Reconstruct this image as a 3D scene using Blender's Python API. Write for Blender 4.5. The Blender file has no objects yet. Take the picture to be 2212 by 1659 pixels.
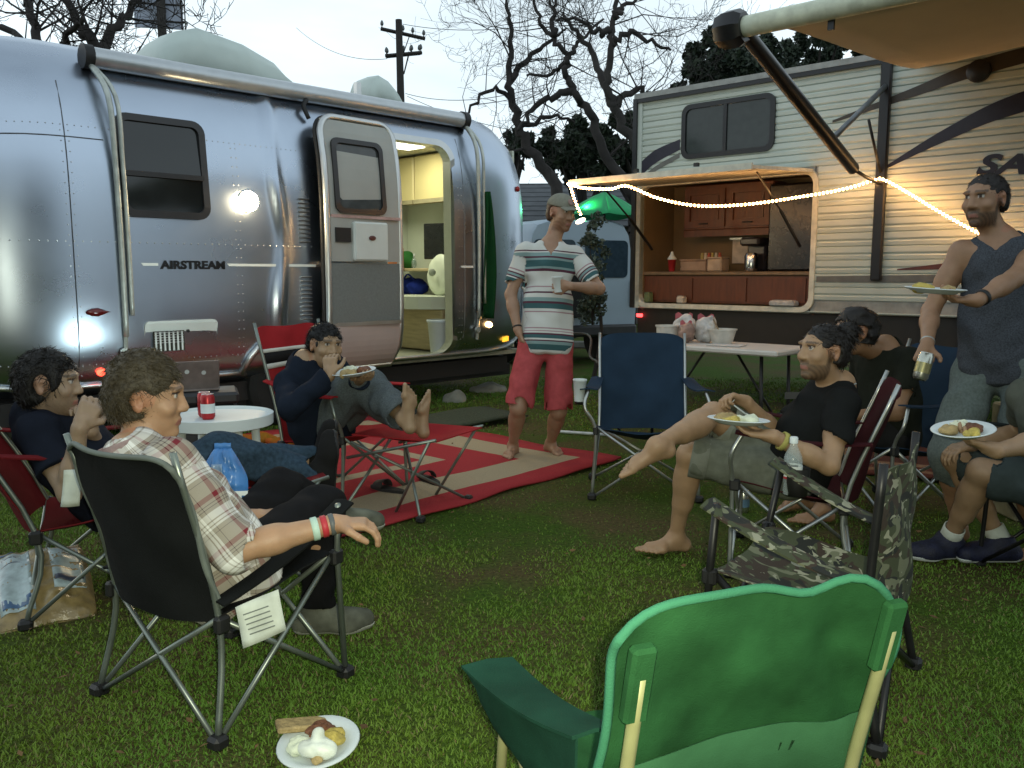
import bpy, math, random
import numpy as np
from mathutils import Vector, Matrix, Euler

R = math.radians
rnd = random.Random(7)
nrg = np.random.default_rng(7)
sc = bpy.context.scene
C = sc.collection

# ------------------------------------------------------------------ camera
FPX, CX, CY = 1850.0, 1106.0, 829.5          # focal length and centre, in pixels of a 2212 x 1659 frame
CAMH, PITCH = 1.30, R(7.36)
camd = bpy.data.cameras.new('camera')
camd.sensor_width = 36.0
camd.lens = 36.0 * FPX / 2212.0
camd.clip_start = 0.05
camd.clip_end = 600
camo = bpy.data.objects.new('camera', camd)
C.objects.link(camo)
camo.location = (0, 0, CAMH)
camo.rotation_euler = (R(90) - PITCH, 0, 0)
sc.camera = camo

# ------------------------------------------------------------------ sky
SUN_EL, SUN_AZ = R(7.0), R(-62.0)
world = bpy.data.worlds.new('World')
sc.world = world
world.use_nodes = True
wn = world.node_tree
wn.nodes.clear()
def wnode(t, **k):
    n = wn.nodes.new(t)
    for a, b in k.items(): setattr(n, a, b)
    return n
sky = wnode('ShaderNodeTexSky', sky_type='NISHITA', sun_disc=False)
sky.sun_elevation = SUN_EL
sky.sun_rotation = SUN_AZ
sky.air_density, sky.dust_density, sky.ozone_density = 1.0, 1.5, 2.0
wtc = wnode('ShaderNodeTexCoord')
wmp = wnode('ShaderNodeMapping')
wmp.inputs['Scale'].default_value = (1.2, 1.2, 4.5)
wno = wnode('ShaderNodeTexNoise')
wno.inputs['Scale'].default_value = 2.3
wno.inputs['Detail'].default_value = 6
wno.inputs['Roughness'].default_value = 0.55
wrp = wnode('ShaderNodeValToRGB')
wrp.color_ramp.elements[0].position = 0.36
wrp.color_ramp.elements[0].color = (0.74, 0.74, 0.74, 1)
wrp.color_ramp.elements[1].position = 0.62
wrp.color_ramp.elements[1].color = (0.97, 0.97, 0.97, 1)
wmx = wnode('ShaderNodeMixRGB')
wmx.inputs['Color2'].default_value = (8.8, 10.2, 10.9, 1)     # pale evening cloud
wbg = wnode('ShaderNodeBackground')
wbg.inputs['Strength'].default_value = 0.115
wout = wnode('ShaderNodeOutputWorld')
L_ = wn.links.new
L_(wtc.outputs['Generated'], wmp.inputs['Vector']); L_(wmp.outputs[0], wno.inputs['Vector'])
wsx = wnode('ShaderNodeSeparateXYZ'); L_(wtc.outputs['Generated'], wsx.inputs[0])
wmr = wnode('ShaderNodeMapRange')                              # the cloud sheet looks denser towards the horizon
wmr.inputs['From Min'].default_value = 0.25; wmr.inputs['From Max'].default_value = 0.95
wmr.inputs['To Min'].default_value = 1.0; wmr.inputs['To Max'].default_value = 0.55
L_(wsx.outputs[2], wmr.inputs[0])
wml = wnode('ShaderNodeMath', operation='MULTIPLY'); L_(wmr.outputs[0], wml.inputs[1])
L_(wno.outputs['Fac'], wrp.inputs[0]); L_(wrp.outputs[0], wml.inputs[0]); L_(wml.outputs[0], wmx.inputs['Fac'])
L_(sky.outputs[0], wmx.inputs['Color1']); L_(wmx.outputs[0], wbg.inputs['Color'])
L_(wbg.outputs[0], wout.inputs[0])

# ------------------------------------------------------------------ sun (already low behind cloud) and the phone's flash
sd = bpy.data.lights.new('sun', 'SUN')
sd.energy = 0.12
sd.angle = R(20)
sd.color = (1.0, 0.93, 0.85)
so = bpy.data.objects.new('sun', sd)
C.objects.link(so)
so.rotation_euler = (R(90) - SUN_EL, 0, math.pi - SUN_AZ)
fd = bpy.data.lights.new('camera_flash', 'SPOT')               # its glint is seen in the trailer's skin, the reflective stripes and the eyes
fd.energy = 190
fd.spot_size = R(86)
fd.spot_blend = 0.9
fd.shadow_soft_size = 0.012
fd.color = (1.0, 1.0, 0.74)
fo = bpy.data.objects.new('camera_flash', fd)
C.objects.link(fo)
fo.location = (0.04, -0.01, CAMH + 0.015)
fo.rotation_euler = (R(90) - PITCH - R(9), 0, 0)

vs = sc.view_settings
vs.view_transform = 'Standard'
vs.look = 'None'
vs.exposure = 0.08
vs.gamma = 1.0
vs.use_curve_mapping = False
sc.render.engine = 'CYCLES'
sc.cycles.use_denoising = True
sc.cycles.max_bounces = 6
sc.cycles.diffuse_bounces = 3
sc.cycles.glossy_bounces = 3
sc.cycles.transmission_bounces = 4
sc.cycles.transparent_max_bounces = 6
sc.cycles.sample_clamp_indirect = 4.0
sc.cycles.caustics_reflective = False
sc.cycles.caustics_refractive = False

# ------------------------------------------------------------------ finding places: a frame position plus a distance gives a point in the yard
CP, SP = math.cos(PITCH), math.sin(PITCH)
def cam(u, v, d):
    x = (u - CX) / FPX * d; y = -(v - CY) / FPX * d
    return Vector((x, d * CP + y * SP, CAMH - d * SP + y * CP))
def grd(u, v, z=0.0):
    p = cam(u, v, 1.0) - Vector((0, 0, CAMH))
    t = (z - CAMH) / p.z
    return Vector((p.x * t, p.y * t, z))
def V(*a): return Vector(a)

# ------------------------------------------------------------------ materials
MATS = {}
def nodes_of(m):
    m.use_nodes = True
    nt = m.node_tree
    return nt, nt.nodes['Principled BSDF']
def pm(name, col, rough=0.6, metal=0.0, var=0.18, scale=14.0, bump=0.0, bscale=60.0, spec=0.5, alpha=1.0, trans=0.0, emis=None, estr=0.0, col2=None, coat=0.0, ior=1.45, stretch=None, sheen=0.0):
    """Principled material: base colour broken up by noise, roughness variation, fine bump."""
    if name in MATS: return MATS[name]
    m = bpy.data.materials.new(name)
    nt, b = nodes_of(m)
    N, L = nt.nodes.new, nt.links.new
    tc = N('ShaderNodeTexCoord'); src = tc.outputs['Object']
    if stretch:
        mp = N('ShaderNodeMapping'); mp.inputs['Scale'].default_value = stretch
        L(src, mp.inputs[0]); src = mp.outputs[0]
    no = N('ShaderNodeTexNoise'); no.inputs['Scale'].default_value = scale; no.inputs['Detail'].default_value = 5
    L(src, no.inputs['Vector'])
    rp = N('ShaderNodeValToRGB')
    c1 = [max(0, c * (1 - var)) for c in col[:3]]
    c2 = col2 if col2 else [min(1, c * (1 + var)) for c in col[:3]]
    rp.color_ramp.elements[0].position = 0.3; rp.color_ramp.elements[0].color = (*c1, 1)
    rp.color_ramp.elements[1].position = 0.7; rp.color_ramp.elements[1].color = (*c2[:3], 1)
    L(no.outputs['Fac'], rp.inputs[0]); L(rp.outputs[0], b.inputs['Base Color'])
    mr = N('ShaderNodeMapRange'); mr.inputs['To Min'].default_value = max(0.02, rough - 0.08); mr.inputs['To Max'].default_value = min(1, rough + 0.08)
    L(no.outputs['Fac'], mr.inputs[0]); L(mr.outputs[0], b.inputs['Roughness'])
    b.inputs['Metallic'].default_value = metal
    b.inputs['Specular IOR Level'].default_value = spec
    b.inputs['IOR'].default_value = ior
    if trans: b.inputs['Transmission Weight'].default_value = trans
    if coat: b.inputs['Coat Weight'].default_value = coat
    if sheen: b.inputs['Specular IOR Level'].default_value = .12      # woven cloth
    if alpha < 1: b.inputs['Alpha'].default_value = alpha
    if bump:
        n2 = N('ShaderNodeTexNoise'); n2.inputs['Scale'].default_value = bscale; n2.inputs['Detail'].default_value = 4
        L(src, n2.inputs['Vector'])
        bp = N('ShaderNodeBump'); bp.inputs['Strength'].default_value = bump; bp.inputs['Distance'].default_value = 0.01
        L(n2.outputs['Fac'], bp.inputs['Height']); L(bp.outputs[0], b.inputs['Normal'])
    if emis:
        b.inputs['Emission Color'].default_value = (*emis, 1); b.inputs['Emission Strength'].default_value = estr
    MATS[name] = m
    return m
def attr_mat(name, attr, ramp=None, rough=0.8, var=0.12, scale=40, bump=0.15, bscale=220, mul=1.0, sheen=0.0):
    """Colour from a vertex colour attribute, broken up by noise."""
    if name in MATS: return MATS[name]
    m = bpy.data.materials.new(name)
    nt, b = nodes_of(m)
    N, L = nt.nodes.new, nt.links.new
    at = N('ShaderNodeAttribute'); at.attribute_name = attr
    tc = N('ShaderNodeTexCoord')
    no = N('ShaderNodeTexNoise'); no.inputs['Scale'].default_value = scale; no.inputs['Detail'].default_value = 5
    L(tc.outputs['Object'], no.inputs['Vector'])
    mr = N('ShaderNodeMapRange'); mr.inputs['To Min'].default_value = 1 - var; mr.inputs['To Max'].default_value = 1 + var
    L(no.outputs['Fac'], mr.inputs[0])
    mx = N('ShaderNodeMixRGB'); mx.blend_type = 'MULTIPLY'; mx.inputs[0].default_value = 1
    L(at.outputs['Color'], mx.inputs[1]); L(mr.outputs[0], mx.inputs[2]); L(mx.outputs[0], b.inputs['Base Color'])
    b.inputs['Roughness'].default_value = rough
    b.inputs['Sheen Weight'].default_value = sheen
    if bump:
        n2 = N('ShaderNodeTexNoise'); n2.inputs['Scale'].default_value = bscale
        L(tc.outputs['Object'], n2.inputs['Vector'])
        bp = N('ShaderNodeBump'); bp.inputs['Strength'].default_value = bump; bp.inputs['Distance'].default_value = 0.004
        L(n2.outputs['Fac'], bp.inputs['Height']); L(bp.outputs[0], b.inputs['Normal'])
    MATS[name] = m
    return m
def stripe_ramp(nt, fac_out, stops, interp='CONSTANT'):
    rp = nt.nodes.new('ShaderNodeValToRGB'); cr = rp.color_ramp; cr.interpolation = interp
    while len(cr.elements) > 1: cr.elements.remove(cr.elements[-1])
    cr.elements[0].position = stops[0][0]; cr.elements[0].color = (*stops[0][1], 1)
    for p, c in stops[1:]:
        e = cr.elements.new(p); e.color = (*c, 1)
    nt.links.new(fac_out, rp.inputs[0])
    return rp
def emit(name, col, strength):
    if name in MATS: return MATS[name]
    m = bpy.data.materials.new(name)
    nt, b = nodes_of(m)
    b.inputs['Base Color'].default_value = (*[min(1, c * 0.6) for c in col], 1)
    b.inputs['Emission Color'].default_value = (*col, 1)
    b.inputs['Emission Strength'].default_value = strength
    MATS[name] = m
    return m

# ------------------------------------------------------------------ objects
MW = {}
def tag(o, label, cat, group=None, kind=None):
    if label: o['label'] = label
    if cat: o['category'] = cat
    if group: o['group'] = group
    if kind: o['kind'] = kind
    return o
def thing(name, label, cat, loc=(0, 0, 0), rotz=0.0, group=None):
    o = bpy.data.objects.new(name, None)
    o.empty_display_size = 0.1
    C.objects.link(o)
    o.location = loc; o.rotation_euler = (0, 0, rotz)
    MW[o.name] = Matrix.Translation(Vector(loc)) @ Matrix.Rotation(rotz, 4, 'Z')
    return tag(o, label, cat, group)
def link(name, me, mat=None, parent=None, world=False, kind=None, loc=None):
    o = bpy.data.objects.new(name, me)
    C.objects.link(o)
    if mat is not None and not len(me.materials):
        for mm in (mat if isinstance(mat, (list, tuple)) else [mat]): me.materials.append(mm)
    m = Matrix.Identity(4)
    if parent is not None:
        o.parent = parent
        if world: o.matrix_local = MW[parent.name].inverted(); m = Matrix.Identity(4)
        else: m = MW[parent.name].copy()
    elif loc is not None:
        o.location = loc; m = Matrix.Translation(Vector(loc))
    MW[o.name] = m
    if kind: o['kind'] = kind
    return o
class MB:
    def __init__(self): self.v = []; self.f = []; self.m = []; self.cm = 0
    def add(self, vs, fs):
        o = len(self.v)
        self.v += [tuple(x) for x in vs]
        self.f += [tuple(i + o for i in f) for f in fs]
        self.m += [self.cm] * len(fs)
        return self
    def box(self, c, s, M=None):
        hx, hy, hz = s[0] / 2, s[1] / 2, s[2] / 2
        vs = [Vector((x * hx, y * hy, z * hz)) for z in (-1, 1) for y in (-1, 1) for x in (-1, 1)]
        if M is not None: vs = [M @ v for v in vs]
        c = Vector(c)
        return self.add([v + c for v in vs], [(0, 2, 3, 1), (4, 5, 7, 6), (0, 1, 5, 4), (2, 6, 7, 3), (0, 4, 6, 2), (1, 3, 7, 5)])
    def rbox(self, c, s, r=0.01, M=None):
        """box with chamfered edges"""
        hx, hy, hz = s[0] / 2, s[1] / 2, s[2] / 2
        r = min(r, hx * .49, hy * .49, hz * .49)
        vs = []
        for z in (-1, 1):
            for y in (-1, 1):
                for x in (-1, 1):
                    vs += [Vector((x * hx, y * (hy - r), z * (hz - r))), Vector((x * (hx - r), y * hy, z * (hz - r))), Vector((x * (hx - r), y * (hy - r), z * hz))]
        def i(x, y, z, a): return ((z > 0) * 4 + (y > 0) * 2 + (x > 0)) * 3 + a
        fs = []
        for s_ in (-1, 1):
            fs.append([i(s_, -1, -1, 0), i(s_, 1, -1, 0), i(s_, 1, 1, 0), i(s_, -1, 1, 0)][::s_])
            fs.append([i(1, s_, -1, 1), i(-1, s_, -1, 1), i(-1, s_, 1, 1), i(1, s_, 1, 1)][::s_])
            fs.append([i(-1, -1, s_, 2), i(1, -1, s_, 2), i(1, 1, s_, 2), i(-1, 1, s_, 2)][::s_])
        for a in (-1, 1):
            for b in (-1, 1):
                fs.append([i(a, b, -1, 0), i(a, b, -1, 1), i(a, b, 1, 1), i(a, b, 1, 0)][::a * b])
                fs.append([i(a, -1, b, 2), i(a, -1, b, 0), i(a, 1, b, 0), i(a, 1, b, 2)][::-a * b] if 0 else [i(a, -1, b, 0), i(a, 1, b, 0), i(a, 1, b, 2), i(a, -1, b, 2)][::a * b])
                fs.append([i(-1, a, b, 2), i(1, a, b, 2), i(1, a, b, 1), i(-1, a, b, 1)][::-a * b])
        for x in (-1, 1):
            for y in (-1, 1):
                for z in (-1, 1):
                    fs.append([i(x, y, z, 0), i(x, y, z, 1), i(x, y, z, 2)][::x * y * z])
        if M is not None: vs = [M @ v for v in vs]
        c = Vector(c)
        return self.add([v + c for v in vs], fs)
    def tube(self, pts, rad, n=8, caps=True):
        pts = [Vector(p) for p in pts]
        if not hasattr(rad, '__len__'): rad = [rad] * len(pts)
        T = []
        for i in range(len(pts)):
            a = pts[max(0, i - 1)]; b = pts[min(len(pts) - 1, i + 1)]
            T.append((b - a).normalized())
        up = Vector((0, 0, 1)) if abs(T[0].z) < .9 else Vector((1, 0, 0))
        X = T[0].cross(up).normalized()
        vs = []
        for p, t, r in zip(pts, T, rad):
            X = (X - t * X.dot(t)).normalized()
            Y = t.cross(X)
            for k in range(n):
                a = 2 * math.pi * k / n
                vs.append(p + X * (r * math.cos(a)) + Y * (r * math.sin(a)))
        fs = []
        for i in range(len(pts) - 1):
            for k in range(n):
                k2 = (k + 1) % n
                fs.append((i * n + k, i * n + k2, (i + 1) * n + k2, (i + 1) * n + k))
        if caps:
            fs.append(tuple(range(n))[::-1]); fs.append(tuple((len(pts) - 1) * n + k for k in range(n)))
        return self.add(vs, fs)
    def lathe(self, prof, n=24, M=None, c=(0, 0, 0), cap=True):
        vs = []; c = Vector(c)
        for r, z in prof:
            for k in range(n):
                a = 2 * math.pi * k / n
                p = Vector((r * math.cos(a), r * math.sin(a), z))
                vs.append((M @ p if M is not None else p) + c)
        fs = []
        for i in range(len(prof) - 1):
            for k in range(n):
                k2 = (k + 1) % n
                fs.append((i * n + k, i * n + k2, (i + 1) * n + k2, (i + 1) * n + k))
        if cap:
            fs.append(tuple(range(n))[::-1]); fs.append(tuple((len(prof) - 1) * n + k for k in range(n)))
        return self.add(vs, fs)
    def poly(self, pts, d):
        """flat polygon pts extruded by vector d"""
        pts = [Vector(p) for p in pts]; d = Vector(d); n = len(pts)
        return self.add(pts + [p + d for p in pts], [tuple(range(n))[::-1], tuple(range(n, 2 * n))] + [(i, (i + 1) % n, n + (i + 1) % n, n + i) for i in range(n)])
    def ring(self, outer, inner, d):
        """flat frame between two closed outlines with equal point counts, extruded by d"""
        n = len(outer); d = Vector(d)
        o = [Vector(p) for p in outer]; i = [Vector(p) for p in inner]
        vs = o + i + [p + d for p in o] + [p + d for p in i]
        fs = []
        for k in range(n):
            j = (k + 1) % n
            fs += [(k, n + k, n + j, j), (2 * n + k, 2 * n + j, 3 * n + j, 3 * n + k), (k, j, 2 * n + j, 2 * n + k), (n + k, 3 * n + k, 3 * n + j, n + j)]
        return self.add(vs, fs)
    def sheet(self, g, t=0.004):
        """grid of points g[i][j] given thickness t along its normals"""
        a = np.array([[list(p) for p in row] for row in g], float)
        ni, nj = a.shape[:2]
        du = np.gradient(a, axis=0); dv = np.gradient(a, axis=1)
        n = np.cross(du, dv); n /= np.maximum(np.linalg.norm(n, axis=2, keepdims=True), 1e-9)
        vs = np.concatenate([(a + n * t / 2).reshape(-1, 3), (a - n * t / 2).reshape(-1, 3)])
        fs = []; K = ni * nj
        for i in range(ni - 1):
            for j in range(nj - 1):
                q = (i * nj + j, (i + 1) * nj + j, (i + 1) * nj + j + 1, i * nj + j + 1)
                fs.append(q); fs.append(tuple(K + x for x in q[::-1]))
        edge = [i * nj for i in range(ni)] + [(ni - 1) * nj + j for j in range(1, nj)] + [i * nj + nj - 1 for i in range(ni - 2, -1, -1)] + [j for j in range(nj - 2, 0, -1)]
        for k in range(len(edge)):
            x, y = edge[k], edge[(k + 1) % len(edge)]
            fs.append((y, x, K + x, K + y))
        return self.add(vs.tolist(), fs)
    def ico(self, c, r, sub=1, M=None):
        n, m = 6 + 2 * sub, 4 + sub
        prof = [(max(1e-4, math.sin(math.pi * i / m)), -math.cos(math.pi * i / m)) for i in range(m + 1)]
        rr = r if hasattr(r, '__len__') else (r, r, r)
        S = Matrix.Diagonal((*rr,)).to_3x3()
        return self.lathe(prof, n, (M @ S) if M is not None else S, c)
    def build(self, name, mat=None, parent=None, smooth=False, world=False, kind=None, loc=None, angle=None):
        me = bpy.data.meshes.new(name)
        vs = self.v
        if loc is not None:
            l = Vector(loc); vs = [tuple(Vector(v) - l) for v in vs]
        me.from_pydata(vs, [], self.f)
        if isinstance(mat, (list, tuple)):
            for mm in mat: me.materials.append(mm)
            me.polygons.foreach_set('material_index', self.m)
            mat = None
        if smooth or angle:
            me.polygons.foreach_set('use_smooth', [True] * len(self.f))
            if angle: me.set_sharp_from_angle(angle=R(angle))
        me.update()
        return link(name, me, mat, parent, world, kind, loc)
def rrect(w, h, r, n=5, cx=0, cy=0):
    out = []
    for qx, qy, a0 in ((1, -1, -90), (1, 1, 0), (-1, 1, 90), (-1, -1, 180)):
        for k in range(n + 1):
            a = R(a0 + 90 * k / n)
            out.append((cx + qx * (w / 2 - r) + r * math.cos(a), cy + qy * (h / 2 - r) + r * math.sin(a)))
    return out
def bez(pts, n=12):
    """Catmull-Rom through points"""
    P = [Vector(p) for p in pts]; P = [2 * P[0] - P[1]] + P + [2 * P[-1] - P[-2]]
    out = []
    for i in range(1, len(P) - 2):
        for k in range(n):
            t = k / n; a, b, c, d = P[i - 1:i + 3]
            out.append(0.5 * ((2 * b) + (c - a) * t + (2 * a - 5 * b + 4 * c - d) * t * t + (3 * b - a - 3 * c + d) * t ** 3))
    out.append(P[-2])
    return out
def text_mesh(s, size, offset=0.0, shear=0.0, extrude=0.002, sx=1.0):
    cu = bpy.data.curves.new('t', 'FONT')
    cu.body = s; cu.size = size; cu.offset = offset; cu.shear = shear; cu.extrude = extrude; cu.align_x = 'LEFT'
    cu.resolution_u = 4
    o = bpy.data.objects.new('t', cu); C.objects.link(o)
    dg = bpy.context.evaluated_depsgraph_get()
    me = bpy.data.meshes.new_from_object(o.evaluated_get(dg))
    bpy.data.objects.remove(o); bpy.data.curves.remove(cu)
    me.transform(Matrix.Diagonal((sx, 1, 1, 1)))
    return me
# ================================================================== ground
def ground_mat():
    m = bpy.data.materials.new('trampled_lawn')
    nt, b = nodes_of(m); N, L = nt.nodes.new, nt.links.new
    tc = N('ShaderNodeTexCoord')
    n1 = N('ShaderNodeTexNoise'); n1.inputs['Scale'].default_value = 1.3; n1.inputs['Detail'].default_value = 6; n1.inputs['Roughness'].default_value = .6
    n2 = N('ShaderNodeTexNoise'); n2.inputs['Scale'].default_value = 55; n2.inputs['Detail'].default_value = 6
    for n in (n1, n2): L(tc.outputs['Object'], n.inputs['Vector'])
    r1 = N('ShaderNodeValToRGB'); r1.color_ramp.elements[0].position = .40; r1.color_ramp.elements[0].color = (.050, .092, .012, 1)
    r1.color_ramp.elements[1].position = .60; r1.color_ramp.elements[1].color = (.085, .070, .028, 1)
    L(n1.outputs['Fac'], r1.inputs[0])
    r2 = N('ShaderNodeValToRGB'); r2.color_ramp.elements[0].position = .3; r2.color_ramp.elements[0].color = (.55, .55, .55, 1)
    r2.color_ramp.elements[1].position = .7; r2.color_ramp.elements[1].color = (1.25, 1.25, 1.2, 1)
    L(n2.outputs['Fac'], r2.inputs[0])
    mx = N('ShaderNodeMixRGB'); mx.blend_type = 'MULTIPLY'; mx.inputs[0].default_value = 1
    L(r1.outputs[0], mx.inputs[1]); L(r2.outputs[0], mx.inputs[2]); L(mx.outputs[0], b.inputs['Base Color'])
    b.inputs['Roughness'].default_value = .95; b.inputs['Specular IOR Level'].default_value = .1
    bp = N('ShaderNodeBump'); bp.inputs['Strength'].default_value = .8; bp.inputs['Distance'].default_value = .02
    L(n2.outputs['Fac'], bp.inputs['Height']); L(bp.outputs[0], b.inputs['Normal'])
    return m
g = MB(); g.add([(-200, -60, 0), (200, -60, 0), (200, 380, 0), (-200, 380, 0)], [(0, 1, 2, 3)])
g.build('ground', ground_mat(), kind='structure')

def vnoise(x, y, s, seed):
    """smooth value noise"""
    r = np.random.default_rng(seed).random((64, 64))
    x = x * s + 1000; y = y * s + 1000
    xi = np.floor(x).astype(int); yi = np.floor(y).astype(int); fx = x - xi; fy = y - yi
    fx = fx * fx * (3 - 2 * fx); fy = fy * fy * (3 - 2 * fy)
    f = lambda a, b: r[a % 64, b % 64]
    return (f(xi, yi) * (1 - fx) + f(xi + 1, yi) * fx) * (1 - fy) + (f(xi, yi + 1) * (1 - fx) + f(xi + 1, yi + 1) * fx) * fy
def make_grass():
    n = 520000
    # blades thin out with distance; only the lawn in front of the trailers
    y = 1.25 + 9.5 * nrg.random(n) ** 2.1
    x = (nrg.random(n) * 2 - 1) * (.66 * y + .35)
    pn = vnoise(x, y, 1.1, 1) * .55 + vnoise(x, y, 3.1, 2) * .3 + vnoise(x, y, 9, 3) * .15
    for wx, wy, wr_ in ((.35, 4.35, .75), (-.1, 3.5, .5), (1.2, 3.3, .5), (.2, 7.0, 1.5), (2.2, 5.5, 1.5)): pn = pn - .22 * np.exp(-((x - wx) ** 2 + (y - wy) ** 2) / wr_ ** 2)   # trodden places
    keep = nrg.random(n) < np.clip((pn - .30) * 4.5, .12, 1)
    # nothing grows through the rug
    A = grd(1345, 995); e = Vector((-1.39, -1.56, 0)).normalized()
    s = (x - A.x) * e.x + (y - A.y) * e.y; t = (x - A.x) * e.y - (y - A.y) * e.x
    keep &= ~((s > 0) & (s < 2.75) & (t > 0) & (t < 2.75))
    x, y, pn = x[keep], y[keep], pn[keep]; n = len(x)
    h = (.005 + .009 * nrg.random(n)) * (.5 + .9 * pn) * (1 + .05 * y)
    w = .0008 + .0007 * nrg.random(n) + .00045 * y
    a = nrg.random(n) * 2 * np.pi; lean = .3 + 1.1 * nrg.random(n); b = nrg.random(n) * 2 * np.pi
    ca, sa = np.cos(a) * w, np.sin(a) * w
    lx, ly = np.cos(b) * h * lean, np.sin(b) * h * lean
    P = np.empty((n, 5, 3), np.float32)
    P[:, 0] = np.stack([x - ca, y - sa, 0 * x], 1); P[:, 1] = np.stack([x + ca, y + sa, 0 * x], 1)
    P[:, 2] = np.stack([x + ca * .7 + lx * .35, y + sa * .7 + ly * .35, h * .6], 1)
    P[:, 3] = np.stack([x - ca * .7 + lx * .35, y - sa * .7 + ly * .35, h * .6], 1)
    P[:, 4] = np.stack([x + lx, y + ly, h], 1)
    me = bpy.data.meshes.new('grass')
    me.vertices.add(n * 5); me.vertices.foreach_set('co', P.ravel())
    base = (np.arange(n) * 5)[:, None]
    idx = np.concatenate([base + np.array([[0, 1, 2, 3]]), base + np.array([[3, 2, 4]])], 1).astype(np.int32)
    me.loops.add(n * 7); me.loops.foreach_set('vertex_index', idx.ravel())
    me.polygons.add(n * 2)
    ls = np.stack([np.arange(n) * 7, np.arange(n) * 7 + 4], 1).ravel().astype(np.int32)
    me.polygons.foreach_set('loop_start', ls)
    me.update(calc_edges=True)
    dry = (nrg.random(n) < .06 + .35 * np.clip(.5 - pn, 0, 1))
    k = (.78 + .44 * nrg.random(n))[:, None]
    fresh = np.array([[.058, .155, .008]]) + vnoise(x, y, 2.2, 9)[:, None] * np.array([[.060, .030, .006]])
    col = np.where(dry[:, None], np.array([[.15, .13, .05]]), fresh) * k
    col = np.concatenate([col, np.ones((n, 1))], 1)
    at = me.color_attributes.new('Col', 'FLOAT_COLOR', 'POINT')
    at.data.foreach_set('color', np.repeat(col, 5, axis=0).astype(np.float32).ravel())
    o = link('grass', me, attr_mat('grass_blades', 'Col', rough=.75, var=.1, scale=9, bump=0))
    tag(o, 'short trampled lawn with bare patches around the chairs', 'grass', kind='stuff')
make_grass()
lm_ = MB(); lr = random.Random(21)
for k in range(420):
    y = 1.5 + 6.5 * lr.random() ** 1.5; x = (lr.random() * 2 - 1) * (.62 * y + .2); a = lr.random() * 6.28; r_ = lr.uniform(.008, .02); t_ = lr.uniform(-.5, .5)
    c, s_ = math.cos(a) * r_, math.sin(a) * r_; z = lr.uniform(.012, .022)
    lm_.add([(x - c, y - s_, z), (x + s_ * .45, y - c * .45, z + r_ * t_), (x + c, y + s_, z + r_ * .3), (x - s_ * .45, y + c * .45, z - r_ * t_ * .3 + .004)], [(0, 1, 2, 3)])
tag(lm_.build('fallen_leaves', pm('dead_leaf', (.13, .075, .03), .9, 0, .5, 3)), 'small dead leaves scattered over the lawn', 'leaves', kind='stuff')

# ================================================================== aluminium travel trailer
TX = Vector((.702, .712, 0)); TROT = math.atan2(.712, .702)
TA = cam(250, 700, 6.1); TA.z = 0
trailer = thing('travel_trailer', 'rounded polished aluminium trailer with open door and rolled awning', 'trailer', TA, TROT)
WT, ZC = 2.36, 1.45
alu = pm('polished_aluminium', (.44, .50, .59), .29, 1.0, .05, 2.2, .035, 2.6)
alu_trim = pm('satin_aluminium_trim', (.56, .57, .56), .38, 1.0, .06, 8)
dark_rub = pm('black_rubber', (.012, .012, .012), .55, 0, .2, 20)
white_pl = pm('white_enamel', (.62, .66, .62), .4, 0, .05, 6)
dark_glass = pm('tinted_window', (.010, .012, .012), .06, 0, .1, 3, spec=.7)
NS = 3.6
def ysec(z):
    """how far the side leans in at height z"""
    if z >= ZC: q = (z - ZC) / 1.54; n = NS
    else: q = (ZC - z) / 1.06; n = 6.0
    q = min(1, q)
    return WT / 2 * (1 - (1 - q ** n) ** (1 / n))
def tprofile():
    zs = [.40, .43, .47, .50, .56, *[.65 + .06 * k_ for k_ in range(25)], 2.25, 2.40, 2.52, 2.62, 2.72]
    near = [(ysec(z), z) for z in zs]
    roof = []
    y0 = ysec(2.72)
    for k in range(1, 9):
        y = y0 + (WT / 2 - y0) * (1 - (1 - k / 8) ** 1.5)
        q = 1 - y / (WT / 2)
        roof.append((y, ZC + 1.54 * (1 - max(0, q) ** NS) ** (1 / NS)))
    half = near + roof
    return half + [(WT - y, z) for y, z in half[-2::-1]]
TPROF = tprofile()
DX0, DX1, DZ0, DZ1 = 2.42, 3.23, .50, 2.52
XC0, XC1, XE0, XE1 = -.08, 3.55, -1.45, 4.78
def tpoint(x, y, z):
    """body section point carried round the ends"""
    t = 0
    if x > XC1: t = (x - XC1) / (XE1 - XC1)
    if x < XC0: t = (XC0 - x) / (XC0 - XE0)
    t = min(t, 1)
    ky = (1 - t ** 2.5) ** (1 / 2.5); kz = (1 - t ** 2.9) ** (1 / 2.9)
    yc = WT / 2
    if 1.1 < x < 1.7 and y < .6 and z > .6: y = y - .027 * (1 + .55 * math.sin(7.3 * z)) * math.exp(-((x - 1.33 - .03 * math.sin(5 * z)) / .055) ** 2)      # bulge added beside the door to mirror the rope light
    zz = ZC + (z - ZC) * (kz if z > ZC else (.25 + .75 * kz))
    return Vector((x, yc + (y - yc) * ky, zz))
xs = [XE0 + .002, -1.43, -1.38, -1.3, -1.2, -1.08, -.95, -.8, -.65, -.5, -.35, -.22, -.08, .06, .3, .8, 1.1, *[1.12 + .022 * k_ for k_ in range(25)], 1.8, 2.1, DX0, 2.7, 3.0, DX1, 3.4, 3.55, 3.7, 3.85, 4.0, 4.15, 4.3, 4.43, 4.54, 4.63, 4.70, 4.75, XE1 - .002]
mb = MB(); npf = len(TPROF)
vs_ = [tpoint(x, y, z) for x in xs for y, z in TPROF]
fs_ = []
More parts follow.
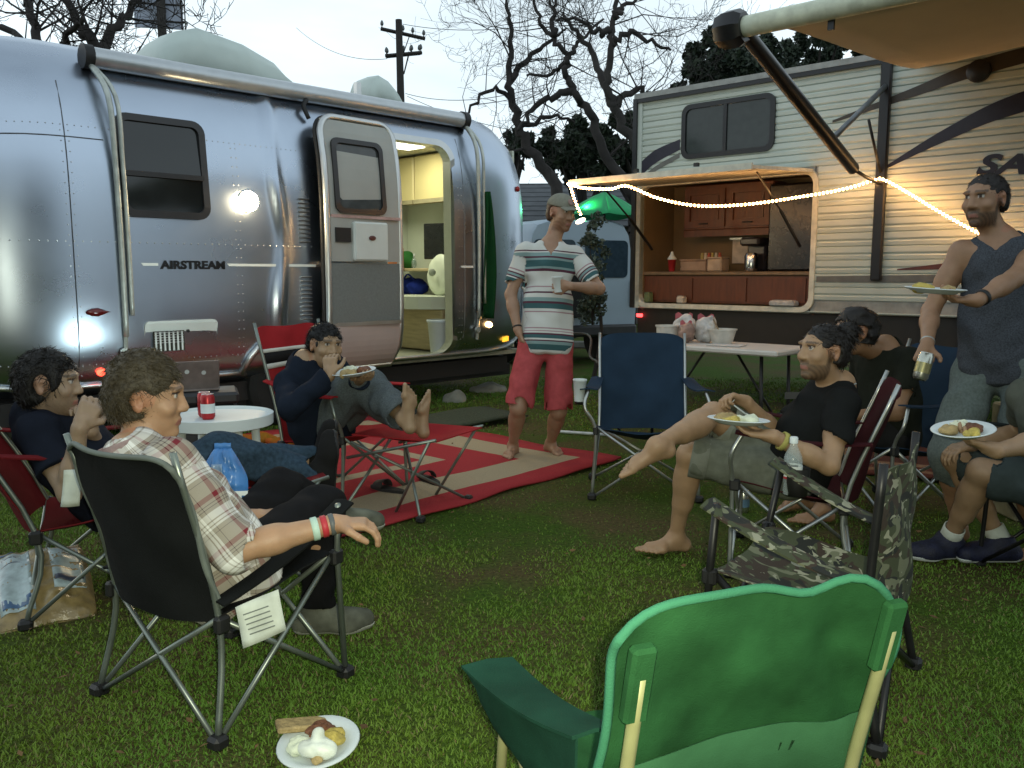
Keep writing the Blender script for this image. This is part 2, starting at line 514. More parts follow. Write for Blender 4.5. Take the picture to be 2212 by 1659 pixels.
for i in range(len(xs) - 1):
    for j in range(npf - 1):
        xm = (xs[i] + xs[i + 1]) / 2; zm = (TPROF[j][1] + TPROF[j + 1][1]) / 2
        if DX0 < xm < DX1 and DZ0 < zm < DZ1 and TPROF[j][0] < WT / 2: continue
        fs_.append((i * npf + j, (i + 1) * npf + j, (i + 1) * npf + j + 1, i * npf + j + 1))
mb.add(vs_, fs_)
shell = mb.build('shell', alu, trailer, smooth=True)
def T(x, z, out=0.0):
    """point on the near side, in trailer coordinates, pushed out"""
    p = tpoint(x, ysec(z), z); return Vector((p.x, p.y - out, p.z))
def tworld(p): return MW[trailer.name] @ Vector(p)
def tside_outline(x0, x1, z0, z1, r, out, n=5):
    return [T(px, pz, out) for px, pz in rrect(x1 - x0, z1 - z0, r, n, (x0 + x1) / 2, (z0 + z1) / 2)]
# rub rail and belly
m = MB()
for x0, x1 in ((-1.0, 1.02), (1.92, 4.4)):
    st = [x0 + (x1 - x0) * k / 16 for k in range(17)]
    m.tube([T(x, .50, .012) for x in st], .022, 6)
m.build('rub_rail', alu_trim, trailer, smooth=True)
m = MB(); m.box((1.6, WT / 2, .33), (5.2, WT - .5, .16)); m.box((1.6, .35, .26), (5.4, .08, .12)); m.box((1.6, WT - .35, .26), (5.4, .08, .12))
m.build('chassis', pm('chassis_black', (.014, .013, .012), .7), trailer)
# wheel arch and wheel
m = MB(); arch = [T(1.47 + .46 * math.cos(a), .50 + .30 * math.sin(a) * 1.1, .02) for a in [R(180 * k / 14) for k in range(15)]]
arch = [T(1.0, .30, .03)] + arch + [T(1.94, .30, .03)]
m.tube(arch, .028, 6)
m.build('wheel_arch_trim', alu_trim, trailer, smooth=True)
wh = MB(); M90 = Matrix.Rotation(R(90), 3, 'X')
wh.lathe([(.16, -.11), (.30, -.11), (.345, -.07), (.35, 0), (.345, .07), (.30, .11), (.16, .11)], 28, M90, (1.47, .28, .35))
wheel = wh.build('wheel', pm('tyre_rubber', (.012, .012, .011), .85, bump=.3), trailer, smooth=True, angle=40)
rm = MB(); rm.lathe([(.02, -.10), (.10, -.085), (.165, -.115), (.17, -.06), (.02, -.06)], 24, M90, (1.47, .28, .35))
rm.build('rim', alu_trim, wheel, smooth=True, angle=40)
# window
def twindow(x0, x1, z0, z1):
    f = MB(); f.ring(tside_outline(x0, x1, z0, z1, .09, .030), tside_outline(x0 + .05, x1 - .05, z0 + .05, z1 - .05, .05, .030), (0, .05, 0))
    fr = f.build('window', pm('window_surround', (.018, .016, .016), .35, spec=.6), trailer)
    zm = z0 + (z1 - z0) * .42
    for a, b, zz in ((z0 + .04, zm, .006), (zm, z1 - .04, .012)):
        p = MB(); p.poly([T(x0 + .04, a, zz), T(x1 - .04, a, zz), T(x1 - .04, b, zz), T(x0 + .04, b, zz)], (0, .006, 0)); p.build('pane', dark_glass, fr)
    p = MB(); p.box(T((x0 + x1) / 2, zm, .02), (x1 - x0 - .08, .03, .035)); p.build('mullion', MATS['window_surround'], fr)
twindow(.08, .74, 1.70, 2.43)
# lettering and belt stripe
me = text_mesh('AIRSTREAM', .082, .0035, 0, .003, 1.0)
w = max(v.co.x for v in me.vertices); me.transform(Matrix.Diagonal((.50 / w, 1, 1, 1)))
lt = link('lettering', me, pm('black_emblem', (.008, .008, .009), .3), trailer)
lt.matrix_local = Matrix.Translation(T(.345, 1.335, .006)) @ Matrix.Rotation(R(90), 4, 'X')
strp = pm('pale_belt_stripe', (.85, .87, .80), .35, 0, .03)
for a, b in ((.20, .325), (.865, 1.66), (3.30, 3.47)):
    m = MB(); m.poly([T(a + .015, 1.355, .002), T(b, 1.355, .002), T(b, 1.375, .002), T(a, 1.375, .002)], (0, -.004, 0)); m.build('belt_stripe', strp, trailer)
# panel seams and rivets
m = MB()
for z in (1.52,):
    x = -.9
    while x < 1.65:
        p = T(x, z, 0); m.ico(p, (.0065, .005, .0065), 0); x += .055
for z in (.66, 2.30):
    x = -.9
    while x < 1.6:
        m.ico(T(x, z, 0), (.0045, .0035, .0045), 0); x += .045
for x0 in (-.275, -.225, .95, .99, 3.29, 3.33):
    z = .58
    while z < 2.3:
        m.ico(T(x0, z, 0), (.005, .004, .005), 0); z += .07
rv = m.build('rivets', alu_trim, trailer, kind='stuff')
seam = pm('panel_seam', (.16, .17, .18), .5, 1.0)
for pts in ([T(-.25, z, .001) for z in np.linspace(.5, 2.6, 14)], [T(3.36, z, .001) for z in np.linspace(.5, 2.6, 14)], [T(x, 2.22, .001) for x in np.linspace(-1.1, .0, 12)]):
    m = MB(); m.tube(pts, .004, 4); m.build('panel_seam', seam, trailer)
# refrigerator vent hatch
m = MB(); m.poly(tside_outline(.20, .76, .48, .95, .035, .001), (0, -.018, 0)); vh = m.build('vent_hatch', white_pl, trailer)
m = MB(); m.box(T(.375, .80, .0195), (.235, .004, .15)); m.build('vent_opening', pm('vent_dark', (.03, .028, .02), .8), vh)
for k in range(7):
    m = MB(); m.box(T(.275 + k * .033, .80, .024), (.012, .008, .14)); m.build('louvre', white_pl, vh)
for k in range(8):
    m = MB(); m.box(T(.375, .735 + k * .0185, .0225), (.22, .004, .005)); m.build('slat', alu_trim, vh)
m = MB(); m.lathe([(.012, 0), (.012, .012), (.006, .016)], 8, M90, T(.52, .87, .018)); m.build('latch', dark_rub, vh)
# lights on the body
m = MB(); m.ico(T(-.115, 1.03, .006), (.085, .018, .030), 2)
for i, v in enumerate(m.v):
    dx = v[0] - T(-.115, 1.03).x
    if dx > 0: m.v[i] = (v[0], v[1], T(0, 1.03).z + (v[2] - T(0, 1.03).z) * max(0.05, 1 - dx / .085))
m.build('side_marker', pm('dark_red_lens', (.10, .006, .006), .15, spec=.7), trailer, smooth=True)
m = MB(); m.ico(T(-.10, .60, .01), (.035, .02, .028), 1); m.build('tail_light', emit('lit_red_lens', (1, .06, .03), 6.0), trailer, smooth=True)
m = MB(); m.ico(T(3.70, .78, .015), (.03, .02, .03), 1); m.build('marker_lamp', emit('lit_amber', (1, .52, .18), 26.0), trailer, smooth=True)
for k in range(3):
    m = MB(); m.box(T(3.98 + k * .035, .60, .008), (.022, .02, .05)); m.build('glowing_amber_reflector', emit('glowing_amber_reflector', (1, .45, .03), 1.6), trailer)  # reflectors given a glow of their own in place of reflected light
m = MB(); m.ico(T(4.25, 2.24, .01), (.03, .02, .03), 1); m.build('clearance_light', pm('red_lens', (.35, .02, .02), .2), trailer, smooth=True)
m = MB(); m.ico(T(4.15, .98, .01), (.05, .02, .02), 1); m.build('side_marker', MATS['red_lens'], trailer, smooth=True)
# porch lamp
m = MB(); m.lathe([(.085, 0), (.088, .010), (.08, .018)], 20, M90, T(1.06, 1.86, -.004)); pl = m.build('porch_lamp', white_pl, trailer, smooth=True)
m = MB(); m.lathe([(.078, .012), (.074, .040), (.055, .070), (.015, .085)], 20, M90, T(1.06, 1.86, 0)); m.build('lens', emit('porch_glow', (1.0, .78, .45), 210.0), pl, smooth=True)
# entrance frame
m = MB(); m.ring(tside_outline(DX0 - .05, DX1 + .05, DZ0 - .03, DZ1 + .05, .17, .012, 6), tside_outline(DX0 + .012, DX1 - .012, DZ0 + .012, DZ1 - .012, .14, .012, 6), (0, .11, 0))
m.build('door_frame', alu_trim, trailer)
# the open door, swung back flat along the side: its inner face looks out
DO = .13
def D(x, z, out=0.0): p = T(x, z, 0); return Vector((p.x, p.y - DO - out - .045 * (2.44 - x), p.z))
d0, d1, e0, e1 = 1.68, 2.46, .47, 2.60
def door_outline(a, b, c, d, r, out, n=5): return [D(px, pz, out) for px, pz in rrect(b - a, d - c, r, n, (a + b) / 2, (c + d) / 2)]
def door_panel(a, b, c, d, out, name, mat, par, r=.02):
    zs = np.linspace(c, d, 9)
    m = MB(); m.sheet([[D(x, z, out) for x in np.linspace(a, b, 3)] for z in zs], .006); return m.build(name, mat, par)
m = MB()
zz = list(np.linspace(e0, e1 - .17, 12))
loop = [D(d0, z, 0) for z in zz] + [D(px, pz, 0) for px, pz in [(d0 + .17 * (1 - math.cos(R(a))), e1 - .17 + .17 * math.sin(R(a))) for a in (15, 30, 45, 60, 75, 90)]]
loop += [D(px, pz, 0) for px, pz in [(d1 - .12 + .12 * math.sin(R(a)), e1 - .12 + .12 * math.cos(R(a))) for a in (0, 25, 50, 75)]] + [D(d1, z, 0) for z in list(np.linspace(e0, e1 - .13, 12))[::-1]]
m.tube(loop + [loop[0]], .028, 8)
door = m.build('door', alu_trim, trailer, smooth=True)
m = MB(); m.tube([p + Vector((-.02, .045, 0)) for p in loop[:20]], .02, 6); m.build('gasket', dark_rub, door, smooth=True)
pk = pm('door_liner', (.36, .37, .34), .5, 0, .06, 5)
door_panel(d0 + .02, d1 - .02, 1.78, e1 - .03, .012, 'upper_panel', pk, door)
f = MB(); f.ring(door_outline(d0 + .07, d1 - .17, 1.80, 2.42, .07, .02), door_outline(d0 + .115, d1 - .215, 1.84, 2.38, .05, .02), (0, -.02, 0)); dw = f.build('window', MATS['window_surround'], door)
m = MB(); m.poly(door_outline(d0 + .11, d1 - .21, 1.835, 2.385, .05, .016), (0, -.004, 0)); m.build('pane', pm('door_glass', (.05, .055, .055), .12, spec=.6), dw)
door_panel(d0 + .02, d1 - .02, 1.40, 1.77, .014, 'latch_panel', pk, door)
m = MB(); m.box(D(d0 + .14, 1.62, .02), (.15, .03, .12)); m.build('latch_recess', dark_rub, door)
m = MB(); m.rbox(D(d0 + .42, 1.57, .03), (.36, .06, .33), .02); bx_ = m.build('storage_pocket', white_pl, door)
m = MB(); m.lathe([(.035, 0), (.035, .006), (.02, .01)], 16, M90 @ Matrix.Diagonal((1, .6, 1)), D(d0 + .42, 1.6, .064)); m.build('emblem', pm('maroon_badge', (.10, .03, .025), .4), bx_)
m = MB(); m.box(D((d0 + d1) / 2, 1.775, .02), (d1 - d0 - .06, .03, .025)); m.build('handrail', pm('pink_rail', (.46, .30, .27), .5), door)
door_panel(d0 + .02, d1 - .02, .88, 1.385, .012, 'screen', pm('grey_screen', (.17, .185, .175), .75, 0, .1, 60, .2, 400), door)
m = MB(); m.box(D((d0 + d1) / 2, .87, .02), (d1 - d0 - .06, .02, .03)); m.build('crossbar', alu_trim, door)
door_panel(d0 + .02, d1 - .02, e0 + .02, .855, .012, 'kick_panel', pm('kick_panel', (.44, .36, .33), .5, 0, .06, 4), door)
# hinged vents beside the door
for z in (1.56, .92):
    for k in range(11):
        m = MB(); m.tube([T(1.56 - .05, z + k * .035, .012), T(1.56 + .05, z + k * .035, .012)], .008, 5); m.build('louvre', alu_trim, trailer)
# awning roller and its arms
ax = [T(x, 2.80, .10) for x in (-.02, 3.52)]
m = MB(); m.tube([ax[0], ax[1]], .072, 14); aw = m.build('awning', pm('awning_case', (.50, .53, .55), .35, .6, .06), trailer, smooth=True, angle=60)
m = MB(); m.box((ax[0] + ax[1]) / 2 + Vector((0, .10, .045)), (3.52, .14, .05)); m.build('awning_rail', alu_trim, aw)
for p in ax:
    m = MB(); m.lathe([(.085, -.035), (.085, .03), (.06, .04)], 14, Matrix.Rotation(R(90), 3, 'Y'), p); m.build('end_cap', dark_rub, aw, smooth=True, angle=50)
arm_m = pm('awning_arm', (.47, .50, .46), .4, .5)
for x, dxx in ((.0, .05), (3.47, .07)):
    for k in (0, 1):
        xx = x + k * dxx
        m = MB(); m.tube(bez([ax[0 if x < 1 else 1] + Vector((0, .0, -.02)), T(xx + .03, 2.52, .12), T(xx + .05, 2.05, .045), T(xx + .06, 1.4, .03), T(xx + .06, .85 + .15 * k, .03)], 5), .02 - .004 * k, 8)
        am = m.build('awning_arm', arm_m, aw, smooth=True)
    m = MB(); m.tube([T(x + .06, .9, .02), T(x + .06, .64, .03)], .016, 6); m.lathe([(.03, 0), (.03, .03)], 10, M90, T(x + .045, .74, .02)); m.build('arm_foot', arm_m, am, smooth=True, angle=50)
m = MB(); m.tube(bez([T(1.70, 2.74, .10), T(1.66, 2.68, .07), T(1.69, 2.58, .04)], 4), .02, 6); m.build('awning_bracket', dark_rub, aw, smooth=True)
# roof air conditioner and vents
def roof_box(x0, x1, y0, y1, z0, h, sl):
    g = []
    m = MB()
    pr = [(0, 0), (.06, .55), (.16, .86), (.30, 1), (.62, .86), (.85, .62), (.95, .38), (1, 0)]
    rows = []
    for t, hh in pr:
        x = x0 + (x1 - x0) * t
        rows.append([Vector((x, y0 + (y1 - y0) * s_, z0 + h * hh * q)) for s_, q in ((0, 0), (.06, .7), (.16, 1), (.5, 1.04), (.84, 1), (.94, .7), (1, 0))])
    m.sheet(rows, .01); return m
roof_box(.62, 1.86, .45, 1.3, 2.84, .42, 0).build('air_conditioner', pm('aged_white_plastic', (.52, .60, .56), .5, 0, .06, 5), trailer, smooth=True)
roof_box(2.75, 3.12, .6, 1.1, 2.92, .28, 0).build('roof_vent', MATS['aged_white_plastic'], trailer, smooth=True)
m = MB(); m.box((2.45, .45, 2.98), (.05, .05, .12)); m.build('roof_fitting', alu_trim, trailer)
# folding step
m = MB(); m.box(T(2.82, .30, .18), (.70, .26, .03)); m.box(T(2.82, .17, .40), (.70, .24, .03))
for x in (2.5, 3.14): m.tube([T(x, .42, .02), T(x, .15, .5)], .018, 6)
m.build('entry_step', pm('step_black', (.02, .02, .02), .6), trailer)
# jack foot at the tongue end
m = MB(); m.tube([T(4.3, .5, .0), T(4.3, .06, .0)], .03, 8); m.lathe([(.11, 0), (.11, .02), (.04, .05)], 12, None, T(4.3, .005, 0)); m.build('stabiliser_jack', arm_m, trailer, smooth=True, angle=40)
# interior
cream = pm('interior_laminate', (.62, .60, .46), .55, 0, .05, 3)
pale = pm('interior_wall', (.62, .66, .56), .6, 0, .05, 3)
m = MB(); m.box((3.1, 1.2, .46), (2.6, 2.0, .04)); m.build('interior_floor', pm('vinyl_floor', (.34, .34, .26), .5), trailer)
m = MB(); m.box((3.05, 2.12, 1.5), (2.6, .03, 2.1)); m.build('interior_wall', pale, trailer)
m = MB(); m.box((4.34, 1.2, 1.55), (.03, 1.8, 2.1)); m.build('interior_wall', pale, trailer)
m = MB(); m.box((1.75, 1.25, 1.5), (.03, 1.8, 2.1)); m.build('interior_wall', pale, trailer)
m = MB(); m.box((3.05, 1.2, 2.66), (2.5, 1.5, .03)); m.build('interior_ceiling', cream, trailer)
for k in range(3):
    m = MB(); m.rbox((4.14, .62 + k * .60, 2.37), (.36, .58, .50), .015); cb = m.build('overhead_cupboard', pm('cupboard_yellow', (.60, .50, .25), .5, 0, .05, 3), trailer)
    m = MB(); m.box((3.955, .62 + k * .60, 2.11), (.02, .58, .045)); m.build('valance', pm('cupboard_edge', (.30, .26, .16), .5), cb)
m = MB(); m.rbox((4.05, 1.25, 1.34), (.52, 1.6, .035), .01); m.build('desk_top', pm('desk_maple', (.42, .34, .20), .45, 0, .1, 6, stretch=(1, 8, 8)), trailer)
seatp = [(3.72 + .50 * math.cos(R(a)), .92 + .55 * math.sin(R(a))) for a in range(120, 301, 15)]
m = MB(); m.poly([(px, py, .93) for px, py in seatp] + [(4.28, .38, .93), (4.28, 1.6, .93)], (0, 0, .13)); m.build('dinette_seat', pm('ivory_vinyl', (.62, .66, .54), .45, 0, .05, 4), trailer)
m = MB(); m.rbox((3.85, .95, .71), (.80, 1.0, .43), .01); m.build('seat_base', pm('plywood', (.44, .36, .20), .55, 0, .15, 5, stretch=(1, 1, 9)), trailer)
ld = bpy.data.lights.new('trailer_ceiling_light', 'AREA'); ld.shape = 'RECTANGLE'; ld.size = .9; ld.size_y = .25; ld.energy = 20; ld.color = (.98, 1.0, .72)
lo = bpy.data.objects.new('trailer_ceiling_light', ld); C.objects.link(lo); lo.parent = trailer; lo.location = (3.2, 1.1, 2.62)
m = MB(); m.box((3.2, 1.1, 2.636), (.94, .28, .012)); m.build('ceiling_lamp', emit('lamp_diffuser', (1, 1, .8), 4.0), trailer)
# ================================================================== white travel trailer with outside kitchen
RXv = Vector((.731, -.682, 0)); RROT = math.atan2(-.682, .731)
RC = cam(1370, 600, 8.8); RC.z = 0
rv = thing('camper_trailer', 'white ribbed travel trailer with open kitchen hatch and extended awning', 'trailer', RC, RROT)
# local: x along the wall towards the camera's right, y into the body, z up
RL, RWd, RZ0, RZ1 = 6.6, 2.4, .95, 3.03
OX0, OX1, OZ0, OZ1 = .06, 1.86, 1.00, 2.16
siding = pm('white_siding', (.50, .55, .50), .34, 0, .06, 2.5, spec=.5)
core = pm('body_core', (.30, .30, .28), .7)
black_tr = pm('black_trim', (.012, .012, .014), .35)
# structure behind the siding
m = MB()
m.box(((OX1 + RL) / 2, .06, (RZ0 + RZ1) / 2), (RL - OX1 - .02, .06, RZ1 - RZ0)); m.box(((OX0 + OX1) / 2, .06, (OZ1 + RZ1) / 2), (OX1 - OX0, .06, RZ1 - OZ1 - .01))
m.box(((OX0 + OX1) / 2, .06, (RZ0 + OZ0) / 2 - .005), (OX1 - OX0, .06, OZ0 - RZ0)); m.box((OX0 / 2, .06, (RZ0 + RZ1) / 2), (OX0, .06, RZ1 - RZ0))
wall = m.build('wall', core, rv)
m = MB(); m.box((.03, RWd / 2, (RZ0 + RZ1) / 2), (.06, RWd, RZ1 - RZ0)); m.build('end_wall', siding, rv)
m = MB(); m.box((RL / 2, RWd, (RZ0 + RZ1) / 2), (RL, .05, RZ1 - RZ0)); m.build('far_wall', siding, rv)
m = MB(); m.box((RL / 2, RWd / 2, RZ1 + .02), (RL + .04, RWd + .05, .05)); m.build('roof', pm('roof_membrane', (.30, .31, .30), .8), rv)
m = MB(); m.box((RL / 2, .005, RZ1 - .005), (RL + .05, .05, .075)); m.build('roof_edge', black_tr, rv)
m = MB(); m.box((-.012, .0, (RZ0 + RZ1) / 2), (.045, .05, RZ1 - RZ0)); m.build('corner_trim', black_tr, rv)
m = MB(); m.box((RL / 2, .10, .80), (RL, .05, .30)); m.build('skirt', pm('dark_skirt', (.018, .015, .012), .5), rv)
m = MB(); m.box((RL / 2, 1.2, .66), (RL, 2.0, .10)); m.build('chassis', MATS['chassis_black'], rv)
# ribbed siding, strip by strip
def strip(x0, x1, z0, h):
    prof = [(0, 0), (-.012, .006), (-.016, h * .30), (-.010, h * .36), (-.004, h * .42), (-.010, h * .48), (-.016, h * .56), (-.016, h * .93), (-.004, h * .985), (0, h)]
    m = MB(); vs = []; fs = []
    for x in (x0, x1):
        for y, z in prof: vs.append((x, .03 + y, z0 + z))
    n = len(prof)
    for k in range(n - 1): fs.append((k, n + k, n + k + 1, k + 1))
    m.add(vs, fs); m.build('siding_strip', siding, wall)
SH = .1155; z = RZ0
while z < RZ1 - .05:
    h = min(SH, RZ1 - z)
    if z + h > OZ0 - .02 and z < OZ1 + .03:
        if z + h < OZ0 + .08: strip(.01, RL, z, max(.02, OZ0 - .03 - z))
        else: strip(OX1 + .035, RL, z, h)
    else: strip(.01, RL, z, h)
    z += SH
# opening frame
def rr3(x0, x1, z0, z1, r, y, n=5): return [Vector((px, y, pz)) for px, pz in rrect(x1 - x0, z1 - z0, r, n, (x0 + x1) / 2, (z0 + z1) / 2)]
m = MB(); m.ring(rr3(OX0 - .045, OX1 + .045, OZ0 - .045, OZ1 + .045, .12, .0), rr3(OX0, OX1, OZ0, OZ1, .09, .0), (0, .07, 0)); m.build('hatch_frame', pm('cream_frame', (.62, .61, .52), .45), rv)
# kitchen inside
wood = pm('cherry_cabinet', (.105, .030, .012), .42, 0, .25, 5, stretch=(6, 6, 1))
tan = pm('tan_wallpaper', (.17, .115, .06), .7, 0, .08, 6)
m = MB(); m.box(((OX0 + OX1) / 2, .62, 1.58), (OX1 - OX0 + .1, .02, 1.3)); m.build('kitchen_back', tan, rv)
m = MB(); m.box((OX0 + .0, .34, 1.58), (.02, .55, 1.3)); m.build('kitchen_side', tan, rv)
m = MB(); m.box((OX1 + .02, .34, 1.58), (.02, .55, 1.3)); m.build('kitchen_side', wood, rv)
m = MB(); m.box(((OX0 + OX1) / 2, .34, OZ1 + .05), (OX1 - OX0, .55, .02)); m.build('kitchen_top', tan, rv)
m = MB(); m.rbox((.85, .47, 1.95), (.96, .28, .44), .008); cab = m.build('cabinet', wood, rv)
for x in (.61, 1.09):
    m = MB(); m.ring(rr3(x - .225, x + .225, 1.755, 2.13, .005, .328), rr3(x - .165, x + .165, 1.815, 2.075, .005, .328), (0, -.018, 0)); dr = m.build('cabinet_door', wood, cab)
    m = MB(); m.box((x, .325, 1.945), (.30, .008, .23)); m.build('door_panel', wood, dr)
    m = MB(); m.tube([(x - .05, .295, 1.79), (x + .05, .295, 1.79)], .006, 6); m.build('handle', black_tr, dr)
m = MB(); m.box((.86, .36, 1.70), (1.0, .03, .07)); m.build('cabinet_rail', wood, cab)
m = MB(); m.rbox(((OX0 + OX1) / 2, .33, 1.30), (OX1 - OX0 - .02, .54, .035), .006); m.build('counter', pm('counter_laminate', (.17, .11, .06), .4), rv)
m = MB(); m.box(((OX0 + OX1) / 2, .10, 1.145), (OX1 - OX0 - .02, .03, .26)); lowc = m.build('lower_cabinet', wood, rv)
for x in (.38, .96, 1.54):
    m = MB(); m.box((x, .08, 1.145), (.52, .015, .22)); m.build('drawer_front', wood, lowc)
m = MB(); m.rbox((1.58, .42, 1.72), (.50, .36, .80), .02); m.build('refrigerator', pm('fridge_black', (.012, .011, .011), .25), rv)
# raised hatch door
hp = [(OX0, -.01, OZ1 + .01), (OX1, -.01, OZ1 + .01), (OX1, -1.12, OZ1 - .055), (OX0, -1.12, OZ1 - .055)]
m = MB(); m.poly([Vector(p) + Vector((0, 0, -.0)) for p in hp], (0, .002, .028)); hat = m.build('hatch_door', pm('hatch_panel', (.60, .58, .50), .5), rv)
m = MB(); m.box(((OX0 + OX1) / 2, -1.13, OZ1 - .038), (OX1 - OX0 + .02, .025, .05)); m.build('hatch_edge', MATS['cream_frame'], hat)
for x in (OX0 + .12, OX1 - .12):
    m = MB(); m.tube([(x, -.80, OZ1 - .05), (x, -.35, OZ1 - .33)], .009, 6); m.tube([(x, -.35, OZ1 - .33), (x, .05, OZ1 - .62)], .015, 6); m.build('gas_strut', black_tr, hat)
for x in (.70, 1.30):
    m = MB(); m.box((x, -1.0, OZ1 + .03), (.04, .03, .03)); m.build('hatch_latch', black_tr, hat)
# bunk window
m = MB(); m.ring(rr3(.52, 1.48, 2.39, 2.90, .09, -.005), rr3(.565, 1.435, 2.435, 2.855, .06, -.005), (0, .035, 0)); wf = m.build('window', black_tr, rv)
for a, b in ((.56, .97), (1.0, 1.44)):
    m = MB(); m.box(((a + b) / 2, .015, 2.645), (b - a, .008, .425)); m.build('pane', pm('bunk_glass', (.03, .036, .034), .12, spec=.5), wf)
m = MB(); m.box((.985, .008, 2.645), (.035, .022, .43)); m.build('mullion', black_tr, wf)
# swoosh graphics: bands stuck on the siding
def swoosh(c, w, mat, n=26):
    P = bez([(x, 0, z) for x, z in c], 8); nn = len(P); up = []; lo = []
    for i, p in enumerate(P):
        t = i / (nn - 1); j = t * (len(w) - 1); a = int(min(j, len(w) - 2)); ww = w[a] + (w[a + 1] - w[a]) * (j - a)
        up.append(Vector((p.x, .0115, p.z + ww / 2))); lo.append(Vector((p.x, .0115, p.z - ww / 2)))
    m = MB(); m.add(up + lo, [(i, i + 1, nn + i + 1, nn + i) for i in range(nn - 1)]); m.build('decal_band', mat, rv)
dk1 = pm('decal_navy', (.018, .016, .03), .35); dk2 = pm('decal_grey', (.13, .13, .12), .4); dk3 = pm('decal_brown', (.045, .035, .025), .4)
swoosh([(.03, 2.33), (.22, 2.45), (.50, 2.54)], [.14, .13, .10], dk1)
swoosh([(.03, 2.21), (.22, 2.33), (.50, 2.44)], [.05, .05, .05], dk2)
swoosh([(2.0, 2.58), (2.6, 2.72), (3.2, 2.86), (4.2, 2.97)], [.02, .07, .12, .10], dk3)
swoosh([(2.42, 2.14), (2.9, 2.37), (3.4, 2.55), (4.4, 2.72)], [.02, .10, .15, .14], dk1)
swoosh([(1.92, 1.25), (2.6, 1.255), (3.6, 1.27)], [.05, .06, .06], dk2)
swoosh([(2.6, 1.33), (3.0, 1.36), (3.6, 1.42)], [.01, .05, .05], MATS['maroon_badge'])
m = MB(); m.lathe([(.085, 0), (.085, .03), (.07, .04)], 20, Matrix.Rotation(R(90), 3, 'X'), (3.12, .012, 2.82)); m.build('outside_speaker', black_tr, rv, smooth=True, angle=50)
me = text_mesh('SALEM', .20, .007, .25, .002, 1.5)
lt = link('lettering', me, dk1, rv)
lt.matrix_local = Matrix.Translation((3.14, .010, 2.06)) @ Matrix.Rotation(R(4), 4, 'Y') @ Matrix.Rotation(R(90), 4, 'X')
m = MB(); m.tube([(3.15, .011, 2.058), (3.22, .011, 2.058)], .006, 5); m.build('letter_serif', dk1, rv)
# lamps low on the wall
m = MB(); m.rbox((.04, .05, .87), (.07, .03, .035), .008); m.build('tail_light', emit('lit_red_tail', (1, .05, .05), 5.0), rv)
# awning: channel on the wall, arms, roller and cloth
PX = 2.44
m = MB(); m.rbox((PX, -.01, 2.12), (.085, .05, 1.76), .01); ac = m.build('awning_channel', black_tr, rv)
out_d, rz = 2.42, 2.78
re = Vector((PX, -out_d, rz))
el = Vector((PX, -.60, 2.10)); wj = Vector((PX, -.05, 2.03))
m = MB(); m.tube([re, el], .048, 10); m.build('awning_arm', black_tr, rv, smooth=True, angle=50)
m = MB(); m.tube([el, Vector((PX, -.35, 2.06)), wj], .014, 6); m.build('support_rod', black_tr, rv, smooth=True)
m = MB(); m.tube([Vector((PX, -.03, 2.80)), re + (el - re) * .76], .022, 8); m.build('rafter_arm', pm('grey_arm', (.16, .17, .18), .4, .5), rv, smooth=True)
m = MB(); m.tube([Vector((PX, -.04, 2.12)), Vector((PX, -.34, 2.50))], .012, 6); m.build('gas_strut', black_tr, rv, smooth=True)
m = MB(); m.tube([re + Vector((-.02, 0, 0)), re + Vector((4.2, 0, 0))], .062, 16); rl = m.build('awning_roller', pm('ivory_roller', (.62, .66, .52), .45), rv, smooth=True, angle=60)
m = MB(); m.lathe([(.05, -.10), (.095, -.085), (.115, -.03), (.115, .05), (.09, .09)], 8, Matrix.Rotation(R(90), 3, 'Y'), re + Vector((-.06, 0, 0))); m.build('roller_cap', black_tr, rl, smooth=True, angle=35)
g = []
for i in range(15):
    t = i / 14; row = []
    for j in range(15):
        s = j / 14
        x = PX + .22 + s * 3.9 - .02 + .34 * math.sin(math.pi * t) ** .8 * (1 - s) ** 3
        row.append(Vector((x, -out_d * (1 - t) - .0 + .02 * t, (rz - .02) + (2.985 - rz + .02) * t - .20 * math.sin(math.pi * t) * (.8 + .2 * math.cos(9 * s)))))
    g.append(row)
m = MB(); m.sheet(g, .004); m.build('awning_cloth', pm('tan_awning_cloth', (.60, .51, .37), .8, 0, .06, 3, .1, 90), rv, smooth=True)
for x in (.55, 1.75, 2.95):
    m = MB(); m.box(re + Vector((x, .03, -.075)), (.035, .02, .07)); m.build('hanger_hook', black_tr, rl)

# ------------------------------------------------------------------ rope light along the hatch and over to the awning post
def rvw(p): return MW[rv.name] @ Vector(p)
rope_pts = [rvw(p) for p in ((OX0 + .16, -1.17, 1.83), (OX0 + .10, -1.17, 1.94), (OX0 + .04, -1.17, 2.08))]
rp2 = [rvw(p) for p in ((OX0 + .02, -1.17, 2.105), (.25, -1.18, 2.06), (.55, -1.18, 2.03), (.72, -1.16, 2.045), (1.0, -1.10, 1.93), (1.3, -.95, 1.86), (1.62, -.70, 1.87), (1.95, -.42, 1.93), (2.22, -.20, 1.99), (2.42, -.10, 2.055), (2.50, -.10, 2.05), (2.72, -.12, 1.92), (3.0, -.15, 1.74), (3.35, -.2, 1.55), (3.6, -.2, 1.5))]
rope = thing('rope_light', 'glowing warm rope light strung from raised hatch to awning post', 'rope light', rvw((OX0, -1.17, 2.08)))
path = bez(rope_pts + rp2, 14)
m = MB(); m.tube(path, .007, 6); m.build('sleeve', pm('clear_sleeve', (.8, .6, .4), .3, emis=(1, .45, .15), estr=1.5), rope, smooth=True, world=True)
m = MB(); acc = 0; last = path[0]; nb = 0
for p in path[1:]:
    seg = (p - last).length
    while acc < seg:
        q = last + (p - last) * (acc / seg); m.ico(q, .0115, 0); acc += .032; nb += 1
    acc -= seg; last = p
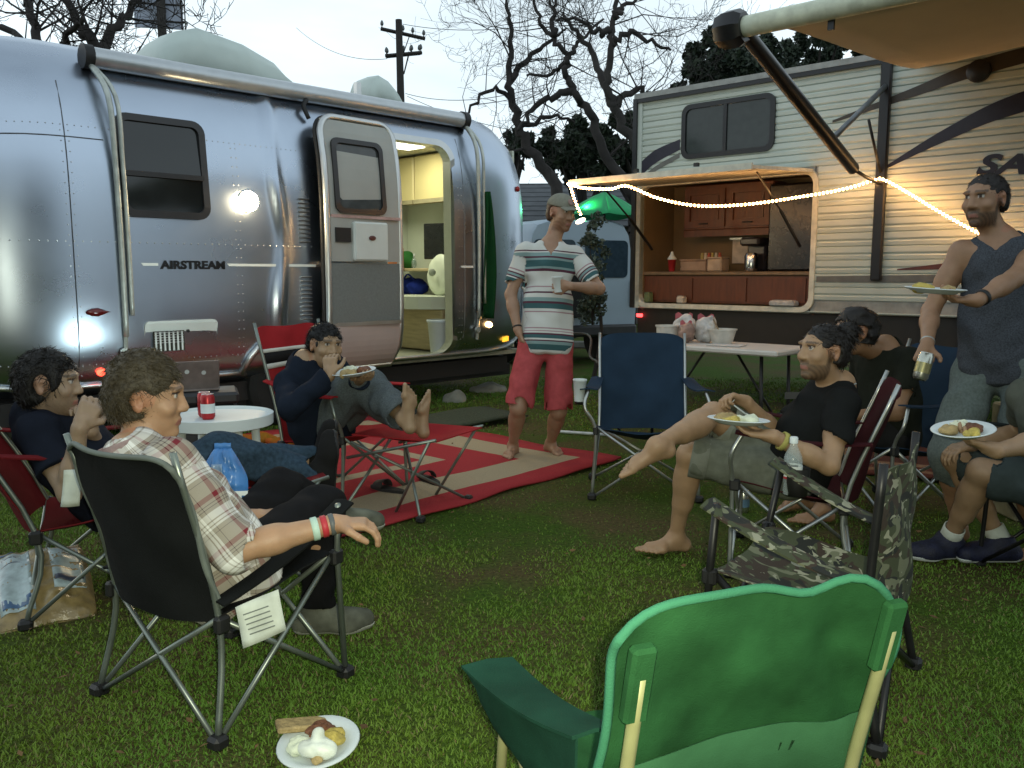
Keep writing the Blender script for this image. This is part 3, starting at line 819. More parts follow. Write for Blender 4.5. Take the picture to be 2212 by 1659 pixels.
m.build('bulbs', emit('rope_bulb', (1.0, .50, .17), 58.0), rope, smooth=True, world=True, kind='stuff')
m = MB(); m.ico(rope_pts[0] + Vector((0, 0, -.06)), (.05, .03, .022), 1, Matrix.Rotation(R(-25), 3, 'Y')); m.build('end_plug', emit('plug_glow', (1, .78, .6), 5.0), rope, smooth=True, world=True)
# ================================================================== behind the trailers
bark = pm('dusk_bark', (.035, .030, .028), .9, 0, .3, 6, .5, 30)
def grow(m, p, d, L, r, lvl, rg, n=5, minr=.004, kids=(2, 4), up=.12):
    """crooked branch with children"""
    pts = [p.copy()]; rad = [r]; k = 5 if lvl < 2 else 3
    q = p.copy(); dd = d.normalized()
    for i in range(k):
        dd = (dd + Vector((rg.gauss(0, .28), rg.gauss(0, .28), rg.gauss(up, .24)))).normalized()
        q = q + dd * (L / k); pts.append(q.copy()); rad.append(max(minr * .6, r * (1 - .8 * (i + 1) / k)))
    m.tube(pts, rad, 5 if r > .03 else 3, False)
    if lvl <= 0: return
    for c in range(rg.randint(*kids)):
        t = rg.uniform(.25, 1.0) * k; i = min(k - 1, int(t)); f = t - i
        b = pts[i].lerp(pts[i + 1], f)
        ax = (pts[i + 1] - pts[i]).normalized()
        sd_ = Vector((rg.gauss(0, 1), rg.gauss(0, 1), rg.gauss(0, 1))); sd_ = (sd_ - ax * sd_.dot(ax)).normalized()
        grow(m, b, ax * .6 + sd_ * .8, L * rg.uniform(.42, .68), max(minr, rad[i] * .55), lvl - 1, rg, n, minr, kids, up)
def bare_tree(name, label, limbs, dep, seed, r0=.24, twl=2.2, lvl=3, per=9, group=None, minr=.0045):
    """limbs: list of (frame outline, start radius, end radius); the first is the trunk and reaches the ground"""
    rg = random.Random(seed)
    base = cam(*limbs[0][0][0], dep); base.z = 0
    t = thing(name, label, 'tree', base, group=group)
    tr = MB(); tw = MB()
    for li, (pix, ra, rb) in enumerate(limbs):
        off = 0 if li == 0 else rg.uniform(-.8, .8)
        P = [cam(u, v, dep + off * min(1, i / 2)) for i, (u, v) in enumerate(pix)]
        if li == 0: P = [Vector((P[0].x + .25, P[0].y, -.1)), Vector((P[0].x + .12, P[0].y, P[0].z * .5))] + P
        Q = bez(P, 5)
        Q = [q + Vector((rg.gauss(0, .03), rg.gauss(0, .03), rg.gauss(0, .03))) for q in Q]
        rad = [ra + (rb - ra) * i / (len(Q) - 1) for i in range(len(Q))]
        (tr if ra > .05 else tw).tube(Q, rad, 8, True)
        for c in range(per):
            i = rg.randint(int(len(Q) * .28), len(Q) - 2)
            ax = (Q[i + 1] - Q[i]).normalized(); sd_ = Vector((rg.gauss(0, 1), rg.gauss(0, .7), rg.gauss(.15, .8))); sd_ = (sd_ - ax * sd_.dot(ax)).normalized()
            grow(tw, Q[i], ax * .35 + sd_, twl * rg.uniform(.5, 1.1), max(.010, rad[i] * .32), lvl, rg, minr=minr)
    tr.build('trunk', bark, t, smooth=True, world=True)
    tw.build('crown', bark, t, world=True)
    return t
bare_tree('bare_tree', 'bare crooked tree leaning beside the end of the aluminium trailer', [
    ([(1205, 425), (1160, 340), (1122, 272), (1106, 215), (1100, 150), (1106, 80), (1098, 20), (1085, -40)], .15, .02),
    ([(1106, 215), (1062, 190), (1018, 232), (985, 262)], .05, .015), ([(1103, 170), (1140, 125), (1186, 92), (1225, 60)], .07, .02), ([(1122, 272), (1180, 255), (1240, 262)], .06, .02)], 17, 3, twl=1.8, per=6, group='bare trees')
bare_tree('bare_tree', 'bare forked tree in the middle of the gap between trailers', [
    ([(1400, 450), (1345, 390), (1295, 310), (1268, 240), (1242, 200), (1222, 150), (1226, 122), (1192, 80), (1168, 40), (1150, -20)], 0.125, .025),
    ([(1226, 122), (1250, 90), (1300, 40)], .05, .02), ([(1192, 80), (1196, 40), (1206, -20)], .06, .02), ([(1242, 200), (1200, 205), (1150, 240), (1118, 285)], .08, .03), ([(1226, 130), (1190, 160), (1140, 170)], .05, .02)], 16, 5, twl=2.0, per=6, group='bare trees')
bare_tree('bare_tree', 'bare tall tree rising just left of the white camper', [
    ([(1400, 380), (1362, 300), (1332, 235), (1316, 190), (1318, 110), (1328, 40), (1330, -30)], 0.125, .035),
    ([(1332, 235), (1300, 170), (1276, 110), (1242, 62), (1216, 30)], .08, .025), ([(1320, 232), (1372, 196), (1420, 205), (1450, 215)], .07, .02), ([(1320, 100), (1352, 72), (1400, 84), (1446, 112)], .07, .02), ([(1316, 70), (1290, 72), (1262, 45), (1200, 40)], .06, .02), ([(1328, 40), (1350, 10), (1400, -10)], .06, .02)], 15, 8, twl=1.9, per=6, group='bare trees')
bare_tree('bare_tree', 'twiggy tree reaching over the left end of the aluminium trailer', [
    ([(205, 120), (180, 70), (150, 20), (120, -40)], .12, .05), ([(215, 130), (250, 55), (290, 10), (330, -20)], .09, .03),
    ([(90, 120), (70, 40), (60, -20)], .08, .05), ([(130, 120), (150, 70), (185, 40)], .06, .03), ([(10, 60), (80, 110), (130, 125)], .05, .03)], 13, 12, twl=1.5, lvl=3, per=11, group='bare trees', minr=.007)
def leafy(name, label, cpix, dep, ru, rv_, depth_r, nclump, nleaf, size, cols, seed, group=None, trunk=True):
    rg = np.random.default_rng(seed)
    c = cam(*cpix, dep); ax = ru / FPX * dep; az = rv_ / FPX * dep
    base = Vector((c.x, c.y, 0))
    t = thing(name, label, 'tree' if trunk else 'shrub', base, group=group)
    d = rg.normal(size=(nclump, 3)); d /= np.linalg.norm(d, axis=1, keepdims=True)
    cc = d * (rg.random((nclump, 1)) ** .45) * np.array([[ax, depth_r, az]]) + np.array(c)
    cr = (.10 + .17 * rg.random(nclump)) * (ax + az) * .5
    k = rg.integers(0, nclump, nleaf)
    e = rg.normal(size=(nleaf, 3)); e /= np.linalg.norm(e, axis=1, keepdims=True)
    P = cc[k] + e * (cr[k] * rg.random(nleaf) ** .4)[:, None]
    P[:, 2] = np.maximum(P[:, 2], .05)
    A = rg.normal(size=(nleaf, 3)); A /= np.linalg.norm(A, axis=1, keepdims=True)
    B = np.cross(A, rg.normal(size=(nleaf, 3))); B /= np.linalg.norm(B, axis=1, keepdims=True)
    s = size * (.5 + rg.random((nleaf, 1)))
    Q = np.stack([P - A * s, P + B * s * .45, P + A * s, P - B * s * .45], 1).astype(np.float32)
    me = bpy.data.meshes.new('crown'); me.vertices.add(nleaf * 4); me.vertices.foreach_set('co', Q.ravel())
    me.loops.add(nleaf * 4); me.loops.foreach_set('vertex_index', np.arange(nleaf * 4, dtype=np.int32))
    me.polygons.add(nleaf); me.polygons.foreach_set('loop_start', np.arange(0, nleaf * 4, 4, dtype=np.int32)); me.update(calc_edges=True)
    col = np.array(cols)[rg.integers(0, len(cols), nleaf)] * (.6 + .8 * rg.random((nleaf, 1)))
    col = np.concatenate([col, np.ones((nleaf, 1))], 1)
    at = me.color_attributes.new('Col', 'FLOAT_COLOR', 'POINT'); at.data.foreach_set('color', np.repeat(col, 4, 0).astype(np.float32).ravel())
    link('crown', me, attr_mat('leaf_faces', 'Col', rough=.7, bump=0), t, world=True)
    m = MB(); rr = random.Random(seed)
    r0 = .16 if trunk else .03
    top = Vector((c.x, c.y, c.z))
    m.tube(bez([base, base.lerp(top, .5) + Vector((.1, 0, 0)), top], 4), [r0 * (1 - .07 * i) for i in range(9)], 7)
    for i in range(9):
        q = cc[i % nclump]; m.tube([base.lerp(top, .55 + .04 * i), Vector(q)], [r0 * .4, r0 * .1], 5, False)
    m.build('trunk', bark, t, smooth=True, world=True)
dkg = [(.020, .034, .018), (.026, .040, .020), (.014, .026, .016)]
leafy('evergreen_oak', 'dense dark oak crown rising behind the white camper roof', (1590, 165), 19, 135, 85, 2.0, 60, 26000, .085, dkg, 1, 'leafy trees beyond the trailers')
leafy('evergreen_oak', 'dark oak crown showing beneath the camper awning arm', (1760, 150), 21, 110, 75, 2.0, 40, 14000, .09, dkg, 2, 'leafy trees beyond the trailers')
leafy('evergreen_tree', 'low dark evergreen mass behind the bare trees', (1255, 335), 20, 105, 60, 1.5, 46, 15000, .09, dkg, 3, 'leafy trees beyond the trailers')
leafy('evergreen_tree', 'small dark evergreen against the trailer\'s rounded end', (1110, 320), 21, 55, 45, 1.2, 26, 7000, .08, dkg, 4, 'leafy trees beyond the trailers')
leafy('evergreen_tree', 'dark evergreen crown close by the camper corner', (1365, 330), 20, 60, 90, 1.2, 26, 8000, .08, dkg, 6, 'leafy trees beyond the trailers')
leafy('leafy_shrub', 'grey green bush in front of the parked van', (1282, 590), 9.8, 30, 130, .35, 40, 2600, .032, [(.060, .085, .060), (.085, .11, .085), (.04, .06, .04)], 5, trunk=False)
# house beyond
H = cam(1260, 430, 22); H.z = 0
hs = thing('house', 'low house with grey shingle roof behind the bare trees', 'house', H, R(-4))
m = MB(); m.box((0, 2.5, 1.25), (11, 5, 2.5)); hw = m.build('wall', pm('house_wall', (.10, .09, .085), .8), hs)
roofm = pm('grey_shingles', (.085, .092, .10), .85, 0, .25, 3, .3, 12)
for sgn, rx in ((1, 0), (-1, 5)):
    for k in range(9):
        t0, t1 = k / 9, (k + 1) / 9 + .012
        yy = lambda t: (-.5 + 3.0 * t) if sgn > 0 else (5.5 - 3.0 * t)
        m = MB(); m.poly([(-6, yy(t0), 2.45 + 1.35 * t0 + .02), (6, yy(t0), 2.45 + 1.35 * t0 + .02), (6, yy(t1), 2.45 + 1.35 * t1), (-6, yy(t1), 2.45 + 1.35 * t1)], (0, 0, .03)); m.build('roof_course', roofm, hs)
m = MB(); m.box((-1.6, -.05, 1.5), (1.1, .06, 1.0)); wnd = m.build('window', MATS['bunk_glass'], hs)
m = MB(); m.ring([Vector((-2.2 + x, -.1, 1.5 + z)) for x, z in ((0, -.55), (1.2, -.55), (1.2, .55), (0, .55))], [Vector((-2.1 + x, -.1, 1.5 + z)) for x, z in ((0, -.45), (1.0, -.45), (1.0, .45), (0, .45))], (0, .04, 0)); m.build('frame', MATS['house_wall'], wnd)
# striped porch awning
for k in range(9):
    m = MB(); x = -1.9 + k * .22
    m.poly([(x, -1.55, 1.75), (x + .22, -1.55, 1.75), (x + .22, -.1, 2.25), (x, -.1, 2.25)], (0, 0, .015)); m.build('awning_stripe', pm('awning_red', (.12, .025, .025), .8) if k % 2 else pm('awning_white', (.30, .30, .31), .8), hs)
# parked van seen from behind
vp = cam(1255, 690, 12.0); vp.z = 0; VR = R(24)
van = thing('parked_van', 'pale blue white van parked with spare wheel on its back door', 'van', vp, VR)
vb = pm('van_paint', (.34, .42, .50), .32, 0, .05, 2, spec=.5)
m = MB()
sec = [(-.90, .42), (-.93, .9), (-.91, 1.15), (-.78, 1.85), (-.70, 1.97), (-.5, 2.03), (.5, 2.03), (.70, 1.97), (.78, 1.85), (.91, 1.15), (.93, .9), (.90, .42)]
rows = []
for y, s, dz in ((0, .965, -.02), (.06, 1, 0), (1.5, 1, .02), (3.0, 1, 0), (3.5, .98, -.05)):
    rows.append([Vector((x * s, y, z + (dz if z > 1.5 else 0))) for x, z in sec])
for y, s, top in ((4.1, .94, 1.2), (4.7, .90, 1.05), (4.8, .86, .95)):
    rows.append([Vector((x * s, y, min(z, top))) for x, z in sec])
nn = len(sec)
vs_ = [p for r_ in rows for p in r_]; fs_ = [(i * nn + j, i * nn + j + 1, (i + 1) * nn + j + 1, (i + 1) * nn + j) for i in range(len(rows) - 1) for j in range(nn - 1)] + [tuple(range(nn)), tuple((len(rows) - 1) * nn + k for k in range(nn))[::-1]]
m.add(vs_, fs_); vbo = m.build('body', vb, van, smooth=True, angle=35)
vg = pm('van_glass', (.03, .05, .07), .08, spec=.7)
for x0, x1 in ((-.74, -.10), (.05, .74)):
    m = MB(); m.poly([Vector((px, -.012, pz)) for px, pz in rrect(x1 - x0, .52, .07, 4, (x0 + x1) / 2, 1.50)], (0, .006, 0)); m.build('rear_window', vg, van)
for y0, y1 in ((.35, 1.35), (1.5, 2.6), (2.7, 3.4)):
    m = MB(); xo = lambda z: -(.91 - (z - 1.15) * .186) - .008
    m.poly([(xo(1.22), y0, 1.22), (xo(1.22), y1, 1.22), (xo(1.78), y1 - .06, 1.78), (xo(1.78), y0 + .04, 1.78)], (.006, 0, 0)); m.build('side_window', vg, van)
m = MB(); m.lathe([(.10, -.10), (.28, -.11), (.33, -.06), (.335, 0), (.32, .08)], 26, M90, (-.12, -.10, 1.02)); sw = m.build('spare_wheel', MATS['tyre_rubber'], van, smooth=True, angle=40)
m = MB(); m.lathe([(.02, -.115), (.12, -.12), (.27, -.112)], 22, M90, (-.12, -.10, 1.02)); m.build('wheel_cover', pm('cover_black', (.02, .02, .022), .5), sw, smooth=True)
m = MB(); m.rbox((0, -.04, .50), (1.72, .14, .16), .03); m.build('bumper', pm('bumper_dark', (.03, .03, .032), .5), van)
for x in (-.84, .84):
    m = MB(); m.rbox((x, -.015, 1.02), (.10, .05, .36), .02); m.build('tail_lamp', MATS['dark_red_lens'], van)
for x in (-.80, .80):
    for y in (.9, 3.9):
        m = MB(); m.lathe([(.10, -.1), (.30, -.1), (.33, -.05), (.33, .05), (.30, .1), (.10, .1)], 22, Matrix.Rotation(R(90), 3, 'Y'), (x, y, .33)); m.build('wheel', MATS['tyre_rubber'], van, smooth=True, angle=40)
# green lit canopy behind the hatch
cv = cam(1305, 448, 12.5); gp = Vector((cv.x, cv.y, 0))
um = thing('garden_umbrella', 'green umbrella lit from beneath behind the camper hatch', 'umbrella', gp)
zc_ = cv.z
gm = pm('green_canopy', (.02, .30, .11), .7, 0, .1, 6, emis=(.02, .6, .2), estr=.0)
for k in range(8):
    a0, a1 = R(45 * k), R(45 * (k + 1)); Rr = .62
    rows = [[Vector((Rr * t * math.cos(a0 + (a1 - a0) * s_), Rr * t * math.sin(a0 + (a1 - a0) * s_), zc_ + .22 - .34 * t ** 1.3 - .03 * math.sin(math.pi * s_) * t)) for s_ in (0, .25, .5, .75, 1)] for t in (.02, .25, .5, .75, 1)]
    m = MB(); m.sheet(rows, .004); m.build('canopy_panel', gm, um, smooth=True)
m = MB(); m.tube([(0, 0, 0), (0, 0, zc_ + .24)], .022, 8); m.build('pole', bark, um)
m = MB(); m.lathe([(.01, zc_ - .20), (.02, zc_ - .18), (.015, zc_ - .15)], 10); m.build('green_lamp', emit('green_bulb', (.15, 1, .4), 40.0), um)
for nm, pos, en in (('green_lamp_light', (-.30, -.35, zc_ + .02), 9),):
    gl = bpy.data.lights.new(nm, 'POINT'); gl.energy = en; gl.color = (.1, 1.0, .35); gl.shadow_soft_size = .04
    go = bpy.data.objects.new(nm, gl); C.objects.link(go); go.parent = um; go.location = pos
# utility pole
ub = cam(872, 300, 34); UX = ub.x; UY = ub.y
up_ = thing('utility_pole', 'wooden utility pole with two crossarms above the trailer roof', 'pole', (UX, UY, 0))
pw = pm('creosote_wood', (.030, .027, .024), .9, bump=.4, stretch=(4, 4, .4))
ztop = cam(870, 52, 34).z
m = MB(); m.tube([(0, 0, 0), (-.12, 0, ztop)], [.20, .13], 10); m.build('pole', pw, up_, smooth=True, angle=50)
def px(u, v): p = cam(u, v, 34); return Vector((p.x - UX, p.y - UY, p.z))
for (a, b, dy) in (((826, 69), (918, 83), -.2), ((836, 127), (911, 113), -.2), ((834, 122), (905, 108), .25)):
    P, Q = px(*a), px(*b); P.y += dy - .25; Q.y += dy + .25
    m = MB(); m.tube([P, Q], .075, 4); arm = m.build('crossarm', pw, up_)
    for t in (.03, .5, .72, .97):
        q = P.lerp(Q, t); m = MB(); m.lathe([(.02, 0), (.02, .12), (.055, .14), (.07, .2), (.05, .28), (.02, .33)], 8, None, q); m.build('insulator', pm('insulator_grey', (.10, .11, .11), .4), arm, smooth=True)
    m = MB(); mid = P.lerp(Q, .5); m.tube([P.lerp(Q, .35), mid + Vector((0, 0, -.75))], .02, 4); m.tube([P.lerp(Q, .65), mid + Vector((0, 0, -.75))], .02, 4); m.build('brace', pw, arm)
wire_m = pm('wire_black', (.03, .03, .03), .6)
for lab, a, b, da, db, sag in (('thin cable crossing the sky from the pole into the bare trees', (876, 202), (1450, 60), 34, 20, .8), ('thin cable running left from the pole\'s lower crossarm', (836, 127), (640, 60), 34, 44, .5),
                               ('thin cable from the pole top towards upper right sky', (870, 52), (1560, -60), 34, 22, .7), ('thin cable sloping past the camper roof corner', (1300, 245), (1560, 62), 30, 18, .5), ('lowest thin cable between pole and camper corner', (880, 208), (1400, 300), 34, 24, .5)):
    A, B = cam(*a, da), cam(*b, db)
    m = MB(); m.tube([A.lerp(B, t) - Vector((0, 0, sag * 4 * t * (1 - t))) for t in [k / 20 for k in range(21)]], .011, 4)
    tag(m.build('power_cable', wire_m, loc=A), lab, 'cable', 'overhead cables')
# advertising board on a post
bb = cam(350, 60, 26)
bd = thing('billboard', 'back of a tall board on a post above the trailer', 'billboard', (bb.x, bb.y, 0), R(12))
bz0, bz1 = cam(350, 58, 26).z, cam(350, -90, 26).z
m = MB(); m.tube([(0, 0, 0), (0, 0, bz1)], .13, 10); m.build('post', pw, bd)
bmx = pm('board_back', (.30, .33, .40), .7, 0, .12, 3)
for x, w in ((-.42, .78), (.30, .58)):
    m = MB(); m.box((x, .2, (bz0 + bz1) / 2), (w, .06, bz1 - bz0)); m.build('board', bmx, bd)
for k in range(4):
    m = MB(); m.tube([(-.85, .15, bz0 + .2 + k * .5), (.65, .15, bz0 + .2 + k * .5)], .025, 4); m.build('stringer', pw, bd)
m = MB(); m.tube([(.66, .1, bz0 - .6), (.66, .1, bz1)], .02, 5); m.tube([(.56, .1, bz0), (.56, .1, bz1)], .02, 5)
for k in range(9): m.tube([(.56, .1, bz0 + k * .22), (.66, .1, bz0 + k * .22)], .012, 4)
m.build('ladder', pw, bd)

# unseen trees added behind the photographer: they shade the yard and darken what the trailers mirror
for i, (x, y, h_, w_) in enumerate(((-14, -8, 5.0, 5.0), (-6, -12, 5.5, 5.0), (4, -12, 5.0, 5.0), (13, -9, 5.5, 5.0), (18, 2, 5, 4.0))):
    rg = np.random.default_rng(50 + i); nleaf = 7000
    t = thing('evergreen_oak', ['unseen broad oak behind the photographer, far left', 'unseen tall oak behind the photographer, left of centre', 'unseen tall oak behind the photographer, right of centre', 'unseen broad oak behind the photographer, far right', 'unseen oak off the right side of the yard', 'unseen oak off the left side of the yard'][i], 'tree', (x, y, 0), group='unseen trees around the yard')
    P = rg.normal(size=(nleaf, 3)); P /= np.linalg.norm(P, axis=1, keepdims=True); P *= rg.random((nleaf, 1)) ** .4
    P = P * np.array([[w_, 2.4, h_ * .62]]) + np.array([[0, 0, h_ * .62]]); P[:, 2] = np.maximum(P[:, 2], .1)
    A = rg.normal(size=(nleaf, 3)); A /= np.linalg.norm(A, axis=1, keepdims=True); B = np.cross(A, rg.normal(size=(nleaf, 3))); B /= np.linalg.norm(B, axis=1, keepdims=True); s_ = .22 + .2 * rg.random((nleaf, 1))
    Q4 = np.stack([P - A * s_, P + B * s_ * .5, P + A * s_, P - B * s_ * .5], 1).reshape(-1, 3)
    m = MB(); m.add(Q4.tolist(), [(4 * k, 4 * k + 1, 4 * k + 2, 4 * k + 3) for k in range(nleaf)]); m.build('crown', pm('oak_leaves', (.022, .034, .016), .8, 0, .4, 2), t)
    m = MB(); m.tube([(0, 0, 0), (.1, 0, h_ * .4), (0, 0, h_)], [.22, .18, .06], 8); m.build('trunk', bark, t, smooth=True)
# ================================================================== figures: distance-field bodies and clothes meshed with surface nets
def nv(v): return np.array(v, float)
def unit(v): v = nv(v); return v / max(1e-9, np.linalg.norm(v))
def capsule(a, b, ra, rb, k=.02, grp=0, op=1, flat=False): return dict(t='c', a=nv(a), b=nv(b), ra=ra, rb=rb, k=k, g=grp, op=op, flat=flat)
def hem_hole(a, b, r): u = unit(nv(b) - nv(a)); return capsule(nv(b) - u * .012, nv(b) + u * .05, r, r, .006, 0, -1)
def ell(c, r, R_, U_, k=.02, grp=0, op=1):
    """ellipsoid with radii along right, forward, up"""
    U_ = unit(U_); R_ = nv(R_) - U_ * np.dot(nv(R_), U_); R_ = unit(R_); F_ = np.cross(U_, R_)
    return dict(t='e', c=nv(c), r=nv(r), M=np.stack([R_, F_, U_]), k=k, g=grp, op=op)
def pdist(p, P):
    if p['t'] == 'c':
        ba = p['b'] - p['a']; L2 = max(1e-12, ba @ ba)
        pa = P - p['a']
        t = np.clip((pa @ ba) / L2, 0, 1)
        return np.linalg.norm(pa - t[..., None] * ba, axis=-1) - (p['ra'] + (p['rb'] - p['ra']) * t)
    q = (P - p['c']) @ p['M'].T
    k0 = np.linalg.norm(q / p['r'], axis=-1); k1 = np.linalg.norm(q / p['r'] ** 2, axis=-1)
    return k0 * (k0 - 1) / np.maximum(k1, 1e-6)
def pbox(p):
    if p['t'] == 'c':
        r = max(p['ra'], p['rb']); return np.minimum(p['a'], p['b']) - r, np.maximum(p['a'], p['b']) + r
    r = np.sqrt(((p['M'] * p['r'][:, None]) ** 2).sum(0)); return p['c'] - r, p['c'] + r
def field_mesh(prims, vox, cuts=(), wr=None, infl=0.0):
    lo = np.min([pbox(p)[0] for p in prims if p['op'] > 0], 0) - infl - 3 * vox - .01
    hi = np.max([pbox(p)[1] for p in prims if p['op'] > 0], 0) + infl + 3 * vox + .01
    n = np.ceil((hi - lo) / vox).astype(int) + 1
    Fd = np.full(n, .25, np.float32)
    axs = [lo[i] + vox * np.arange(n[i]) for i in range(3)]
    for p in prims:
        a, b = pbox(p); mg = p['k'] + infl + 4 * vox
        i0 = np.clip(np.floor((a - mg - lo) / vox).astype(int), 0, n - 1); i1 = np.clip(np.ceil((b + mg - lo) / vox).astype(int) + 1, 1, n)
        G = np.stack(np.meshgrid(*[axs[i][i0[i]:i1[i]] for i in range(3)], indexing='ij'), -1)
        d = pdist(p, G) - (infl if p['op'] > 0 else 0)
        if p.get('flat'): d = np.maximum(d, (G - p['b']) @ unit(p['b'] - p['a']))
        for pt_, nn_ in p.get('cut', ()): d = np.maximum(d, (G - nv(pt_)) @ unit(nn_))
        sl = tuple(slice(i0[i], i1[i]) for i in range(3)); e = Fd[sl]; k = p['k']
        if p['op'] > 0:
            h = np.maximum(k - np.abs(e - d), 0) / k; Fd[sl] = np.minimum(e, d) - h * h * k / 4
        else:
            d = -d; h = np.maximum(k - np.abs(e - d), 0) / k; Fd[sl] = np.maximum(e, d) + h * h * k / 4
    if wr is not None or cuts:
        idx = np.nonzero(np.abs(Fd) < .06) if not cuts else np.nonzero(Fd < .06)
        P = np.stack([axs[i][idx[i]] for i in range(3)], -1); d = Fd[idx].astype(float)
        if wr is not None: d = d + wr(P)
        for pt, nn in cuts: d = np.maximum(d, (P - nv(pt)) @ unit(nn))
        Fd[idx] = d
    return surface_nets(Fd, lo, vox)
def surface_nets(Fd, lo, vox):
    S = Fd < 0
    cx = S[:-1, :-1, :-1]; same = np.ones(cx.shape, bool); alls = np.ones(cx.shape, bool)
    anyS = np.zeros(cx.shape, bool)
    for dx in (0, 1):
        for dy in (0, 1):
            for dz in (0, 1):
                q = S[dx:S.shape[0] - 1 + dx, dy:S.shape[1] - 1 + dy, dz:S.shape[2] - 1 + dz]
                alls &= q; anyS |= q
    act = anyS & ~alls
    I = np.stack(np.nonzero(act), -1)
    vid = np.full(act.shape, -1, np.int64); vid[act] = np.arange(len(I))
    acc = np.zeros((len(I), 3)); cnt = np.zeros(len(I))
    cor = [(0, 0, 0), (1, 0, 0), (0, 1, 0), (1, 1, 0), (0, 0, 1), (1, 0, 1), (0, 1, 1), (1, 1, 1)]
    val = [Fd[I[:, 0] + c[0], I[:, 1] + c[1], I[:, 2] + c[2]].astype(float) for c in cor]
    for a in range(8):
        for b in range(a + 1, 8):
            dd = np.array(cor[b]) - np.array(cor[a])
            if np.abs(dd).sum() != 1: continue
            va, vb = val[a], val[b]; x = (va < 0) != (vb < 0)
            t = np.where(x, va / np.where(x, va - vb, 1), 0)
            acc[x] += (np.array(cor[a]) + t[:, None] * dd)[x]; cnt[x] += 1
    Vt = lo + vox * (I + acc / cnt[:, None])
    quads = []
    for ax in range(3):
        o1, o2 = [i for i in range(3) if i != ax]
        sl0 = [slice(None)] * 3; sl1 = [slice(None)] * 3; sl0[ax] = slice(0, -1); sl1[ax] = slice(1, None)
        E = S[tuple(sl0)] != S[tuple(sl1)]
        J = np.stack(np.nonzero(E), -1)
        J = J[(J[:, o1] > 0) & (J[:, o2] > 0) & (J[:, o1] < act.shape[o1]) & (J[:, o2] < act.shape[o2])]
        def at(d1, d2):
            K = J.copy(); K[:, o1] -= d1; K[:, o2] -= d2; return vid[K[:, 0], K[:, 1], K[:, 2]]
        q = np.stack([at(1, 1), at(0, 1), at(0, 0), at(1, 0)], -1)
        fl = S[J[:, 0], J[:, 1], J[:, 2]]
        if ax == 1: fl = ~fl
        q[~fl] = q[~fl][:, ::-1]
        quads.append(q)
    return Vt, np.concatenate(quads)
def smooth_mesh(Vt, Q, it=2):
    for _ in range(it):
        s = np.zeros_like(Vt); c = np.zeros(len(Vt))
        for a, b in ((0, 1), (1, 2), (2, 3), (3, 0)):
            np.add.at(s, Q[:, a], Vt[Q[:, b]]); np.add.at(c, Q[:, a], 1); np.add.at(s, Q[:, b], Vt[Q[:, a]]); np.add.at(c, Q[:, b], 1)
        Vt = .45 * Vt + .55 * s / np.maximum(c, 1)[:, None]
    return Vt
def np_mesh(name, Vt, Q, mat, parent, col=None, st=None, kind=None):
    me = bpy.data.meshes.new(name)
    me.vertices.add(len(Vt)); me.vertices.foreach_set('co', Vt.astype(np.float32).ravel())
    me.loops.add(len(Q) * 4); me.loops.foreach_set('vertex_index', Q.astype(np.int32).ravel())
    me.polygons.add(len(Q)); me.polygons.foreach_set('loop_start', np.arange(0, len(Q) * 4, 4, dtype=np.int32))
    me.update(calc_edges=True)
    me.polygons.foreach_set('use_smooth', np.ones(len(Q), bool))
    if col is not None:
        at = me.color_attributes.new('Col', 'FLOAT_COLOR', 'POINT')
        c = np.concatenate([col, np.ones((len(col), 1))], 1); at.data.foreach_set('color', c.astype(np.float32).ravel())
    if st is not None:
        at = me.attributes.new('st', 'FLOAT_VECTOR', 'POINT'); at.data.foreach_set('vector', st.astype(np.float32).ravel())
    return link(name, me, mat, parent, world=True, kind=kind)
def wrinkle(amp, seed, scale=1.0, dirn=None):
    rg = np.random.default_rng(seed); W = []
    for i in range(7):
        d = unit(rg.normal(size=3)); W.append((d * rg.uniform(16, 52) * scale, rg.uniform(0, 6.28), unit(rg.normal(size=3)) * rg.uniform(8, 20) * scale, rg.uniform(.5, 1)))
    def f(P):
        s = 0
        for k, ph, k2, a in W: s = s + a * np.sin(P @ k + ph + 1.6 * np.sin(P @ k2))
        return amp * s / 3.0
    return f
def ik(a, c, l1, l2, pole):
    a, c = nv(a), nv(c); d = c - a; L = np.linalg.norm(d); u = d / L
    L = min(L, (l1 + l2) * .997); c = a + u * L
    x = (l1 * l1 - l2 * l2 + L * L) / (2 * L); h = math.sqrt(max(0, l1 * l1 - x * x))
    p = nv(pole); p = p - u * (p @ u); return a + u * x + unit(p) * h, c
skin_m = attr_mat('skin', 'Col', rough=.52, var=.22, scale=26, bump=.16, bscale=210)
skin_m.node_tree.nodes['Principled BSDF'].inputs['Subsurface Weight'].default_value = .12
skin_m.node_tree.nodes['Principled BSDF'].inputs['Subsurface Radius'].default_value = (.012, .005, .003)
hair_mats = {}
def hair_mat(c):
    k = 'hair_%d' % int(sum(c) * 1e4)
    return pm(k, c, .5, 0, .35, 90, .3, 260, spec=.4)
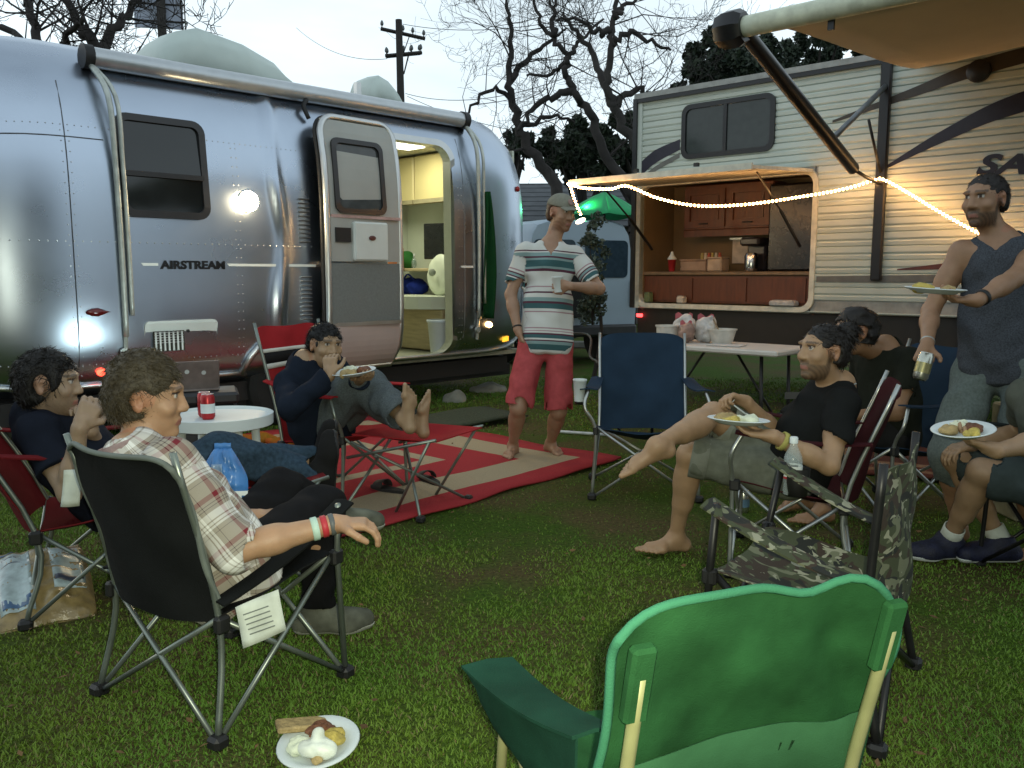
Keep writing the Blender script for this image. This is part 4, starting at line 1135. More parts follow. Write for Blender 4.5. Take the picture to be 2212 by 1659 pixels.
class Person:
    def __init__(s, name, label, base, J, skin=(.36, .22, .15), vox=.006, S=1.0, lens=(.285, .255, .43, .42), lip=(.30, .13, .10), hairc=(.02, .015, .012), beard=None, brow=None, barefoot=(True, True), build=1.0, fist=(.5, .5)):
        s.J = J; s.vox = vox; s.S = S; s.b = build
        s.root = thing(name, label, 'person', base)
        s.skin = np.array(skin); s.hairc = hairc
        pel, pR = nv(J['pelvis']), unit(J['pR']); ch, cR = nv(J['chest']), unit(J['cR'])
        U = unit(ch - pel); s.U = U
        s.pel, s.ch, s.pR, s.cR = pel, ch, unit(pR - U * (pR @ U)), unit(cR - U * (cR @ U))
        s.pF = np.cross(U, s.pR); s.cF = np.cross(U, s.cR)
        s.hd = nv(J['head']); s.hF = unit(J['hF']); s.hU = nv(J.get('hU', (0, 0, 1))); s.hU = unit(s.hU - s.hF * (s.hU @ s.hF)); s.hR = np.cross(s.hF, s.hU)
        s.neck = ch + U * .165 * S
        s.sh = {}; s.el = {}; s.wr = {}; s.hip = {}; s.kn = {}; s.an = {}
        l1, l2, l3, l4 = [x * S for x in lens]
        for sd_, q in (('R', 1), ('L', -1)):
            s.sh[sd_] = nv(J['sh' + sd_]) if 'sh' + sd_ in J else ch + s.cR * q * .168 * S + U * .092 * S
            s.el[sd_], s.wr[sd_] = ik(s.sh[sd_], J['wr' + sd_], l1, l2, J['ep' + sd_])
            s.hip[sd_] = pel + s.pR * q * .092 * S - U * .02
            s.kn[sd_], s.an[sd_] = ik(s.hip[sd_], J['an' + sd_], l3, l4, J['kp' + sd_])
        s.prims = s.torso(0) + s.head() + s.limbs()
        for i, sd_ in enumerate('RL'):
            s.prims += s.hand(sd_, J.get('hd' + sd_, unit(s.wr[sd_] - s.el[sd_])), J.get('hn' + sd_, (0, 0, -1)), fist[i])
            s.prims += s.foot(sd_, J.get('ft' + sd_, s.pF), J.get('fu' + sd_, (0, 0, 1)), barefoot[i])
        Vt, Q = field_mesh(s.prims, vox)
        s.Vt = Vt
        s.bodymesh = np_mesh('body', Vt, Q, skin_m, s.root, s.paint(Vt, beard, brow or hairc, lip))
    def torso(s, o):
        S, U, b = s.S, s.U, s.b; pel, ch = s.pel, s.ch; mid = (pel + ch) / 2
        return [ell(pel, (.165 * S * b, .115 * S * b, .125 * S), s.pR, U, .03, 1), ell(mid - s.pF * .005, (.136 * S * b, .100 * S * b, .15 * S), s.pR + s.cR, U, .04, 1),
                ell(ch, (.156 * S * b, .108 * S * b, .175 * S), s.cR, U, .05, 1), capsule(s.sh['R'], s.sh['L'], .050 * S, .050 * S, .06, 1), capsule(s.ch + U * .06, s.neck, .10 * S, .062 * S, .05, 1)]
    def head(s):
        S = s.S; h = s.hd; R_, F_, U_ = s.hR, s.hF, s.hU
        P = lambda r, f, u: h + (R_ * r + F_ * f + U_ * u) * S
        e = lambda c, r, k=.015, op=1: ell(P(*c), nv(r) * S, R_, U_, k, 2, op)
        L = [capsule(s.neck - s.U * .05, P(0, -.015, -.06), .058 * S, .052 * S, .02, 2),
             e((0, -.018, .035), (.076, .096, .086)), e((0, .028, -.005), (.066, .066, .085), .03), e((0, .032, -.062), (.052, .056, .052), .03), e((0, .072, -.095), (.024, .022, .018), .02),
             capsule(P(0, .090, .022), P(0, .105, -.018), .010 * S, .0145 * S, .012, 2), e((.014, .096, -.022), (.010, .012, .008), .008), e((-.014, .096, -.022), (.010, .012, .008), .008),
             e((0, .085, .040), (.055, .014, .012), .015), e((0, .086, -.056), (.024, .014, .010), .008), e((0, .085, -.068), (.020, .013, .007), .006),
             e((.032, .098, .022), (.017, .014, .010), .012, -1), e((-.032, .098, .022), (.017, .014, .010), .012, -1), e((.032, .078, .022), (.0125, .0125, .0125), .004), e((-.032, .078, .022), (.0125, .0125, .0125), .004),
             e((.046, .066, -.018), (.020, .020, .018), .02), e((-.046, .066, -.018), (.020, .020, .018), .02)]
        for q in (1, -1):
            L += [ell(P(.078 * q, -.012, .002), nv((.009, .020, .033)) * S, R_ + F_ * -.35 * q, U_ - F_ * .15, .008, 2), ell(P(.084 * q, -.004, .004), nv((.006, .009, .016)) * S, R_, U_, .006, 2, -1)]
        return L
    def limbs(s):
        S, b = s.S, s.b; L = []
        for q in 'RL':
            sh, el, wr, hp, kn, an = s.sh[q], s.el[q], s.wr[q], s.hip[q], s.kn[q], s.an[q]
            fd_ = unit(wr - el)
            L += [capsule(sh, sh + (el - sh) * .5, .052 * S * b, .050 * S * b, .03, 3), capsule(sh + (el - sh) * .4, el, .049 * S * b, .038 * S, .02, 3), capsule(el, el + fd_ * .10 * S, .040 * S, .041 * S, .02, 4), capsule(el + fd_ * .08 * S, wr, .040 * S, .026 * S, .02, 4)]
            sd_ = unit(an - kn)
            bk = unit((hp - kn) + (an - kn)) if np.linalg.norm((hp - kn) + (an - kn)) > .05 else -s.pF
            L += [capsule(hp, kn, .088 * S * b, .058 * S, .03, 5), capsule(kn, kn + sd_ * .14 * S, .053 * S, .050 * S, .02, 6), capsule(kn + sd_ * .12 * S + bk * .018, kn + sd_ * .24 * S + bk * .012, .046 * S, .042 * S, .03, 6), capsule(kn + sd_ * .1 * S, an, .048 * S, .032 * S, .03, 6)]
        return L
    def hand(s, q, d, n, curl):
        """palm and five fingers; d points along the hand, n out of the palm, curl 0 flat to 1 closed"""
        S = s.S; w = s.wr[q]; d = unit(d); n = nv(n); n = unit(n - d * (n @ d)); side = np.cross(d, n)      # towards the thumb or away
        th = side if q == 'L' else -side
        th = -th if s.J.get('flip' + q) else th
        L = [capsule(w, w + d * .03, .026 * S, .026 * S, .015, 7)]
        for t in (-1.5, -.5, .5, 1.5):
            L.append(capsule(w + d * .025 + th * t * .012, w + d * .085 + th * t * .0195, .0145 * S, .0125 * S, .010, 7))
        for t, ln, cu in ((1.5, .072, 1), (.5, .080, 1.03), (-.5, .075, 1.06), (-1.5, .058, 1.12)):
            p = w + d * .088 + th * t * .0205; dd = d.copy(); a = curl * 1.25 * cu + .12; r = .0092
            for seg in (.45, .32, .26):
                ca, sa = math.cos(a * .85), math.sin(a * .85)
                nd = dd * ca + n * sa; n2 = n * ca - dd * sa
                e = p + unit(nd) * ln * seg * S; L.append(capsule(p, e, r * S, r * .92 * S, .004, 7)); p = e; dd = unit(nd); n = n2; r *= .92
            n = nv(s.J.get('hn' + q, (0, 0, -1))); n = unit(n - d * (n @ d))
        p0 = w + d * .028 + th * .026; p1 = p0 + (th * .75 + d * .55 + n * .35 * curl) * .040; p2 = p1 + unit(d * .9 + th * .25 + n * (.2 + .8 * curl)) * .032; p3 = p2 + unit(d * .9 - th * .1 + n * (.2 + .9 * curl)) * .026
        L += [capsule(p0, p1, .015 * S, .012 * S, .012, 7), capsule(p1, p2, .0115 * S, .0105 * S, .005, 7), capsule(p2, p3, .0105 * S, .009 * S, .004, 7)]
        s.hand_c = getattr(s, 'hand_c', {}); s.hand_c[q] = (w + d * .075 + n * .028, d, n, th)
        return L
    def foot(s, q, d, u, bare):
        S = s.S; a = s.an[q]; d = nv(d); u = unit(u); d = unit(d - u * (d @ u)); sd_ = np.cross(d, u) * (1 if q == 'R' else -1)   # outward side
        sl = a - u * .045 * S
        s.foot_c = getattr(s, 'foot_c', {}); s.foot_c[q] = (a, d, u, sd_)
        L = [capsule(a, sl - d * .045 * S, .034 * S, .030 * S, .02, 8), capsule(a - u * .01, sl + d * .085 * S - sd_ * .008, .034 * S, .026 * S, .03, 8), capsule(sl - d * .04, sl + d * .10, .028 * S, .024 * S, .02, 8), capsule(sl + d * .08 + sd_ * .026 - u * .004, sl + d * .125 - sd_ * .026 - u * .002, .021 * S, .023 * S, .02, 8)]
        if bare:
            for i, (t, ln) in enumerate(((-.034, .052), (-.013, .050), (.004, .043), (.020, .036), (.034, .028))):
                r = .0135 if i == 0 else .0095
                p = sl + d * (.130 - .010 * i) + sd_ * t - u * .008; L.append(capsule(p, p + d * ln - u * .004, r * S, r * .9 * S, .006, 8))
        return L
    def hframe(s, P): q = (P - s.hd) / s.S; return q @ s.hR, q @ s.hF, q @ s.hU
    def paint(s, Vt, beard, brow, lip):
        col = np.repeat(s.skin[None], len(Vt), 0)
        r, f, u = s.hframe(Vt); ar = np.abs(r)
        inh = (ar < .09) & (np.abs(u) < .14) & (np.abs(f) < .14)
        near = inh & (f > .035)
        if beard is not None:
            bc, thick = beard
            ss = lambda x, w: np.clip(x / w, 0, 1) ** 2 * (3 - 2 * np.clip(x / w, 0, 1))
            jaw = ss(-.040 - .25 * np.maximum(0, ar - .045) * 0 - .22 * np.maximum(0, .030 - ar) - u + .45 * np.maximum(0, .022 - f), .014) * ss(u + .125, .02) * ss(f + .006, .012)
            mus = ss(.034 - ar, .008) * ss(.014 - np.abs(u + .044), .006) * ss(f - .068, .006)
            sid = ss(ar - .050, .008) * ss(.030 - f, .010) * ss(f + .004, .006) * ss(.018 - u, .01) * ss(u + .07, .01)
            w = np.maximum(np.maximum(jaw, mus), sid) * inh
            w *= ~((ar < .022) & (np.abs(u + .062) < .008))
            w = (w * thick * (.82 + .18 * np.sin(Vt @ np.array([310., 270., 350.]))))[:, None]
            col = col * (1 - w) + np.array(bc) * w
        m = near & (ar > .010) & (ar < .052) & (u > .040 - .10 * np.maximum(0, ar - .035)) & (u < .050 - .1 * np.maximum(0, ar - .03)) & (f > .05); col[m] = col[m] * .35 + np.array(brow) * .65
        m = near & (ar < .023) & (np.abs(u + .062) < .0085) & (f > .07); col[m] = np.array(lip)
        d = np.sqrt((ar - .032) ** 2 + ((u - .022) * 1.7) ** 2); m = near & (d < .0125) & (f > .066); col[m] = (.55, .52, .48)
        d2 = np.sqrt((ar - .032) ** 2 + (u - .022) ** 2); m = near & (d2 < .0068) & (f > .07); col[m] = (.03, .02, .015)
        m = near & (np.abs(u - .030) < .003) & (np.abs(ar - .032) < .015); col[m] = (.05, .03, .025)
        ru = inh & (ar > .07); col[ru] *= np.array([1.08, .9, .88])
        return col
    # ---- clothes
    def st(s, Vt, prims):
        """cloth coordinates: along and around the torso or the limb"""
        best = np.full(len(Vt), 9.0); st = np.zeros((len(Vt), 3))
        lim = [('T', None)] + [(q, k) for q in 'RL' for k in ('a', 'l')]
        for q, k in lim:
            if q == 'T':
                d = np.min([pdist(p, Vt) for p in s.torso(0)], 0); along = (Vt - s.pel) @ s.U; x = (Vt - s.ch) @ s.cR; y = (Vt - s.ch) @ s.cF; ar = np.arctan2(x, y) * .155; rid = 0
            else:
                A, B, Cc = (s.sh[q], s.el[q], s.wr[q]) if k == 'a' else (s.hip[q], s.kn[q], s.an[q])
                d1 = pdist(capsule(A, B, .05, .045) if k == 'a' else capsule(A, B, .09, .06), Vt); d2 = pdist(capsule(B, Cc, .042, .03) if k == 'a' else capsule(B, Cc, .055, .04), Vt)
                d = np.minimum(d1, d2) + (.012 if k == 'a' else .02)
                u1 = unit(B - A); u2 = unit(Cc - B); L1 = np.linalg.norm(B - A)
                t1 = (Vt - A) @ u1; t2 = L1 + (Vt - B) @ u2
                along = np.where(d1 < d2, t1, t2)
                uu = np.where((d1 < d2)[:, None], u1[None], u2[None]); O = np.where((d1 < d2)[:, None], A[None], B[None])
                w = np.cross(u1, s.cF + .01); w = unit(w); e1 = w[None] - uu * (uu @ w)[:, None]; e1 /= np.linalg.norm(e1, axis=1, keepdims=True); e2 = np.cross(uu, e1)
                ar = np.arctan2(((Vt - O) * e1).sum(1), ((Vt - O) * e2).sum(1)) * (.055 if k == 'a' else .08); rid = 1 if k == 'a' else 2
            m = d < best; best[m] = d[m]; st[m, 0] = along[m]; st[m, 1] = ar[m]; st[m, 2] = rid
        return st
    def cloth(s, name, mat, prims, infl=.012, cuts=(), wr=.004, seed=1, vox=None, label=None, sm=1):
        Vt, Q = field_mesh(prims, vox or s.vox, cuts, wrinkle(wr * 1.7, seed, 1.25) if wr else None, infl)
        if sm: Vt = smooth_mesh(Vt, Q, sm)
        o = np_mesh(name, Vt, Q, mat, s.root, st=s.st(Vt, prims))
        if label: o['label'] = label
        return o
    def top(s, name, mat, sleeve=.6, infl=.016, loose=.0, neck=.035, vneck=0, hem=-.06, long=False, sleeve_r=.0, tank=False, **k):
        """shirt: sleeve is the share of the upper arm covered, or long sleeves with long=True"""
        P = s.torso(0); cuts = []; holes = []
        P[4] = capsule(s.ch + s.U * .06, s.neck - s.U * .02, .105 * s.S, .066 * s.S, .05, 1)
        P.append(capsule(s.pel + s.U * hem, s.ch, .15 * s.S * s.b, .13 * s.S, .05, 1)) if 0 else None
        P.append(ell(s.pel + s.U * .06, ((.168 + loose) * s.S * s.b, (.122 + loose) * s.S * s.b, .34), s.pR, s.U, .04, 1))
        P.append(ell((s.pel + s.ch) / 2, ((.155 + loose) * s.S * s.b, (.112 + loose) * s.S * s.b, .20), s.cR, s.U, .04, 1))
        if tank:
            P[3] = capsule(s.ch + s.cR * .10 + s.U * .10, s.ch - s.cR * .10 + s.U * .10, .05, .05, .05, 1)
        else:
            for q in 'RL':
                sh, el, wr_ = s.sh[q], s.el[q], s.wr[q]
                if long:
                    e2 = el + (wr_ - el) * (sleeve if sleeve <= 1 else 1)
                    P += [capsule(sh, el, .050 + sleeve_r, .042 + sleeve_r, .03, 3), capsule(el, e2, .042 + sleeve_r, .036 + sleeve_r, .02, 4, 1, True)]; holes.append(hem_hole(el, e2, .036 + sleeve_r + infl - .007))
                else:
                    e2 = sh + (el - sh) * sleeve; P.append(capsule(sh - (el - sh) * .05, e2, .048 + sleeve_r, .052 + sleeve_r, .03, 3, 1, True)); holes.append(hem_hole(sh, e2, .052 + sleeve_r + infl - .007))
        base = s.pel + s.U * (hem - .02)
        cuts = []
        for p_ in P:
            if p_['g'] == 1: p_['cut'] = [(base, -s.U)]
        nk = s.neck + s.U * .0
        P.append(ell(nk + s.cF * neck * .6 + s.U * .015, (.062 + neck * .5, .060 + neck * .6, .05 + neck * .3), s.cR, s.U, .01, 1, -1))
        if vneck:
            for i in range(4):
                t = i / 3; P.append(ell(nk + s.cF * (.075 + .028 * t) - s.U * (.02 + vneck * t), (.045 * (1 - t) + .006, .07, .03), s.cR, s.U, .008, 1, -1))
        return s.cloth(name, mat, P + holes, infl, cuts, **k)
    def bottoms(s, name, mat, upto=.7, infl=.014, flare=.02, waist=.10, cuffs=None, **k):
        """trousers or shorts: upto counts 0..1 down the thigh and 1..2 down the shin; a pair gives each leg its own length"""
        P = [ell(s.pel + s.U * .0, (.163 * s.S * s.b, .113 * s.S * s.b, .125), s.pR, s.U, .03, 1)]
        P[0]['cut'] = [(s.pel + s.U * waist, s.U)]; cuts = []; holes = []
        for i, q in enumerate('RL'):
            u = upto[i] if hasattr(upto, '__len__') else upto
            hp, kn, an = s.hip[q], s.kn[q], s.an[q]; e = hp + (kn - hp) * min(1, u)
            r2 = (.086 - .030 * min(1, u)) * s.S + flare * min(1, u); P.append(capsule(hp, e, .088 * s.S * s.b, r2, .03, 5, 1, u <= 1))
            if u <= 1: holes.append(hem_hole(hp, e, r2 + infl - .007))
            if u > 1:
                e2 = kn + (an - kn) * (u - 1); P.append(capsule(kn, e2, .056 * s.S + flare, .040 * s.S + flare, .03, 6, 1, True)); holes.append(hem_hole(kn, e2, .040 * s.S + flare + infl - .007))
        return s.cloth(name, mat, P + holes, infl, cuts, **k)
    def hair(s, mat, th=.014, amp=.006, face=.035, low=-.05, seed=1, strands=1600, slen=.03, top=0.0, extra=(), name='hair', freq=1.0, comb=(0, -.6, .1), vox=None, wid=.0016, lift=.22):
        S = s.S; P = lambda r, f, u: s.hd + (s.hR * r + s.hF * f + s.hU * u) * S
        L = [ell(P(0, -.018, .035 + top * .4), nv((.076 + th, .096 + th, .086 + th + top)) * S, s.hR, s.hU, .02), ell(P(0, -.04, -.01), nv((.070 + th, .070 + th, .075 + th)) * S, s.hR, s.hU, .03)]
        L += [ell(P(*c), nv(r_) * S, s.hR, s.hU, .02) for c, r_ in extra]
        # face, ears and nape are left bare
        L += [ell(P(0, .108, -.035 + face * .0), nv((.090, .092, .085 + face)) * S, s.hR, s.hU, .012, 0, -1)]
        for q in (1, -1): L.append(ell(P(.09 * q, .0, -.01), nv((.032, .040, .056)) * S, s.hR, s.hU, .01, 0, -1))
        cuts = [(P(0, 0, low), -(s.hU + s.hF * -.25))]
        Vt, Q = field_mesh(L, vox or min(s.vox, .006), cuts, wrinkle(amp, seed, 2.2 * freq))
        o = np_mesh(name, Vt, Q, mat, s.root)
        if strands:
            rg = np.random.default_rng(seed); i = rg.integers(0, len(Vt), strands)
            n = Vt[i] - s.hd; n /= np.linalg.norm(n, axis=1, keepdims=True)
            cd = s.hR * comb[0] + s.hF * comb[1] + s.hU * comb[2]
            t_ = cd[None] + rg.normal(size=n.shape) * .55; t_ = t_ - n * (t_ * n).sum(1, keepdims=True); t_ /= np.linalg.norm(t_, axis=1, keepdims=True); d = n * lift + t_; d /= np.linalg.norm(d, axis=1, keepdims=True)
            l = slen * (.5 + rg.random((strands, 1))); p0 = Vt[i] - n * .004; d2 = d + rg.normal(size=n.shape) * .4 - n * lift * .6 + nv((0, 0, -.2)); d2 /= np.linalg.norm(d2, axis=1, keepdims=True)
            p1 = p0 + d * l * .55; p2 = p1 + d2 * l * .45
            sd_ = np.cross(d, rg.normal(size=n.shape)); sd_ /= np.maximum(np.linalg.norm(sd_, axis=1, keepdims=True), 1e-6); w = wid
            A = np.stack([p0 - sd_ * w, p0 + sd_ * w, p1 + sd_ * w * .8, p1 - sd_ * w * .8, p2 + sd_ * w * .2, p2 - sd_ * w * .2], 1).reshape(-1, 3)
            b = (np.arange(strands) * 6)[:, None]; Qs = np.concatenate([b + np.array([[0, 1, 2, 3]]), b + np.array([[3, 2, 4, 5]])])
            np_mesh('strands', A, Qs, mat, o, kind='stuff') if 0 else None
            Va = np.concatenate([Vt, A]); Qa = np.concatenate([Q, Qs + len(Vt)])
            me = o.data; bpy.data.objects.remove(o); bpy.data.meshes.remove(me)
            o = np_mesh(name, Va, Qa, mat, s.root)
        return o
    def shoe(s, q, mat, sole_mat, lace=None, hi=.05):
        a, d, u, sd_ = s.foot_c[q]; S = s.S; sl = a - u * .05 * S
        P = [capsule(a + u * hi * .2, a - u * .02 - d * .01, .042, .044, .02), capsule(sl - d * .05, sl + d * .12, .036, .034, .03), capsule(a - u * .012, sl + d * .10, .042, .032, .03), capsule(sl + d * .10 + sd_ * .018, sl + d * .165 - sd_ * .016, .034, .030, .03)]
        Vt, Q = field_mesh(P, .005, [(a + u * (hi - .01), u), (sl - u * .024, -u)], None, .009)
        o = np_mesh('shoe', smooth_mesh(Vt, Q, 1), Q, mat, s.root)
        P2 = [capsule(sl - d * .05, sl + d * .12, .045, .043, .03), capsule(sl + d * .10 + sd_ * .018, sl + d * .168 - sd_ * .016, .044, .040, .03)]
        Vt, Q = field_mesh(P2, .005, [(sl - u * .012, u), (sl - u * .034, -u)], None, .0)
        np_mesh('sole', Vt, Q, sole_mat, o)
        if lace is not None:
            m = MB()
            for i in range(5):
                c = Vector(a - u * .012 + (sl + d * .10 - (a - u * .012)) * (.25 + .17 * i) + u * (.040 - .002 * i) ); sv = Vector(sd_) * .026
                m.tube([c - sv - Vector(u) * .008, c + Vector(u) * .004, c + sv - Vector(u) * .008], .0032, 5)
            m.build('laces', lace, o, smooth=True, world=True)
        return o
    def band(s, name, mat, a, b, t, r, w=.018, thick=.003):
        """bracelet round the segment a-b at share t"""
        a, b = Vector(a), Vector(b); c = a.lerp(b, t); d = (b - a).normalized(); Mq = d.to_track_quat('Z', 'Y').to_matrix()
        m = MB(); m.lathe([(r, -w / 2), (r + thick, -w / 2 + .002), (r + thick, w / 2 - .002), (r, w / 2)], 20, Mq, c, cap=False); return m.build(name, mat, s.root, smooth=True, world=True)
# ================================================================== folding camp chairs
def fabric(name, col, var=.15, rough=.85, col2=None): return pm(name, col, rough, 0, var, 7, .25, 320, col2=col2, sheen=.2)
grey_fr = pm('grey_tube', (.22, .25, .22), .38, .7, .08); silver_fr = pm('silver_tube', (.42, .44, .42), .32, .8, .08); black_fr = pm('black_tube', (.014, .014, .014), .4, .2); tan_fr = pm('khaki_tube', (.36, .36, .17), .45, .2, .1)
hub = pm('black_hub', (.012, .012, .012), .5)
def camp_chair(name, label, loc, fwd, fab, frame, w=.52, sh=.42, bh=.88, rad=.0095, band=None, edge=None, group='folding camp chairs', cup=0, rec=.17, arm_h=.22, top_dip=.03, seat_fab=None, arm_mat=None, floppy=0.0, footrest=None, seed=1, curved=True, armw=.075, armq=.52, wrap=0.0, side=False):
    """fwd is where the sitter faces; cup -1 or 1 puts a net cup holder on that arm"""
    rz = math.atan2(-fwd[0], fwd[1])
    t = thing(name, label, 'camp chair', (loc[0], loc[1], 0), rz, group)
    h = w / 2; rg = random.Random(seed)
    foot = {(x, y): Vector((x * (h + .03), .25 if y > 0 else -.25, .012)) for x in (-1, 1) for y in (-1, 1)}
    sc_ = {(x, 1): Vector((x * h, .24, sh)) for x in (-1, 1)}; sc_.update({(x, -1): Vector((x * h * .97, -.20, sh - .07)) for x in (-1, 1)})
    btop = {x: Vector((x * h * .98, -.22 - rec, bh)) for x in (-1, 1)}
    armf = {x: Vector((x * (h + .055), .21, sh + arm_h)) for x in (-1, 1)}; armb = {x: sc_[(x, -1)].lerp(btop[x], armq) + Vector((x * .012, .07 if wrap else 0, 0)) for x in (-1, 1)}
    for x in (-1, 1):
        m = MB(); wy = Vector((0, -.035 if wrap else 0, 0)); m.tube(bez([foot[(x, -1)] + wy, sc_[(x, -1)] + wy, btop[x] if not wrap else sc_[(x, -1)].lerp(btop[x], .84) + wy * .7], 5), rad, 8); m.build('back_post', frame, t, smooth=True)
        if curved: pts = bez([foot[(x, 1)], sc_[(x, 1)] + Vector((x * .012, .01, -.02)), armf[x] + Vector((x * .02, .045, -.10)), armf[x]], 6)
        else: pts = [foot[(x, 1)], sc_[(x, 1)] + Vector((x * .015, 0, 0)), armf[x]]
        m = MB(); m.tube(pts, rad, 8); m.build('arm_post', frame, t, smooth=True)
        for y in (-1, 1):
            m = MB(); m.tube([foot[(x, y)], sc_[(-x, y)]], rad * .9, 7); m.build('cross_leg', frame, t, smooth=True)
            m = MB(); m.tube([foot[(x, y)] + Vector((0, 0, .005)), sc_[(x, -y)]], rad * .9, 7); m.build('cross_leg', frame, t, smooth=True)
            m = MB(); m.rbox(foot[(x, y)] + Vector((0, 0, .008)), (.05, .05, .04), .01); m.build('foot_cap', hub, t)
            m = MB(); m.rbox(sc_[(x, y)] + Vector((x * .012, 0, -.015)), (.03, .045, .05), .008); m.build('corner_hub', hub, t)
    n = 11
    g = [[(sc_[(-1, -1)].lerp(sc_[(1, -1)], s)).lerp(sc_[(-1, 1)].lerp(sc_[(1, 1)], s), q) - Vector((0, 0, .065 * math.sin(math.pi * s) * (.35 + .65 * math.sin(math.pi * min(1, q * .85 + .1))) - .004 * math.sin(14 * s + 9 * q))) for s in [i / (n - 1) for i in range(n)]] for q in [j / (n - 1) for j in range(n)]]
    m = MB(); m.sheet(g, .005); m.build('seat', seat_fab or fab, t, smooth=True, angle=60)
    lo = {x: sc_[(x, -1)] + Vector((0, .015, -.015)) for x in (-1, 1)}
    nz = 24; NX = 25; g = []
    for j in range(nz):
        q = j / (nz - 1); row = []
        for i in range(NX):
            s = i / (NX - 1); x = -1 + 2 * s
            p = lo[-1].lerp(lo[1], s).lerp(btop[-1].lerp(btop[1], s), q)
            p += Vector((x * wrap, 0, 0))
            p += Vector((0, (-.075 if not wrap else .05) * (1 - x * x) * (.4 + .6 * (1 - q)), 0))
            p += Vector((0, .006 * math.sin(11 * q + 5 * x + seed) + floppy * (.013 * math.sin(11 * x + 9 * q) * max(0, x + .1) + .006 * math.sin(7 * x - 12 * q) * max(0, q - .3)), 0))
            cr = (abs(x) ** 6) * .045 * max(0, q - .85) / .15
            p += Vector((0, 0, (-top_dip * (1 - x * x) if q > .9 else 0) * (q - .9) * 10 - cr + floppy * max(0, q - .55) / .45 * (.034 * math.exp(-((x - .66) / .22) ** 2) - .014 * math.exp(-((x - .30) / .2) ** 2) - .030 * x)))
            row.append(p)
        g.append(row)
    m = MB(); m.sheet(g, .005); bk = m.build('backrest', fab, t, smooth=True, angle=60)
    if band:
        for (q0, q1, mt, of) in band:
            gg = []
            for q in (q0, (q0 + q1) / 2, q1):
                a = q * (nz - 1); j = min(nz - 2, int(a)); f = a - j
                gg.append([g[j][i].lerp(g[j + 1][i], f) + Vector((0, of, 0)) for i in range(NX)])
            m = MB(); m.sheet(gg, .004); m.build('stripe_band', mt, bk, smooth=True)
    if edge:
        m = MB(); m.tube([r_[0] for r_ in g[2:]] + g[-1] + [r_[-1] for r_ in g[2:][::-1]], .0085, 6); m.build('piping', edge, bk, smooth=True)
    for x in (-1, 1):
        a, b = armf[x] + Vector((0, .03, .004)), armb[x]
        gg = [[a.lerp(b, q) + Vector((x * (s - .5) * armw * (1 - .25 * q) , 0, .004 - .02 * math.sin(math.pi * q) - .012 * abs(s - .5))) for s in (0, .25, .5, .75, 1)] for q in [k / 9 for k in range(10)]]
        m = MB(); m.sheet(gg, .007); ar = m.build('armrest', arm_mat or fab, t, smooth=True, angle=60)
        if cup == x or cup == 2:
            c = a.lerp(b, .16) + Vector((x * .055, 0, 0)); m = MB(); m.lathe([(.042, .0), (.040, -.05), (.034, -.10), (.005, -.102)], 14, None, c, cap=False); m.build('cup_holder', hub, ar, smooth=True)
    if wrap:
        for x in (-1, 1):
            a = sc_[(x, -1)].lerp(btop[x], .92); b = sc_[(x, -1)].lerp(btop[x], .70)
            m = MB(); m.rbox((a + b) / 2 + Vector((0, -.022, 0)), (.046, .026, (a - b).length + .03), .010, Matrix.Rotation(math.atan2(rec, bh - sh), 3, 'X')); m.build('post_pocket', fab, bk)
    if side:
        for x in (-1, 1):
            a, b = armf[x] + Vector((x * armw * .45, .03, 0)), armb[x] + Vector((x * armw * .3, 0, 0)); c, d_ = sc_[(x, 1)] + Vector((x * .02, .03, -.02)), sc_[(x, -1)] + Vector((x * .02, 0, -.02))
            gg = [[a.lerp(b, q).lerp(c.lerp(d_, q), s) + Vector((x * .02 * math.sin(math.pi * s) * math.sin(7 * q), 0, -.02 * math.sin(math.pi * q) * (1 - s))) for s in (0, .2, .4, .6, .8, 1)] for q in [k / 9 for k in range(10)]]
            m = MB(); m.sheet(gg, .005); m.build('side_panel', arm_mat or fab, t, smooth=True, angle=60)
    if footrest:
        L0, z0, z1 = .27, sh + .02, sh + .03; L1 = L0 + footrest
        gg = [[Vector((-h * .85 + 2 * h * .85 * s, L0 + (L1 - L0) * q, z0 + (z1 - z0) * q - .05 * math.sin(math.pi * s) * math.sin(math.pi * q) - .01)) for s in (0, .25, .5, .75, 1)] for q in [k / 8 for k in range(9)]]
        m = MB(); m.sheet(gg, .006); fr_ = m.build('footrest', fab, t, smooth=True, angle=60)
        for x in (-1, 1):
            m = MB(); m.tube([Vector((x * h * .88, L1, z1)), Vector((x * h * .88, L0 - .03, .30))], rad * .9, 7); m.build('footrest_bar', frame, fr_, smooth=True)
            m = MB(); m.tube([Vector((x * h * .88, L1 - .04, z1 - .01)), Vector((x * h * .7, L0 + .25, .012))], rad * .9, 7); m.build('footrest_leg', frame, fr_, smooth=True)
            m = MB(); m.tube([Vector((x * h * .88, L0, z0 - .05)), Vector((-x * h * .88, L1 - .1, .012))], rad * .9, 7); m.build('footrest_leg', frame, fr_, smooth=True)
            m = MB(); m.rbox((x * h * .88, L1 - .1, .02), (.045, .045, .035), .01); m.build('foot_cap', hub, fr_)
    return t
red_f = fabric('red_canvas', (.30, .018, .022)); navy_f = fabric('navy_canvas', (.018, .036, .062)); black_f = fabric('black_canvas', (.010, .011, .011)); green_f = fabric('green_canvas', (.022, .090, .030), .40); green_d = fabric('shaded_green_canvas', (.012, .052, .032), .25)  # the last green is for arms, darkened to follow the flash falloff
green2 = fabric('green_piping', (.05, .20, .11)); white_band = fabric('white_webbing', (.58, .58, .52)); black_band = fabric('black_webbing', (.012, .012, .012))
